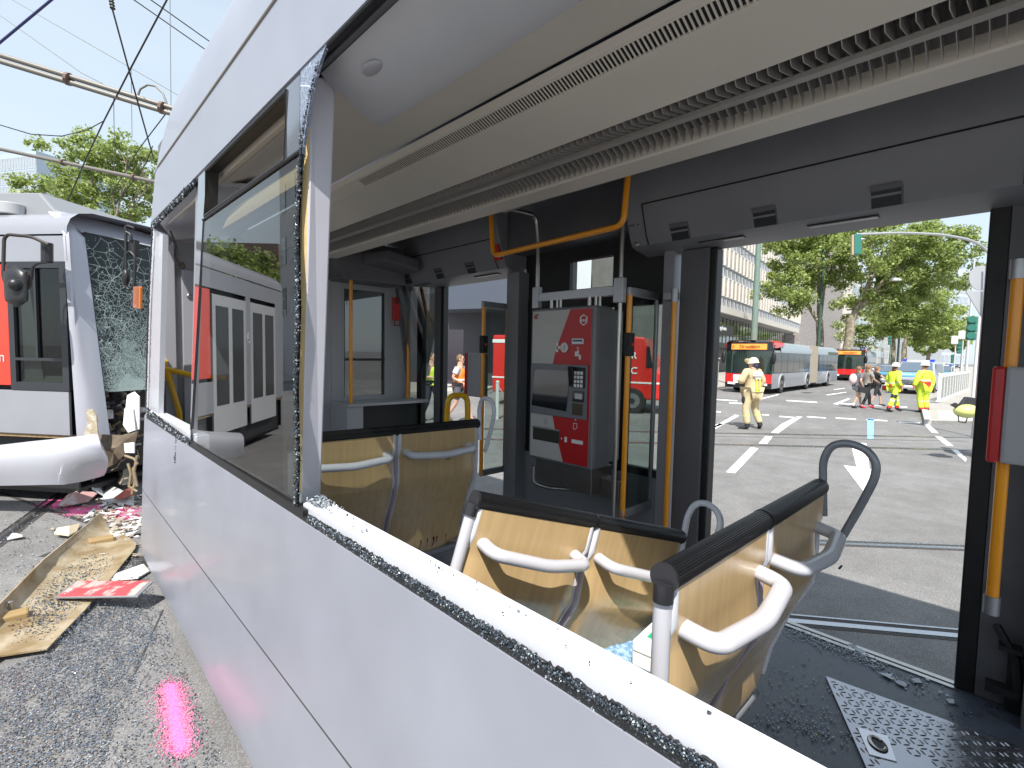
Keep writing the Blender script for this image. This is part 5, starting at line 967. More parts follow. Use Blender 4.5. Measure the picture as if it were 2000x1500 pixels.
def bus(label, c0, d, length, k, joint=None, wheels=(2.6, 8.5), disp='Dienstfahrt'):
    c0 = np.array(c0, float); d = np.array(d, float); d /= np.linalg.norm(d); n = np.array([-d[1], d[0]])   # c0 near front corner, d backwards, n across
    o = wthing('articulated_bus' if joint else 'city_bus', label, 'bus', (*(c0+n*1.27*k+d*length*.5), 0))
    P = lambda s_, b, z: (c0[0]+(d[0]*s_+n[0]*b)*k, c0[1]+(d[1]*s_+n[1]*b)*k, z*k)
    W_ = 2.55; segs = [(0, length)] if not joint else [(0, joint[0]), (joint[1], length)]
    def sl(q, s0, s1_, b0, b1, z0_, z1_, m=0): q.add([P(s0, b0, z0_), P(s1_, b0, z0_), P(s1_, b1, z0_), P(s0, b1, z0_), P(s0, b0, z1_), P(s1_, b0, z1_), P(s1_, b1, z1_), P(s0, b1, z1_)], [(0,3,2,1),(4,5,6,7),(0,1,5,4),(1,2,6,5),(2,3,7,6),(3,0,4,7)], m)
    for i, (a, b) in enumerate(segs):
        q = MB(); sl(q, a+(.12 if i == 0 else 0), b, 0, W_, .30, 1.18); sl(q, a+(.12 if i == 0 else 0), b, .03, W_-.03, 1.18, 2.5); bd = q.build('body', BG, o, bevel=.03)
        q = MB(); q.grid([[P(s_, bb, z) for bb, z in ((0, 2.38), (0, 2.55), (.12, 2.85), (.45, 3.0), (2.1, 3.0), (2.43, 2.85), (2.55, 2.55))] for s_ in (a+(1.6 if i == 0 else 0), b)]); q.build('roof', mat('bus_roof', (.32, .37, .40), .35, .1), bd, smooth=40)
        s_ = a+.35
        while s_ < b-.5:
            e = min(s_+1.35, b-.2); q = MB(); sl(q, s_, e-.03, -.012, .03, 1.20, 2.36); q.build('window', BGL, bd, bevel=.01); s_ = e
    if joint:
        q = MB(); kf = 16
        for i in range(kf): a = joint[0]+(joint[1]-joint[0])*i/kf; sl(q, a, a+(joint[1]-joint[0])/kf*.6, .0, W_, .4, 2.96); sl(q, a, a+(joint[1]-joint[0])/kf, .06, W_-.06, .45, 2.9)
        q.build('bellows', mat('bellows_beige', (.40, .34, .27), .8), o)
        q = MB(); sl(q, joint[1]+3.2, length-.2, -.015, .02, 2.42, 2.62); q.build('side_stripe', mat('stripe_green', (.08, .10, .05), .5), o)
    for s_ in wheels:
        q = MB(); wheel(q, P(s_, .12, .48), (n[0], n[1], 0), .46*k, .3*k); q.build('wheel', [TYRE, HUB], o)
        q = MB(); q.tube([P(s_+.58*math.cos(a), -.015, .48+.62*math.sin(a)) for a in np.linspace(-.2, math.pi+.2, 15)], .07*k, 6); q.build('wheel_arch', mat('arch_grey', (.30, .30, .32), .5), o)
        q = MB(); q.slab([P(s_+.52*math.cos(a), -.008, .48+.56*math.sin(a)) for a in np.linspace(-.4, math.pi+.4, 15)], (n[0]*.05, n[1]*.05, 0)); q.build('wheel_well', BLK, o)
    q = MB(); wheel(q, P(wheels[0], W_-.12, .48), (n[0], n[1], 0), .46*k, .3*k); q.build('wheel', [TYRE, HUB], o)
    # front face with slight bow
    def front(z0_, z1_, name, m, o_=0., b0=0., b1=W_, nn=9):
        q = MB(); g_ = []
        for z in np.linspace(z0_, z1_, 4): g_.append([P(.10-.16*(1-((bb-1.275)/1.275)**2)+.03*(z-1)*(z > 1)-o_, bb, z) for bb in np.linspace(b0, b1, nn)])
        q.grid(g_); return q.build(name, m, o, smooth=60, solid=.02)
    front(.30, .62, 'bumper', BLK); front(.60, 1.12, 'front_panel', RB, .02); front(1.02, 2.48, 'windscreen', mat('bus_screen', (.015, .03, .022), .05, 0, var=.6, vscale=.9, coat=1.)); front(2.44, 2.95, 'display_surround', BLKG, .012)
    front(2.52, 2.84, 'destination_display', AMB, .03, .32, 2.25)
    q = MB(); q.grid([[P(s_, bb, z) for bb, z in ((-.01, 2.62 if s_ < 1 else 2.8), (.03, 2.93), (.25, 3.05), (2.3, 3.05), (2.52, 2.93), (2.56, 2.62 if s_ < 1 else 2.8))] for s_ in (.0, .8, 2.2)]); q.build('roof_pod', RB, o, smooth=40)
    q = MB(); q.slab([P(-.07, .20, .48), P(-.07, .62, .50), P(-.04, .62, .62), P(-.04, .20, .60)], (d[0]*.05, d[1]*.05, 0)); q.build('headlight', mat('headlight', (.8, .8, .8), .1, coat=1), o)
    q = MB(); q.slab([P(-.07, 1.93, .48), P(-.07, 2.35, .50), P(-.04, 2.35, .62), P(-.04, 1.93, .60)], (d[0]*.05, d[1]*.05, 0)); q.build('headlight', mat('headlight', (.8, .8, .8)), o)
    text('lettering', disp, .26*k, P(-.13, 1.74, 2.585), (-n[0], -n[1], 0), (0, 0, 1), mat('display_dark', (.01, .004, .002), .8), o, .004, .006, .92)
    text('lettering', '0', .26*k, P(-.10, 2.16, 2.585), (-n[0], -n[1], 0), (0, 0, 1), mat('display_dark', (.1, .03, .01)), o, .004, .002, .9)
    for bb, s_ in ((-.1, -1), (W_+.08, 1)):
        q = MB(); q.tube(fillet([P(.25, bb*.5 if s_ < 0 else W_, 2.75), P(-.12, bb, 2.72), P(-.14, bb, 2.35)], .12), .03*k, 8); q.build('mirror_arm', BLK, o, smooth=60)
        q = MB(); q.ell(P(-.12, bb, 2.05), (.08, .12, .33)); q.build('mirror', BLK, o, smooth=60)
    q = MB(); q.tube([P(-.09, 1.3, 1.1), P(-.10, .9, 1.35), P(-.11, .45, 1.5)], .015, 5); q.build('wiper', BLK, o)
    q = MB(); q.slab([P(.35, .5, 1.1), P(.35, 1.0, 1.1), P(.35, 1.0, 1.6), P(.35, .5, 1.6)], (d[0]*.1, d[1]*.1, 0)); q.build('driver_seat', mat('seat_dark', (.05, .06, .1), .7), o)
    return o
def sOf(c0, d, px):
    r = ray(px, hor(px))[:2]; A = np.array([[r[0], -d[0]], [r[1], -d[1]]]); return np.linalg.solve(A, np.array(c0))[1]
bc = np.array(Z(1505, 771)[:2]); bd_ = np.array([.9987, .05]); kb = .90
bus('red and grey articulated bus with an amber destination display behind the firefighter', bc, bd_, sOf(bc, bd_, 1637)/kb, kb, (sOf(bc, bd_, 1585)/kb, sOf(bc, bd_, 1597.5)/kb), [sOf(bc, bd_, p)/kb for p in (1528, 1578, 1618)])
b2 = np.array(at(1689, 43)); bus('second red fronted bus waiting behind the long bus', b2, (.995, .10), 12, .93, None, (2.6, 8.4))
# cars
def car(label, cat, px, d, ang, L_, W_, H_, body, hood=None, band=None, van=False, plate='', police=False, star=False, group=None, name='parked_car', roofbar=False):
    p = np.array(at(px, d)); dv = np.array([math.cos(ang), math.sin(ang)]); n = np.array([-dv[1], dv[0]])       # p = front centre, dv pointing backwards
    o = wthing(name, label, cat, (*(p+dv*L_/2), 0), group); P = lambda s_, b, z: (*(p+dv*s_+n*b), z)
    if van: pr = [(0, .35, .97), (0, .62, 1), (.04, .95, .98), (.95, 1.18, .92), (1.75, H_-.05, .80), (2.1, H_, .78), (L_-.15, H_, .80), (L_, H_-.25, .86), (L_, .35, .97)]
    else: pr = [(0, .32, .95), (0, .60, .98), (.10, .78, .95), (1.15, .95, .92), (1.95, H_-.05, .70), (2.4, H_, .68), (3.2, H_-.04, .68), (L_-.6, 1.0, .86), (L_, .95, .90), (L_, .32, .95)]
    mb = MB(); hw = W_/2; k = len(pr); vs = [P(s_, -hw*w_, z) for s_, z, w_ in pr]+[P(s_, hw*w_, z) for s_, z, w_ in pr]
    mb.add(vs, [tuple(range(k-1, -1, -1)), tuple(range(k, 2*k))]+[(i, (i+1) % k, k+(i+1) % k, k+i) for i in range(k)]); bd = mb.build('body', body, o, bevel=.05, smooth=40)
    i = 3; a, b = pr[3], pr[4]
    mb = MB(); e = .025; q = lambda t, w2: (a[0]+(b[0]-a[0])*t-e*.6, a[1]+(b[1]-a[1])*t+e)
    (sa, za_), (sb, zb_) = q(.06, 0), q(.93, 0); mb.slab([P(sa, -hw*.84, za_), P(sa, hw*.84, za_), P(sb, hw*.70, zb_), P(sb, -hw*.70, zb_)], (0, 0, .012)); mb.build('windscreen', mat('car_screen', (.10, .13, .17), .05, 0, coat=1), bd)
    for sg in (-1, 1):
        mb = MB(); zt_ = H_-.14; mb.slab([P(1.35 if van else 1.5, sg*hw*.905, 1.12 if van else .98), P(L_-.4 if van else L_-1.1, sg*hw*.905, 1.12 if van else .98), P(L_-.5 if van else 3.2, sg*hw*.82, zt_), P(2.0, sg*hw*.82, zt_)], (*(n*sg*.02), 0)); mb.build('side_window', BGL, bd)
        for s_ in (.85, L_-.9): mb = MB(); wheel(mb, P(s_, sg*(hw-.11), .33), (*n, 0), .33, .22); mb.build('wheel', [TYRE, HUB], o)
        mb = MB(); mb.slab([P(-.02, sg*hw*.62, .62), P(-.02, sg*hw*.93, .66), P(.10, sg*hw*.95, .84), P(.03, sg*hw*.62, .78)], (dv[0]*.05, dv[1]*.05, 0)); mb.build('headlight', mat('headlight', (.8, .8, .8)), o)
        mb = MB(); mb.ell(P(1.15, sg*(hw+.10), 1.12), (.10, .08, .10)); mb.build('mirror', body, o)
    mb = MB(); mb.slab([P(-.025, -hw*.55, .52), P(-.025, hw*.55, .52), P(.01, hw*.58, .80), P(.01, -hw*.58, .80)], (dv[0]*.04, dv[1]*.04, 0)); mb.build('grille', mat('grille_dark', (.05, .05, .055), .3, .5), o)
    for zz_ in (.60, .68, .76): mb = MB(); mb.slab([P(-.035, -hw*.5, zz_), P(-.035, hw*.5, zz_), P(-.03, hw*.5, zz_+.02), P(-.03, -hw*.5, zz_+.02)], (dv[0]*.02, dv[1]*.02, 0)); mb.build('grille_bar', ALU, o)
    mb = MB(); mb.slab([P(-.04, -hw*.93, .30), P(-.04, hw*.93, .30), P(-.04, hw*.93, .46), P(-.04, -hw*.93, .46)], (dv[0]*.1, dv[1]*.1, 0)); mb.build('bumper', body, o, bevel=.02)
    if plate: mb = MB(); mb.slab([P(-.06, -.27, .38), P(-.06, .27, .38), P(-.06, .27, .50), P(-.06, -.27, .50)], (dv[0]*.02, dv[1]*.02, 0)); mb.build('number_plate', WHITEP, o)
    if hood:
        mb = MB(); mb.slab([P(.05, -hw*.88, .965), P(.05, hw*.88, .965), P(.92, hw*.84, 1.185), P(.92, -hw*.84, 1.185)] if van else [P(.14, -hw*.85, .80), P(.14, hw*.85, .80), P(1.1, hw*.82, .96), P(1.1, -hw*.82, .96)], (0, 0, .012)); mb.build('hood_foil', hood, o)
    if police: text('lettering', 'POLIZEI', .26, P(.38, 0, 1.068), (*(-n), 0), (*(dv*.9), .24), WHITEP, o, .003, .004, 1.1, 'CENTER')
    if star:
        c = np.array(P(-.05, 0, .68)); mb = MB(); mb.tube([c+.11*np.array([n[0]*math.cos(a), n[1]*math.cos(a), math.sin(a)]) for a in np.linspace(0, 6.28, 17)[:-1]], .010, 5, closed=True)
        for a in (math.pi/2, math.pi/2+2.094, math.pi/2+4.189): mb.tube([c, c+.105*np.array([n[0]*math.cos(a), n[1]*math.cos(a), math.sin(a)])], [.02, .004], 5)
        mb.build('grille_emblem', mat('chrome', (.8, .8, .8), .1, 1), o)
    if roofbar: mb = MB(); mb.slab([P(2.0, -hw*.7, H_), P(2.0, hw*.7, H_), P(2.25, hw*.7, H_), P(2.25, -hw*.7, H_)], (0, 0, .07)); mb.build('light_bar', mat('bar_white', (.75, .75, .78), .3), o)
    if roofbar:
        for sg in (-1, 1): mb = MB(); mb.slab([P(1.98, sg*hw*.75, H_), P(1.98, sg*hw*.55, H_), P(2.27, sg*hw*.55, H_), P(2.27, sg*hw*.75, H_)], (0, 0, .12)); mb.build('blue_lamp', mat('blue_lamp', (.02, .06, .6), .2), o)
    return o
SIL = mat('car_silver', (.50, .51, .54), .3, .4, coat=.5); BLU = mat('police_blue', (.10, .36, .60), .35, 0, coat=.5)
car('silver and blue police van parked head on behind the two paramedics', 'police van', 1781, 27.5, -.02, 4.9, 1.92, 1.83, SIL, BLU, van=True, plate='x', police=True, star=True, roofbar=True, name='police_van')
car('police car with blue and yellow markings right of the police van', 'police car', 1834, 44, -.03, 4.4, 1.75, 1.5, SIL, BLU, plate='x', name='police_car', roofbar=True)
car('silver and blue police car half hidden behind the girls, left of the van', 'police car', 1733, 38, .05, 4.4, 1.8, 1.5, SIL, BLU, plate='x', name='police_car')
for i, (px, d, c, lb) in enumerate(((1856, 120, (.6, .6, .62), 'white car far down the street'), (1868, 150, (.05, .06, .08), 'dark car far down the street beside the lamp posts'), (1719, 60, (.03, .03, .035), 'black car parked far behind the girls'), (1846, 170, (.3, .02, .02), 'dark red car at the end of the street'))):
    car(lb, 'car', px, d, .05, 4.3, 1.8, 1.5, mat('car_paint_%d' % i, c, .3, coat=.6), group='cars far down the street')
# fire truck added across the road, standing in for a reflection in the partitions
FR = mat('fire_red', (.66, .022, .015), .3, 0, coat=.5)
A = np.array(at(962, 17.5)); B = np.array(at(1296, 15.2)); v_ = (B-A)/np.linalg.norm(B-A); n_ = np.array([v_[1], -v_[0]]); n_ = n_ if n_ @ A > 0 else -n_; LL = np.linalg.norm(B-A)
fo = wthing('truck_reflection_stand_in', 'red fire truck added across the road, standing in for its reflection in the glass partitions', 'fire truck', (*((A+B)/2+n_), 0))
P = lambda s_, b, z: (*(A+v_*s_+n_*b), z)
def sl2(q, s0, s1_, b0, b1, z0_, z1_, m=0): q.add([P(s0, b0, z0_), P(s1_, b0, z0_), P(s1_, b1, z0_), P(s0, b1, z0_), P(s0, b0, z1_), P(s1_, b0, z1_), P(s1_, b1, z1_), P(s0, b1, z1_)], [(0,3,2,1),(4,5,6,7),(0,1,5,4),(1,2,6,5),(2,3,7,6),(3,0,4,7)], m)
q = MB(); sl2(q, 0, LL-1.6, 0, 2.1, .45, 2.45); q.build('body', FR, fo, bevel=.06); q = MB(); q.prism([(0, 0)], 0, 0, 0) if False else q.slab([P(LL-1.6, 0, .45), P(LL, 0, .45), P(LL, 0, 1.25), P(LL-.25, 0, 1.45), P(LL-.6, 0, 2.4), P(LL-1.6, 0, 2.45)], (*(n_*2.1), 0)); q.build('cab', FR, fo, bevel=.06)
q = MB(); sl2(q, 0, LL-1.4, -.012, .01, 2.18, 2.30); q.build('silver_stripe', WHITEP, fo); q = MB(); sl2(q, 0, LL, -.012, .01, .95, 1.0); q.build('silver_stripe', WHITEP, fo)
q = MB(); q.slab([P(LL-.52, -.02, 1.45), P(LL-.30, -.02, 1.45), P(LL-.42, -.02, 2.10), P(LL-.52, -.02, 2.12)], (*(n_*.03), 0)); q.build('side_window', BGL, fo, bevel=.02)
q = MB(); q.tube([P(LL-1.5, -.015, .6), P(LL-1.5, -.015, 2.3)], .012, 5); q.tube([P(LL-2.9, -.015, .6), P(LL-2.9, -.015, 2.3)], .012, 5); q.build('door_joint', WHITEP, fo)
for s_ in (1.0, LL-.9): q = MB(); wheel(q, P(s_, .12, .4), (*n_, 0), .4, .26); q.build('wheel', [TYRE, HUB], fo)
text('lettering', 'R', .30, P(LL-.98, -.02, 1.72), (*v_, 0), (0, 0, 1), WHITEP, fo, .004, .004, 1.); text('lettering', 'C', .30, P(LL-.98, -.02, 1.25), (*v_, 0), (0, 0, 1), WHITEP, fo, .004, .004, 1.)
# fire van with blue lights, standing on the left; it shows as a reflection in the tram window
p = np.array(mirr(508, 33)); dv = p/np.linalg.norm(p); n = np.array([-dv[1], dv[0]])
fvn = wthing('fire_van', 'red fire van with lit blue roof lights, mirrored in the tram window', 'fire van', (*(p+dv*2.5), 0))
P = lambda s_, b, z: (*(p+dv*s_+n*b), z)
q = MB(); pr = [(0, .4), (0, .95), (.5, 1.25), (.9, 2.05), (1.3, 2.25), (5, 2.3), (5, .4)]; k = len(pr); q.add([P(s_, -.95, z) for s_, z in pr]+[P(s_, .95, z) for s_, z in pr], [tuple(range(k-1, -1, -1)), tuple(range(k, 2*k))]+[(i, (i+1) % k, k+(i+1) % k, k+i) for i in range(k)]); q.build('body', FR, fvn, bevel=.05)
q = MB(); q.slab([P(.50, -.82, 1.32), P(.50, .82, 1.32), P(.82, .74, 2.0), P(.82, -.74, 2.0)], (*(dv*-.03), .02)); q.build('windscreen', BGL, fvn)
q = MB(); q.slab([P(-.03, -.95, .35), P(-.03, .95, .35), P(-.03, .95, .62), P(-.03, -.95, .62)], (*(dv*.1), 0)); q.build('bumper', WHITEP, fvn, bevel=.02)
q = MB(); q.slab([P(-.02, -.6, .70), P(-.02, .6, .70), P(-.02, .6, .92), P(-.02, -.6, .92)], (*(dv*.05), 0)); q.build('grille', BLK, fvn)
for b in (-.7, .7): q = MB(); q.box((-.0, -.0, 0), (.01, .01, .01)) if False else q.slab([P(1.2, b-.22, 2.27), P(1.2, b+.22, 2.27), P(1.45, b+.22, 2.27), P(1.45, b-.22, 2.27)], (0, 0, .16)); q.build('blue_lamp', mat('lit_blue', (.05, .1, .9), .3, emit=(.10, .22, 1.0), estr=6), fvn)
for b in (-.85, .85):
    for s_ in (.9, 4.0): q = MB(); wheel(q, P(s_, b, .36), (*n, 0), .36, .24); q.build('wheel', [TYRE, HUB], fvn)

# ================================================================== STREET FURNITURE
GP = mat('green_pole', (.16, .24, .20), .5, 0, var=.1, vscale=4)
def sp(name, label, cat, px, d, h, r, m, group=None, arm=None):
    x, y = at(px, d); mb = MB(); mb.tube([(x, y, 0), (x, y, h*.35), (x, y, h)], [r*1.1, r, r*.75], 12); o = wthing(name, label, cat, (x, y, 0), group); mb.build('pole', m, o, smooth=60)
    mb = MB(); mb.tube([(x, y, 0), (x, y, .3)], r*1.5, 12); mb.build('base', m, o, smooth=50); return o, x, y
sp('lamp_post', 'tall pale green steel mast rising in front of the office block', 'mast', 1470.5, 27.5, 14, .155, GP)
sp('lamp_post', 'dark green mast beside the nearest plane tree trunk', 'mast', 1597, 50, 13, .15, mat('dark_green_pole', (.05, .10, .08), .5))
sp('lamp_post', 'slim green mast far down the tree row', 'mast', 1753, 70, 12, .13, GP)
# signal heads
SG = mat('signal_green', (.03, .17, .13), .4, 0, coat=.3)
def signal(o, x, y, z, n=3, s_=1., face=-1, back=None):
    fx = np.array([x, y])/math.hypot(x, y); sd_ = np.array([-fx[1], fx[0]])
    for i in range(n):
        c = np.array([x, y, z-i*.30*s_]); mb = MB(); mb.obox(c, (*(sd_*.15*s_), 0), (*(fx*.10*s_), 0), (0, 0, .145*s_)); mb.build('lamp_housing', SG, o, bevel=.03*s_)
        mb = MB(); q = c+np.array([*(fx*face*.1*s_), .0]); mb.tube([q+np.array([*(fx*face*a), .03*s_]) for a in (0, .16*s_)], [.12*s_, .13*s_], 12); mb.build('visor', SG, o, smooth=50)
# cantilever signal over the road
x, y = at(1960, 22); o = wthing('traffic_signal', 'traffic signal hanging from a long grey arm in front of the tree crowns', 'traffic light', (x, y, 0))
pts = [DD(px, py, d) for px, py, d in ((1958, 720, 22), (1955, 540, 22), (1925, 484, 22), (1895, 468, 22), (1840, 458, 22), (1760, 454.5, 22), (1672, 458, 22))]; pts = [np.array([x, y, 0.])]+pts
mb = MB(); mb.tube(fillet(pts, .5), .055, 10); mb.build('mast_arm', mat('galvanised', (.45, .46, .47), .4, .5), o, smooth=60)
c = DD(1672, 478, 22); mb = MB(); mb.obox(c, R*.16, F*.14, U*.45); mb.build('lamp_housing', SG, o, bevel=.03)
c2 = DD(1665, 478, 21.8); mb = MB(); mb.obox(c2+R*.0, R*.045, F*.03, U*.44); mb.build('backing_strip', mat('rust_tan', (.42, .30, .18), .6), o)
c2 = DD(1683, 468, 22); mb = MB(); mb.ell(c2, (.16, .16, .06)); mb.build('street_lamp', ALU, o)
o, x, y = sp('traffic_signal', 'green traffic light at the right edge of the doorway above the helmet', 'traffic light', 1906, 19, 3.6, .06, mat('post_white', (.6, .6, .6), .4)); c = DD(1899, 626, 18.8); signal(o, c[0], c[1], c[2], 3, 1.0)
for px, py, d, lb in ((1874, 678, 45, 'small green traffic light between the slim lamp columns'), (1738, 664, 62, 'green traffic light on a thin arm under the far trees'), (1861, 700, 60, 'distant green traffic light left of the slim lamp columns')):
    c = DD(px, py, d); o, x, y = sp('traffic_signal', lb, 'traffic light', px+ (3 if px > 1800 else 0), d, c[2]-.1, .06, GP); signal(o, c[0], c[1], c[2]+.3, 3, 1.2)
for px, py, lb in ((1864, 672, 'left of two slim lamp columns with white boxes'), (1878, 662, 'right of two slim lamp columns with white boxes')):
    d = 40; c = DD(px, py, d); o, x, y = sp('lamp_column', lb, 'lamp', px, d, c[2], .05, mat('column_grey', (.5, .5, .52), .4)); mb = MB(); mb.box((c[0]-.2, c[1]-.2, c[2]), (c[0]+.2, c[1]+.2, c[2]+.65)); mb.build('lamp_box', mat('lamp_box_white', (.7, .7, .7), .4), o, bevel=.04)
o, x, y = sp('lamp_column', 'tall grey mast behind the green traffic light at the right', 'mast', 1888, 30, 8, .07, mat('column_grey', (.5, .5, .52)))
c = DD(1912, 545, 12); o, x, y = sp('road_sign', 'backs of a round and a triangular road sign on one post', 'road sign', 1913, 12, c[2]+.35, .035, ALU)
SB = mat('sign_back', (.42, .43, .45), .5, .3)
mb = MB(); cc = DD(1917, 543, 12); mb.tube([cc, cc+F*.02], .30, 26); mb.build('round_sign', SB, o); mb = MB(); cc = DD(1921, 585, 12); mb.slab([cc-R*.42+U*.2, cc+R*.42+U*.2, cc-U*.5], F*.02); mb.build('triangle_sign', SB, o)
# parking sign
c = DD(1685, 683, 52); o, x, y = sp('parking_sign', 'blue square parking sign with white P above the second bus', 'road sign', 1681, 52, c[2]+.4, .06, ALU)
mb = MB(); mb.obox(c, R*.26, F*.03, U*.24); mb.obox(c, R*.24, F*.02, U*.28); mb.build('board', mat('parking_blue', (.01, .10, .45), .4), o); text('lettering', 'P', .42, c-R*.12-U*.15-F*.04, R, U, WHITEP, o, .004, .01)
c = DD(1750, 545, 40); 
x, y = at(1755, 44); o = wthing('catenary_lamp', 'flat lamp hanging in the plane tree crowns', 'lamp', (x, y, 8)); cc = DD(1749, 546, 44); mb = MB(); mb.obox(cc, R*.42, F*.2, U*.11); mb.build('lamp_head', mat('lamp_white', (.7, .7, .7), .4), o, bevel=.03)
mb = MB(); mb.tube([cc+U*.1, cc+U*.1-R*14+U*2.2], .015, 5); mb.tube([cc+U*.1, cc+U*.1+R*14+U*2.2], .015, 5); mb.build('hanger_wire', BLK, o)
# railing posts on the island
PW = mat('post_white_paint', (.70, .71, .73), .4, 0, coat=.3)
p0 = np.array(Z(1833, 789)[:2]); p1 = np.array(Z(1889, 765)[:2]); N_ = 13; proto = None; dvr = (p1-p0)/np.linalg.norm(p1-p0)
for i in range(N_):
    t = i/(N_-1); q = p0+(p1-p0)*t
    if proto is None:
        mb = MB(); 
        mb.prism([(-.06, 0), (.06, 0), (.06, 1.2), (-.06, 1.2)], 1, -.02, .02)
        o = thing('railing_post', 'white flat railing post nearest the kerb corner' if False else 'white flat post of the glass railing on the pavement island', 'post', (*q, .11), math.atan2(dvr[1], dvr[0])+math.pi/2, 'white railing posts on the island'); mb.build('post', PW, o)
        mb = MB(); mb.box((-.1, -.05, 0), (.1, .05, .03)); mb.build('foot', PW, o); proto = o
    else:
        o = copy_tree(proto); o.location = (*q, .11)
    o['label'] = '%s white flat railing post on the pavement island, counted from the kerb corner' % ('nearest second third fourth fifth sixth seventh eighth ninth tenth eleventh twelfth last'.split()[i])
o = wthing('glass_railing', 'see-through glass sheet and rail behind the white flat posts', 'railing', (*((p0+p1)/2), .11)); mb = MB(); nn = np.array([dvr[1], -dvr[0]])*.05; mb.slab([(*(p0+nn), .25), (*(p1+nn), .25), (*(p1+nn), 1.15), (*(p0+nn), 1.15)], (0.01, .01, 0)); mb.build('pane', GLS, o); mb = MB(); mb.tube([(*(p0+nn), 1.18), (*(p1+nn), 1.18)], .02, 6); mb.build('rail', PW, o)
# stone pillar / cabinet left of bus
x, y = at(1391, 29); o = wthing('utility_cabinet', 'pale weathered cabinet at the left edge of the doorway beside the bus', 'cabinet', (x, y, 0)); mb = MB(); mb.box((x-.3, y-.3, 0), (x+.3, y+.3, 1.7)); mb.build('housing', mat('cabinet_pale', (.48, .47, .43), .7, 0, var=.15), o, bevel=.03); mb = MB(); mb.box((x-.35, y-.35, 1.7), (x+.35, y+.35, 1.8)); mb.build('lid', mat('cabinet_pale', (.48, .47, .43)), o, bevel=.03)
# chain barrier post seen through the far partition
for px, py, lb in ((973, 812, 'pale chain post seen between the grab poles'), (1003, 812, 'pale chain post right of the one between the grab poles')):
    d = 13.5; x, y = at(px, d); o = wthing('chain_post', lb, 'post', (x, y, 0)); mb = MB(); mb.tube([(x, y, 0), (x, y, 1.0)], .05, 12); mb.ell((x, y, 1.02), (.055, .055, .05)); mb.build('post', mat('post_pale', (.55, .57, .55), .5), o, smooth=60)
    mb = MB(); x2, y2 = at(px-30, d+.3); mb.tube([(x+(x2-x)*t, y+(y2-y)*t, .92-.22*math.sin(math.pi*t)) for t in np.linspace(0, 1, 9)], .012, 5); mb.build('chain', STEEL, o)

# ================================================================== TREES
def leafmat(name, c1, c2_):
    m = bpy.data.materials.new(name); m.use_nodes = True; n = m.node_tree.nodes; l = m.node_tree.links; b = n['Principled BSDF']
    g_ = n.new('ShaderNodeNewGeometry'); rp = n.new('ShaderNodeValToRGB'); rp.color_ramp.elements[0].color = (*c1, 1); rp.color_ramp.elements[1].color = (*c2_, 1); l.new(g_.outputs['Random Per Island'], rp.inputs[0]); l.new(rp.outputs[0], b.inputs['Base Color'])
    b.inputs['Roughness'].default_value = .5; t = n.new('ShaderNodeBsdfTranslucent'); l.new(rp.outputs[0], t.inputs[0]); mx = n.new('ShaderNodeMixShader'); mx.inputs[0].default_value = .5
    out = n['Material Output']; l.new(b.outputs[0], mx.inputs[1]); l.new(t.outputs[0], mx.inputs[2]); l.new(mx.outputs[0], out.inputs[0]); return m
LEAF = leafmat('plane_leaves', (.17, .24, .06), (.46, .54, .18)); BARK = mat('plane_bark', (.20, .17, .12), .85, 0, col2=(.36, .33, .25), vscale=3, bump=.6, bscale=8)
def leaves(name, C, rad, n_per, size, parent, seed=0):
    g_ = np.random.default_rng(seed); C = np.array(C); k = len(C)*n_per; c = np.repeat(C, n_per, 0); rr_ = np.repeat(np.array(rad), n_per)
    u = g_.normal(size=(k, 3)); u /= np.linalg.norm(u, axis=1)[:, None]; p = c+u*(rr_*(g_.random(k)**.45))[:, None]*np.array([1, 1, .7])
    nrm = u*.6+g_.normal(size=(k, 3))*.6+np.array([0, 0, .5]); nrm /= np.linalg.norm(nrm, axis=1)[:, None]
    t = np.cross(nrm, g_.normal(size=(k, 3))); t /= np.linalg.norm(t, axis=1)[:, None]; b = np.cross(nrm, t); s_ = size*(.6+.8*g_.random(k))[:, None]
    V = np.stack([p-t*s_*.5, p-b*s_*.42+t*s_*.05, p+t*s_*.55-nrm*s_*.12, p+b*s_*.42+t*s_*.05], 1).reshape(-1, 3)
    me = bpy.data.meshes.new(name); me.vertices.add(4*k); me.vertices.foreach_set('co', V.ravel()); me.loops.add(4*k); me.loops.foreach_set('vertex_index', np.arange(4*k, dtype=np.int32)); me.polygons.add(k); me.polygons.foreach_set('loop_start', np.arange(0, 4*k, 4, dtype=np.int32)); me.polygons.foreach_set('loop_total', np.full(k, 4, dtype=np.int32)); me.update(); me.validate()
    me.materials.append(LEAF); o = bpy.data.objects.new(name, me); S.collection.objects.link(o); par(o, parent); return o
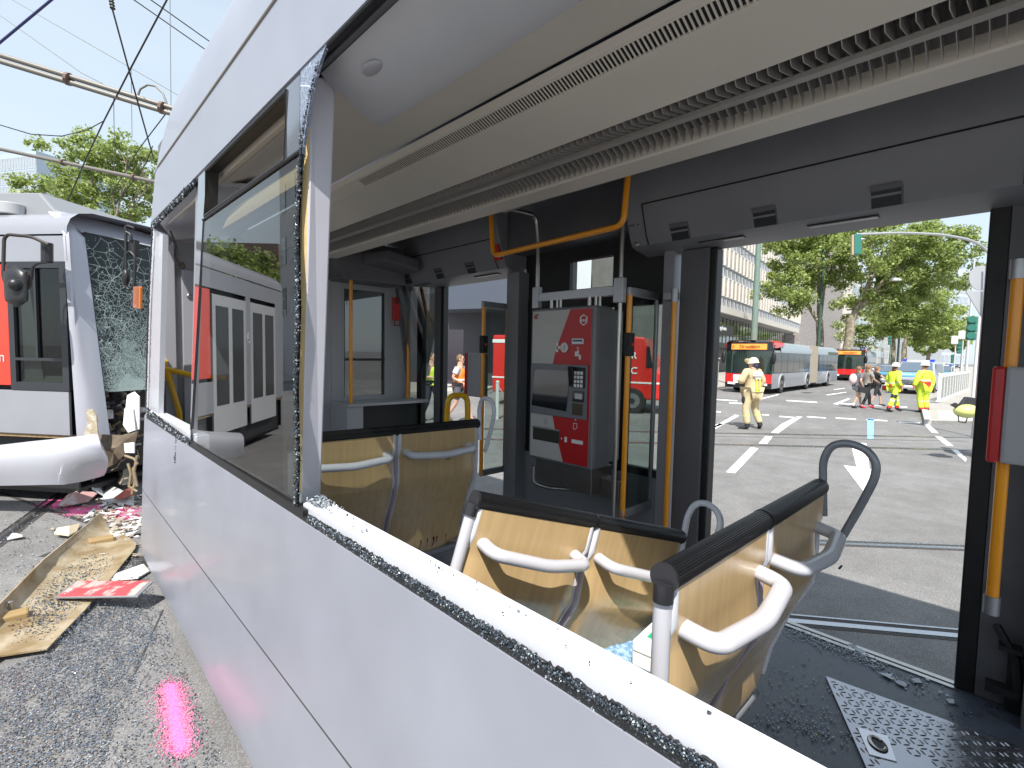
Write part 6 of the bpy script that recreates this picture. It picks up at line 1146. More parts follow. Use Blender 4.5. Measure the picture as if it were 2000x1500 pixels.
def tree(label, x, y, forks, hub, crown, n_cl, per, lsize, tr=.35, seed=1, group='plane trees along the street', depth=3.5, cr=(.8, 1.7)):
    # forks: limb end points in space, hub: height of the fork, crown: list of (centre, radii)
    o = wthing('plane_tree', label, 'tree', (x, y, 0), group); rr = random.Random(seed); mb = MB(); hubp = np.array([x+rr.gauss(0, .2), y+rr.gauss(0, .2), hub])
    mb.tube([(x, y, -.1), (x+rr.gauss(0, .08), y, hub*.35), (x, y+rr.gauss(0, .08), hub*.7), hubp], [tr*1.35, tr*1.05, tr*.95, tr*.9], 12)
    C = []; rad = []
    for cen, rd in crown:
        cen = np.array(cen)
        for _ in range(int(n_cl*rd[0]*rd[2]/20)):
            u = np.array([rr.gauss(0, 1) for _ in range(3)]); u /= np.linalg.norm(u); q = cen+u*np.array(rd)*rr.random()**.38; C.append(q); rad.append(rr.uniform(*cr))
    for f_ in forks:
        f_ = np.array(f_); mid = hubp+(f_-hubp)*.45+np.array([rr.gauss(0, .4), rr.gauss(0, .4), rr.uniform(.2, .8)])
        mb.tube([hubp-np.array([0, 0, .3]), hubp+(mid-hubp)*.5, mid, mid+(f_-mid)*.5+np.array([rr.gauss(0, .25), 0, .1]), f_], [tr*.62, tr*.5, tr*.36, tr*.22, tr*.07], 9)
        near = sorted(C, key=lambda q: np.linalg.norm(q-f_))[:9]
        for q in near: st = mid+(f_-mid)*rr.uniform(.1, .9); mb.tube([st, (st+q)/2+np.array([0, 0, rr.gauss(0, .2)]), q], [tr*.14, tr*.08, tr*.02], 5)
    mb.build('trunk', BARK, o, smooth=60); leaves('crown', C, rad, per, lsize, o, seed); return o
def TP(px, py, d): return DD(px, py, d)
def crown_px(px, py, d, wpx, hpx, dep): k = d/FPX; return (TP(px, py, d), (wpx*k, dep, hpx*k))
x, y = at(1601, 52)
tree('plane tree with two thick forked limbs, directly behind the long bus', x, y, [TP(1590, 520, 52), TP(1640, 500, 50), TP(1560, 560, 52), TP(1610, 450, 53)], TP(1612, 625, 52)[2],
     [crown_px(1600, 500, 52, 90, 72, 5), crown_px(1530, 575, 50, 48, 50, 3), crown_px(1640, 450, 52, 90, 50, 4), crown_px(1545, 480, 51, 50, 50, 3)], 88, 160, .23, .38, 3, cr=(.6, 1.25))
x, y = at(1652, 47)
tree('plane tree with a broad limb reaching to the right, over the second bus', x, y, [TP(1760, 480, 45), TP(1700, 470, 47), TP(1680, 560, 47), TP(1840, 470, 44), TP(1740, 560, 46)], TP(1660, 622, 47)[2],
     [crown_px(1740, 500, 46, 105, 72, 5), crown_px(1830, 478, 44, 72, 48, 4), crown_px(1700, 590, 47, 55, 42, 3), crown_px(1800, 540, 46, 70, 50, 4)], 92, 160, .22, .42, 5, cr=(.55, 1.2))
x, y = at(1742, 68)
tree('slimmer plane tree behind the paramedics with a bent trunk', x, y, [TP(1790, 590, 66), TP(1740, 600, 68), TP(1810, 640, 66)], TP(1745, 660, 68)[2], [crown_px(1780, 600, 66, 85, 58, 5), crown_px(1820, 640, 66, 52, 38, 4), crown_px(1700, 640, 67, 40, 36, 4)], 80, 130, .27, .34, 7, cr=(.7, 1.4))
x, y = at(1766, 95)
tree('dark trunked plane tree far down the street', x, y, [TP(1800, 640, 95), TP(1770, 620, 95)], TP(1766, 668, 95)[2], [crown_px(1815, 630, 92, 55, 48, 7), crown_px(1770, 640, 96, 40, 30, 5)], 40, 90, .5, .45, 9)
x, y = at(1812, 150)
tree('farthest plane tree closing the view down the street', x, y, [TP(1830, 660, 150)], TP(1812, 690, 150)[2], [crown_px(1830, 665, 150, 40, 28, 8)], 30, 90, .8, .5, 10)
x, y = at(190, 30)
tree('leafy plane tree rising behind the left tram', x, y, [TP(120, 330, 30), TP(180, 290, 30), TP(250, 300, 29), TP(80, 390, 30), TP(290, 330, 30)], 4.5,
     [crown_px(175, 320, 30, 90, 58, 2.2), crown_px(250, 330, 30, 70, 62, 2.2), crown_px(110, 375, 30, 62, 32, 2.), crown_px(200, 400, 30, 110, 38, 2.)], 190, 100, .17, .22, 12, group='trees behind the left tram', cr=(.35, .75))
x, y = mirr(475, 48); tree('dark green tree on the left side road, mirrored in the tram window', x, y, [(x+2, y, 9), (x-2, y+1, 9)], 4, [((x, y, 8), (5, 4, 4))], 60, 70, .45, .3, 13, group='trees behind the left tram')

# ================================================================== OVERHEAD LINES
WI = mat('wire_dark', (.03, .028, .03), .5); WG = mat('wire_grey', (.20, .19, .18), .5); AT = mat('arm_tube', (.20, .185, .165), .5, .3)
def wire(label, pts, r, m=WI, ext=0., d0=11): 
    P = [DD(px, py, d) for px, py, d in pts]
    if ext: P = [P[0]+(P[0]-P[1])*ext]+P+[P[-1]+(P[-1]-P[-2])*ext]
    mb = MB(); mb.tube(P, r, 6); return tag(mb.build('overhead_wire', m, None, smooth=60), label, 'overhead wire', 'overhead tram wires')
def armt(label, a, b, d1, d2, dbl):
    A = DD(*a, d1); B = DD(*b, d2); v = (B-A)/np.linalg.norm(B-A); A = A-v*3; B = B+v*(1.5)
    o = wthing('cantilever_arm', label, 'overhead arm', tuple((A+B)/2), 'cantilever arms carrying the overhead wires')
    for k in range(2 if dbl else 1):
        mb = MB(); off = np.array([0, 0, -.13*k]); mb.tube([A+off, B+off], .055 if dbl else .05, 12); mb.build('tube', AT, o, smooth=60)
    for t in (.25, .55, .8):
        c = A+(B-A)*t; mb = MB(); mb.tube([c-v*.03+np.array([0, 0, -.06*dbl]), c+v*.03+np.array([0, 0, -.06*dbl])], .09+.05*dbl, 10); mb.build('clamp', mat('clamp_rust', (.16, .10, .08), .6), o)
    return o
armt('upper double tube arm crossing the sky at top left', (0, 108), (325, 208), 11, 11.5, True)
armt('lower single tube arm crossing in front of the tree', (0, 291), (288, 352), 14, 13, False)
wire('thick dark blue cable in the top left corner', [(0, 83, 9), (100, 0, 9)], .022, mat('wire_blue', (.02, .02, .10), .5), 1)
wire('long thin wire running from the top left corner to the silver tram roof', [(25, 0, 12), (348, 186, 13)], .008, WG, .4)
wire('thin wire ending at a clamp on the upper double arm', [(0, 30, 12), (160, 143, 12), (200, 163, 11.6)], .008, WG, 0)
wire('black wire hanging from an insulator and running down past the hook', [(215, -20, 10), (219, 16, 10), (268, 196, 11), (300, 310, 13)], .016)
wire('black wire crossing the insulator wire in a wide cross', [(330, -8, 10), (256, 132, 10.6), (203, 236, 12), (168, 310, 13), (125, 410, 14)], .016)
wire('left of two parallel wires at the top of the sky', [(262, 0, 11), (400, 96, 12)], .014, WI, .5)
wire('right of two parallel wires at the top of the sky', [(295, 0, 11), (408, 80, 12)], .014, WI, .5)
wire('thin vertical dropper wire near the tram roof', [(332, 0, 11), (334, 206, 11.5)], .007, WG, .3)
wire('thin slack wire sagging across the left of the sky', [(0, 244, 12), (60, 262, 12), (120, 266, 12), (170, 254, 12), (203, 236, 12)], .012)
wire('thin dropper wire from the upper arm to the lower arm', [(222, 190, 11.5), (224, 332, 13)], .008, WG)
wire('thin dropper wire in front of the tree crown', [(256, 132, 11), (258, 268, 12.5)], .006, WG)
wire('black stay wire from the hook down across the tree', [(327, 218, 11.5), (272, 290, 12.5), (210, 392, 14)], .012)
wire('dark contact wire low in front of the tree', [(298, 285, 13), (285, 320, 13), (225, 400, 14)], .012)
mb = MB(); P_ = [DD(px, py, 11.5) for px, py in ((269, 205), (268, 190), (274, 174), (288, 166), (303, 168), (318, 182), (325, 200), (326, 220))]; mb.tube(P_, .022, 8); tag(mb.build('hook_loop', AT, None, smooth=60), 'curved grey cable loop joining the wires at the end of the upper arm', 'cable loop')
mb = MB(); mb.tube([DD(216, -10, 9.95), DD(220, 18, 9.95)], .035, 8)
for t in np.linspace(0, 1, 5): c = DD(216+4*t, -8+24*t, 9.95); mb.ell(c, (.05, .05, .02))
tag(mb.build('insulator', mat('insulator_dark', (.03, .03, .03), .4)), 'ribbed dark insulator at the top edge of the picture', 'insulator')

# ================================================================== PEOPLE
SKIN = mat('skin', (.55, .33, .23), .5, 0, var=.06, vscale=30); DARK = mat('shoe_black', (.02, .02, .022), .6)
def skinmesh(verts, edges, radii, name, m, parent, sub=2, smooth=True, extra=None):
    me = bpy.data.meshes.new(name); me.from_pydata([tuple(v) for v in verts], edges, []); o = bpy.data.objects.new(name, me); S.collection.objects.link(o)
    q = o.modifiers.new('k', 'SKIN'); q.use_smooth_shade = True
    sv = me.skin_vertices[0].data
    for i, r_ in enumerate(radii): sv[i].radius = (r_, r_) if not isinstance(r_, tuple) else r_
    sv[0].use_root = True
    q2 = o.modifiers.new('u', 'SUBSURF'); q2.levels = sub; q2.render_levels = sub
    dg = bpy.context.evaluated_depsgraph_get(); dg.update(); m2 = bpy.data.meshes.new_from_object(o.evaluated_get(dg)); o.modifiers.clear(); o.data = m2
    m2.materials.clear()
    for mm in (m if isinstance(m, list) else [m]): m2.materials.append(mm)
    m2.polygons.foreach_set('use_smooth', [True]*len(m2.polygons))
    if extra:
        bm = bmesh.new(); bm.from_mesh(m2); em = bpy.data.meshes.new('t'); em.from_pydata(extra.v, [], extra.f); em.polygons.foreach_set('material_index', extra.m); em.polygons.foreach_set('use_smooth', [True]*len(em.polygons)); bm.from_mesh(em); bm.to_mesh(m2); bm.free(); bpy.data.meshes.remove(em)
    if parent: o.parent = parent
    return o
J0 = dict(pel=(0, 0, .93), spi=(0, .0, 1.08), che=(0, .0, 1.28), nec=(0, .0, 1.47), hed=(0, .015, 1.60),
          shL=(-.175, 0, 1.40), elL=(-.24, -.02, 1.13), wrL=(-.25, .08, .90), shR=(.175, 0, 1.40), elR=(.24, -.02, 1.13), wrR=(.25, .08, .90),
          hiL=(-.09, 0, .90), knL=(-.10, .04, .50), anL=(-.10, 0, .09), hiR=(.09, 0, .90), knR=(.10, .04, .50), anR=(.10, 0, .09), toL=(-.11, .17, .03), toR=(.11, .17, .03))
def person(label, x, y, yaw, h, pose, outfit, group=None, z=0., build=1.0):
    o = thing('person', label, 'person', (x, y, z), yaw, group); o.scale = (h/1.75,)*3
    J = dict(J0); J.update(pose); N = list(J); ix = {n: i for i, n in enumerate(N)}; V = [J[n] for n in N]
    E_ = [('pel','spi'),('spi','che'),('che','nec'),('nec','hed'),('che','shL'),('shL','elL'),('elL','wrL'),('che','shR'),('shR','elR'),('elR','wrR'),('pel','hiL'),('hiL','knL'),('knL','anL'),('anL','toL'),('pel','hiR'),('hiR','knR'),('knR','anR'),('anR','toR')]
    b = build; RD = dict(pel=.13*b, spi=.125*b, che=.14*b, nec=.055, hed=.085, shL=.06*b, elL=.042*b, wrL=.027, shR=.06*b, elR=.042*b, wrR=.027, hiL=.088*b, knL=.056*b, anL=.036, hiR=.088*b, knR=.056*b, anR=.036, toL=.03, toR=.03)
    ex = MB(); hd = Vector(J['hed'])
    fd = Vector(outfit.get('look', (0, 1, 0))).normalized(); sd_ = fd.cross(Vector((0, 0, 1))).normalized(); rot = Matrix((sd_, fd, Vector((0, 0, 1)))).transposed()
    hc = hd+Vector((0, 0, .02))
    ex.ell(hc, (.075, .095, .118), 0, 16, 12, rot); ex.ell(hc+fd*.09+Vector((0, 0, -.005)), (.014, .02, .022), 0, 8, 6, rot); ex.ell(hc+fd*.055+Vector((0, 0, -.07)), (.045, .035, .035), 0, 10, 6, rot)
    for sg in (-1, 1):
        ex.ell(hc+sd_*sg*.075, (.012, .022, .03), 0, 8, 6, rot); ex.ell(hc+fd*.083+sd_*sg*.030+Vector((0, 0, .018)), (.010, .008, .007), 1, 8, 6, rot)
    ex.ell(hc+fd*.086+Vector((0, 0, -.045)), (.022, .008, .006), 2, 8, 6, rot)
    for sd2 in 'LR':                                   # hands: palm, four fingers and thumb, slightly curled
        w_ = Vector(J['wr'+sd2]); e_ = Vector(J['el'+sd2]); d = (w_-e_).normalized(); hv = outfit.get('hand'+sd2, None)
        side = d.cross(Vector((0, 0, 1)) if abs(d.z) < .8 else Vector((0, 1, 0))).normalized(); nrm = side.cross(d)
        sg = 1 if sd2 == 'L' else -1
        rt = Matrix((side, d, nrm)).transposed(); ex.ell(w_+d*.045, (.038, .05, .017), 0, 10, 8, rt)
        for k in range(4):
            off = side*(k-1.5)*.019; L_ = (.072, .08, .075, .058)[k]; p0_ = w_+d*.08+off; p1_ = p0_+d*L_*.45+nrm*.008*sg; p2_ = p1_+d*L_*.3+nrm*.022*sg; p3_ = p2_+d*L_*.1+nrm*.022*sg
            ex.tube([p0_-d*.02, p1_, p2_, p3_], [.0095, .009, .008, .006], 7)
        p0_ = w_+d*.03-side*.03; ex.tube([p0_, p0_+d*.025-side*.022+nrm*.01*sg, p0_+d*.055-side*.026+nrm*.022*sg], [.012, .010, .007], 7)
    skinmesh(V, [(ix[a], ix[c]) for a, c in E_], [RD[n] for n in N], 'body', [SKIN, DARK, mat('lips', (.35, .12, .10), .5)], o, 2, extra=ex)
    lerp = lambda a, c, t: tuple(np.array(J[a])*(1-t)+np.array(J[c])*t)
    # upper garment
    up = outfit['top']; sl = up.get('sleeve', 1.0); g_ = up.get('g', .018)
    VV = [J['spi'], J['che'], lerp('che', 'nec', .75), lerp('spi', 'pel', up.get('low', .9))]; RR = [RD['spi']+g_, RD['che']+g_, .085+g_*.5, RD['pel']+g_+.006]; EE = [(0, 1), (1, 2), (0, 3)]
    if up.get('skirt'): VV.append((0, 0, J['pel'][2]-up['skirt'])); RR.append(RD['pel']+g_+.015); EE.append((3, len(VV)-1))
    for s_ in 'LR':
        if sl > 0:
            k = len(VV)
            if sl <= .5: VV += [J['sh'+s_], lerp('sh'+s_, 'el'+s_, sl*1.7)]; RR += [RD['sh'+s_]+g_*.9, RD['elL']+g_+.008]; EE += [(1, k), (k, k+1)]
            else: VV += [J['sh'+s_], J['el'+s_], lerp('el'+s_, 'wr'+s_, .95)]; RR += [RD['sh'+s_]+g_*.9, RD['elL']+g_, RD['wrL']+g_*.9]; EE += [(1, k), (k, k+1), (k+1, k+2)]
    top = skinmesh(VV, EE, RR, up.get('name', 'jacket'), up['m'], o)
    # lower garment
    lo = outfit['low']; ln = lo.get('len', 1.0); g2 = lo.get('g', .015)
    VV = [J['pel']]; RR = [RD['pel']+g2]; EE = []
    for s_ in 'LR':
        k = len(VV); VV.append(J['hi'+s_]); RR.append(RD['hiL']+g2); EE.append((0, k))
        if ln > .55: VV += [J['kn'+s_], lerp('kn'+s_, 'an'+s_, (ln-.5)*1.85)]; RR += [RD['knL']+g2, RD['anL']+g2+.012]; EE += [(k, k+1), (k+1, k+2)]
        else: VV.append(lerp('hi'+s_, 'kn'+s_, ln*2)); RR.append(RD['knL']+g2+.022); EE.append((k, k+1))
    tr = skinmesh(VV, EE, RR, lo.get('name', 'trousers'), lo['m'], o)
    for s_ in 'LR':
        a = Vector(J['an'+s_]); t_ = Vector(J['to'+s_]); d = (t_-a); d2 = Vector((d.x, d.y, d.z*.8)).normalized(); sd3 = d2.cross(Vector((0, 0, 1))).normalized(); rt = Matrix((sd3, d2, sd3.cross(d2))).transposed()
        mb = MB(); mb.ell((a+t_)/2+Vector((0, 0, -.012)), (.048, .145, .045), 0, 12, 8, rt); 
        if outfit.get('boot'): mb.tube([a+Vector((0, 0, -.02)), Vector(lerp('an'+s_, 'kn'+s_, .28))], [.058, .062], 12)
        mb.build('shoe', outfit.get('shoe', DARK), o, smooth=60)
    # bands (cuffs, reflective stripes) : rings round limbs or torso
    for nm, a, c, t, r_, wd, m_ in outfit.get('bands', []):
        p_ = Vector(lerp(a, c, t)); d = (Vector(J[c])-Vector(J[a])).normalized(); mb = MB(); mb.tube([p_-d*wd/2, p_+d*wd/2], r_, 18); mb.build(nm, m_, o, smooth=50)
    # hair / helmet
    if outfit.get('hair'):
        hm, hl = outfit['hair']; mb = MB(); mb.ell(hc+Vector((0, 0, .02))-fd*.018, (.084, .100, .112), 0, 16, 10, rot)
        if hl: mb.ell(hc-fd*.06+Vector((0, 0, -.06-hl*.5)), (.075, .05, .09+hl*.5), 0, 14, 8, rot)
        mb.build('hair', hm, o, smooth=60)
    if outfit.get('helmet'):
        hm, br = outfit['helmet']; mb = MB(); rows = []
        for i in range(9):
            t = i/8*math.pi/2; rr_ = math.cos(t); rows.append([hc+rot @ Vector(((.115*rr_)*math.cos(a), (.135*rr_)*math.sin(a), .03+.135*math.sin(t))) for a in np.linspace(0, 2*math.pi, 21)[:-1]])
        mb.grid(rows[:-1], 0, True); mb.add(rows[-2], [tuple(range(20))]); rim = [hc+rot @ Vector(((.115+br)*math.cos(a), (.135+br*1.2)*math.sin(a)-.01, .02)) for a in np.linspace(0, 2*math.pi, 21)[:-1]]; mb.grid([rim, rows[0]], 0, True); mb.build('helmet', hm, o, smooth=70)
        if outfit.get('neckguard'): mb = MB(); mb.ell(hc-fd*.05+Vector((0, 0, -.03)), (.105, .085, .085), 0, 14, 8, rot); mb.build('neck_guard', outfit['neckguard'], o, smooth=60)
    return o
def gpos(px, py): p = Z(px, py); return p[0], p[1]
def yawto(x, y, sx, sy=0.):    # facing direction given as screen-right (sx) and away-from-camera (sy)
    d = _R*sx+_F*sy; return math.atan2(d[1], d[0])-math.pi/2
HIVIS = mat('hivis_yellow', (.62, .80, .06), .6, 0, var=.08, vscale=20); HIRED = mat('hivis_red', (.70, .03, .02), .6); REFL = mat('reflective_silver', (.62, .63, .62), .4); TUR = mat('turnout_beige', (.56, .46, .27), .75, 0, var=.12, vscale=18, bump=.4, bscale=25); HIO = mat('hivis_orange', (.90, .22, .01), .6, 0, var=.08, vscale=20)
# firefighter walking left, seen from behind
x, y = gpos(1465, 838)
ff = person('firefighter in beige turnout gear and helmet walking in front of the bus with a paper', x, y, yawto(0, 0, -.35, 1), 1.80,
  dict(shL=(-.20, .02, 1.42), elL=(-.33, .02, 1.17), wrL=(-.20, .20, 1.20), shR=(.20, .02, 1.42), elR=(.33, -.03, 1.18), wrR=(.20, .08, .98), hiL=(-.10, 0, .90), knL=(-.15, .02, .50), anL=(-.13, -.04, .08), toL=(-.22, .10, .02), hiR=(.10, 0, .90), knR=(.20, .08, .50), anR=(.26, -.06, .10), toR=(.36, .08, .03)),
  dict(look=(-.75, .65, -.1), top=dict(m=TUR, g=.035, skirt=.12, name='turnout_jacket'), low=dict(m=TUR, g=.032, name='turnout_trousers'), boot=True, helmet=(mat('helmet_cream', (.72, .68, .50), .35, coat=.5), .02), neckguard=mat('neck_dark', (.05, .06, .12), .7),
       bands=[('reflective_stripe', 'spi', 'pel', .55, .175, .05, HIVIS), ('reflective_stripe', 'spi', 'pel', .95, .180, .045, HIVIS), ('reflective_stripe', 'elL', 'wrL', .5, .062, .05, HIVIS), ('reflective_stripe', 'elR', 'wrR', .4, .064, .05, HIVIS), ('reflective_stripe', 'knL', 'anL', .35, .082, .05, HIVIS), ('reflective_stripe', 'knR', 'anR', .35, .082, .05, HIVIS)], build=1.1), build=1.12)
def local_box(o, c, s_, name, m, bevel=.01, rot=None): q = MB(); q.obox(c, (s_[0], 0, 0), (0, s_[1], 0), (0, 0, s_[2])); return q.build(name, m, o, bevel=bevel)
local_box(ff, (0, -.165, 1.37), (.15, .012, .055), 'back_panel', WHITEP, .02); local_box(ff, (0, -.172, 1.27), (.085, .01, .022), 'reflective_stripe', REFL, .004)
for s_ in (-.035, .035): local_box(ff, (s_*1.6, -.178, 1.12), (.018, .008, .13), 'reflective_stripe', HIVIS, .004)
text('lettering', 'FEUERWEHR', .045, (0, -.180, 1.36), (1, 0, 0), (0, 0, 1), mat('grey_print', (.5, .5, .5)), ff, .001, .001, 1., 'CENTER')
q = MB(); q.ell((-.10, .09, 1.70), (.075, .075, .055)); q.build('visor', mat('visor_gold', (.5, .42, .2), .2, .5), ff)
wp = ff.matrix_basis @ Vector((-.20, .28, 1.24)); q = MB(); q.obox(wp, (*( _R*.11)[:2], .0), (*( _F*.02)[:2], .10), (0, 0, .004)); tag(q.build('paper_sheet', WHITEP), 'white sheet of paper in the hand of the beige firefighter', 'paper')
for dz in (0,): q = MB(); q.ell((-.24, .02, .74), (.03, .05, .10), 0, 10, 8); q.build('glove', DARK, ff, smooth=60)
# two paramedics
pb = [('cuff', 'elL', 'wrL', .82, .050, .08, HIRED), ('cuff', 'elR', 'wrR', .82, .050, .08, HIRED), ('trouser_cuff', 'knL', 'anL', .80, .072, .09, HIRED), ('trouser_cuff', 'knR', 'anR', .80, .072, .09, HIRED), ('reflective_stripe', 'elL', 'wrL', .2, .062, .05, REFL), ('reflective_stripe', 'elR', 'wrR', .2, .062, .05, REFL), ('reflective_stripe', 'knL', 'anL', .25, .084, .05, REFL), ('reflective_stripe', 'knR', 'anR', .25, .084, .05, REFL)]
x, y = gpos(1743, 804)
p1_ = person('paramedic in yellow suit and white helmet striding right, red-brown hair over the collar', x, y, yawto(0, 0, .95, .2), 1.74,
  dict(elL=(-.22, -.06, 1.14), wrL=(-.20, .12, .98), elR=(.24, -.12, 1.14), wrR=(.24, .02, .92), knL=(-.09, .24, .52), anL=(-.09, .30, .10), toL=(-.09, .48, .05), knR=(.09, -.10, .50), anR=(.09, -.30, .10), toR=(.09, -.14, .02)),
  dict(top=dict(m=HIVIS, g=.035, skirt=.06), low=dict(m=HIVIS, g=.028), boot=True, helmet=(mat('helmet_white', (.82, .82, .82), .3, coat=.5), .035), hair=(mat('hair_auburn', (.16, .06, .03), .6), .12), bands=pb+[('waist_band', 'spi', 'pel', .35, .172, .05, REFL), ('red_hem', 'spi', 'pel', 1.0, .176, .10, HIRED), ('knee_pad', 'hiR', 'knR', .85, .090, .14, DARK)]), build=1.05)
q = MB(); q.obox(p1_.matrix_basis @ Vector((-.21, .05, .88)), (*(_R*.20)[:2], .05), (*(_F*.12)[:2], 0), (0, 0, .09)); tag(q.build('red_bag', mat('bag_red_dark', (.25, .02, .02), .6), bevel=.03), 'small dark red pouch held by the paramedic striding right', 'bag')
x, y = gpos(1801, 806)
person('paramedic in yellow suit with red waistband seen from behind in front of the police van', x, y, yawto(0, 0, -.1, 1), 1.80,
  dict(elL=(-.30, -.02, 1.14), wrL=(-.33, .05, .90), elR=(.30, -.02, 1.14), wrR=(.30, .06, .90), knL=(-.07, .06, .5), anL=(-.06, -.02, .09), toL=(-.10, .12, .02), knR=(.13, .04, .5), anR=(.10, -.08, .10), toR=(.16, .06, .03)),
  dict(top=dict(m=HIVIS, g=.045, skirt=.02), low=dict(m=HIVIS, g=.032), boot=True, helmet=(mat('helmet_white', (.8, .8, .8)), .035), hair=(mat('hair_brown', (.10, .05, .03), .6), .0), bands=pb+[('red_hem', 'spi', 'pel', .62, .190, .16, HIRED), ('reflective_stripe', 'spi', 'che', .2, .182, .05, REFL)]), build=1.12)
# three girls walking
HBR = mat('hair_brown_light', (.22, .11, .05), .55); TGR = mat('tshirt_grey', (.14, .14, .16), .8, 0, var=.1, vscale=25); TTA = mat('shirt_taupe', (.28, .25, .23), .8); JBK = mat('trousers_black', (.015, .015, .018), .7)
wk = dict(knL=(-.09, .20, .50), anL=(-.09, .24, .09), toL=(-.09, .40, .04), knR=(.09, -.06, .50), anR=(.09, -.26, .10), toR=(.09, -.11, .02))
x, y = gpos(1673, 797)
gr = person('girl in grey shirt and patterned shorts with a pink backpack, leftmost of three girls', x, y, yawto(0, 0, .95, .1), 1.60, dict(wk, elL=(-.24, .05, 1.12), wrL=(-.20, .20, 1.25), elR=(.24, -.10, 1.14), wrR=(.24, .02, .92)),
  dict(top=dict(m=TGR, sleeve=.4, name='tshirt'), low=dict(m=mat('shorts_pattern', (.20, .20, .24), .8, 0, col2=(.5, .5, .52), vscale=40), len=.32, name='shorts', g=.02), hair=(HBR, .10), bands=[('sock', 'anL', 'knL', .15, .046, .10, WHITEP), ('sock', 'anR', 'knR', .15, .046, .10, WHITEP)]), 'three girls crossing the road')
bp2 = gr.matrix_basis @ Vector((0, -.24, 1.20)); q = MB(); q.ell(bp2, (.15, .13, .21), 0, 14, 10); tag(q.build('backpack', mat('backpack_pink', (.75, .58, .58), .7), smooth=60), 'pale pink backpack worn by the leftmost girl', 'backpack')
bp2 = gr.matrix_basis @ Vector((.26, .02, .78)); q = MB(); q.obox(bp2, (*(_R*.17)[:2], -.03), (*(_F*.05)[:2], 0), (0, 0, .11)); tag(q.build('shopping_bag', mat('bag_black', (.03, .03, .035), .5), bevel=.01), 'black carrier bag hanging from the leftmost girl', 'bag')
x, y = gpos(1691, 797)
gr = person('girl in taupe shirt, black trousers and red shoes between the two other girls', x, y, yawto(0, 0, .95, .1), 1.66, dict(wk, elL=(-.24, .0, 1.12), wrL=(-.20, .22, 1.05), elR=(.24, .06, 1.16), wrR=(.20, .26, 1.08)),
  dict(top=dict(m=TTA, sleeve=.45, name='tshirt', skirt=.03), low=dict(m=JBK, name='trousers', g=.008), hair=(HBR, .12), shoe=mat('shoe_red', (.75, .05, .08), .5)), 'three girls crossing the road')
x, y = gpos(1709, 793)
gr = person('girl in black pointing forward, rightmost of three girls', x, y, yawto(0, 0, .9, -.2), 1.60, dict(wk, elR=(.24, .14, 1.26), wrR=(.16, .38, 1.16), elL=(-.22, .05, 1.13), wrL=(-.18, .16, 1.0)),
  dict(top=dict(m=JBK, sleeve=.35, name='tshirt'), low=dict(m=mat('trousers_charcoal', (.03, .03, .035), .7), len=.6, name='trousers', g=.008), hair=(HBR, .10)), 'three girls crossing the road')
bp2 = gr.matrix_basis @ Vector((.16, .30, .88)); q = MB(); q.ell(bp2, (.11, .10, .10), 0, 12, 8); tag(q.build('handbag', mat('bag_mint', (.50, .66, .66), .5), smooth=60), 'round mint handbag carried by the rightmost girl', 'bag')
# workmen beyond the far door
x, y = gpos(897, 824); k = (DD(897, 824, 1)@F)
person('man in orange safety vest, shorts and sunglasses walking right beyond the far door', x, y, yawto(0, 0, .93, -.25), 1.76, dict(wk, shL=(-.18, 0, 1.42), elL=(-.24, -.04, 1.16), wrL=(-.18, .18, 1.06), elR=(.24, -.10, 1.15), wrR=(.22, .16, 1.03), anL=(-.09, .30, .10), toL=(-.09, .46, .05), anR=(.09, -.32, .12), toR=(.09, -.17, .03)),
  dict(top=dict(m=HIO, sleeve=0, name='vest', skirt=.10, g=.03), low=dict(m=mat('shorts_grey', (.10, .10, .115), .8), len=.42, name='shorts', g=.022), hair=(mat('hair_short', (.17, .10, .05), .6), 0), bands=[('sleeve', 'shL', 'elL', .25, .072, .16, WHITEP), ('sleeve', 'shR', 'elR', .25, .072, .16, WHITEP), ('reflective_stripe', 'spi', 'che', .1, .170, .05, REFL), ('reflective_stripe', 'spi', 'pel', .6, .174, .05, REFL)]))
o = bpy.data.objects[[q_.name for q_ in S.objects if q_.name.startswith('person')][-1]]
q = MB(); q.ell((0, .105, 1.638), (.07, .02, .018), 0, 12, 6); 
pz = [p_ for p_ in S.objects if p_.get('label', '').startswith('man in orange')][0]; q.build('sunglasses', BLKG, pz, smooth=60)
x, y = gpos(842, 822)
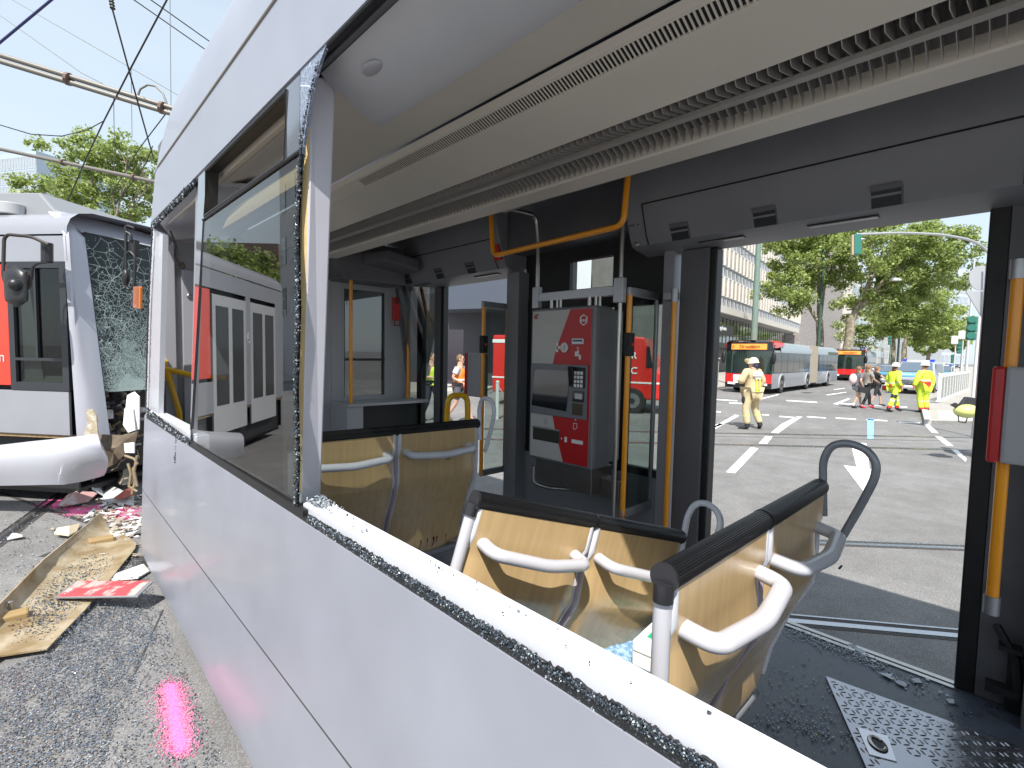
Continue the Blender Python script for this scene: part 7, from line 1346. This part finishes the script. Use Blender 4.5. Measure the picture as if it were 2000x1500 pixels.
person('man in yellow safety vest and dark clothes half hidden by the door leaf', x, y, yawto(0, 0, .8, -.5), 1.80, dict(wk, elL=(-.25, .0, 1.14), wrL=(-.12, .24, 1.10), elR=(.25, .0, 1.14), wrR=(.12, .24, 1.10)),
  dict(top=dict(m=HIVIS, sleeve=0, name='vest', skirt=-.04, g=.03), low=dict(m=mat('trousers_navy', (.03, .033, .05), .8), len=1.0, g=.02), hair=(mat('hair_dark', (.06, .04, .03), .6), 0), bands=[('sleeve', 'shL', 'elL', .4, .075, .30, mat('sleeve_grey', (.16, .16, .18), .8)), ('sleeve', 'shR', 'elR', .4, .075, .30, mat('sleeve_grey', (.16, .16, .18))), ('jacket_hem', 'spi', 'pel', .8, .172, .16, mat('hem_navy', (.05, .055, .08), .8))]))
# man hidden behind the right door leaf, a lime helmet hanging from his hand
x, y = gpos(1930, 898)
person('firefighter mostly hidden by the right door leaf, carrying the lime helmet', x, y, yawto(0, 0, .5, -1), 1.82, dict(elR=(.30, -.02, 1.14), wrR=(.36, .08, .95), elL=(-.28, 0, 1.14), wrL=(-.30, .08, .92)),
  dict(top=dict(m=TUR, g=.03, skirt=.1, name='turnout_jacket'), low=dict(m=TUR, g=.03), hair=(mat('hair_dark', (.06, .04, .03)), 0), boot=True))
hp_ = DD(1888, 803, 8.9); hl = wthing('helmet', 'lime yellow fire helmet with red number 05 hanging at the door edge', 'helmet', tuple(hp_))
mb = MB(); mb.ell(hp_, (.20, .17, .125), 0, 24, 14, Matrix((tuple(R), tuple(F), tuple(U))).transposed()); mb.build('shell', mat('helmet_lime', (.62, .66, .22), .25, 0, coat=.7), hl, smooth=60)
mb = MB(); mb.tube([hp_-R*.16-U*.05, hp_-R*.14-U*.19, hp_-R*.02-U*.21, hp_+R*.02-U*.10], .010, 6); mb.build('chin_strap', DARK, hl)
mb = MB(); c = hp_+U*.16+R*.02; mb.slab([c-R*.14-U*.05, c+R*.16-U*.10, c+R*.20+U*.07, c-R*.02+U*.10], F*.06); mb.build('visor_guard', mat('guard_black', (.03, .03, .035), .4), hl, bevel=.015)
mb = MB(); c = hp_-R*.19+U*.06; mb.slab([c-R*.08+U*.05, c+R*.05-U*.02, c+R*.09+U*.04, c+U*.09], F*.04); mb.build('lamp_clip', DARK, hl)
text('lettering', '05', .075, hp_+R*.01+U*.0-F*.175, R, U+R*.1, RED, hl, .02, .001)
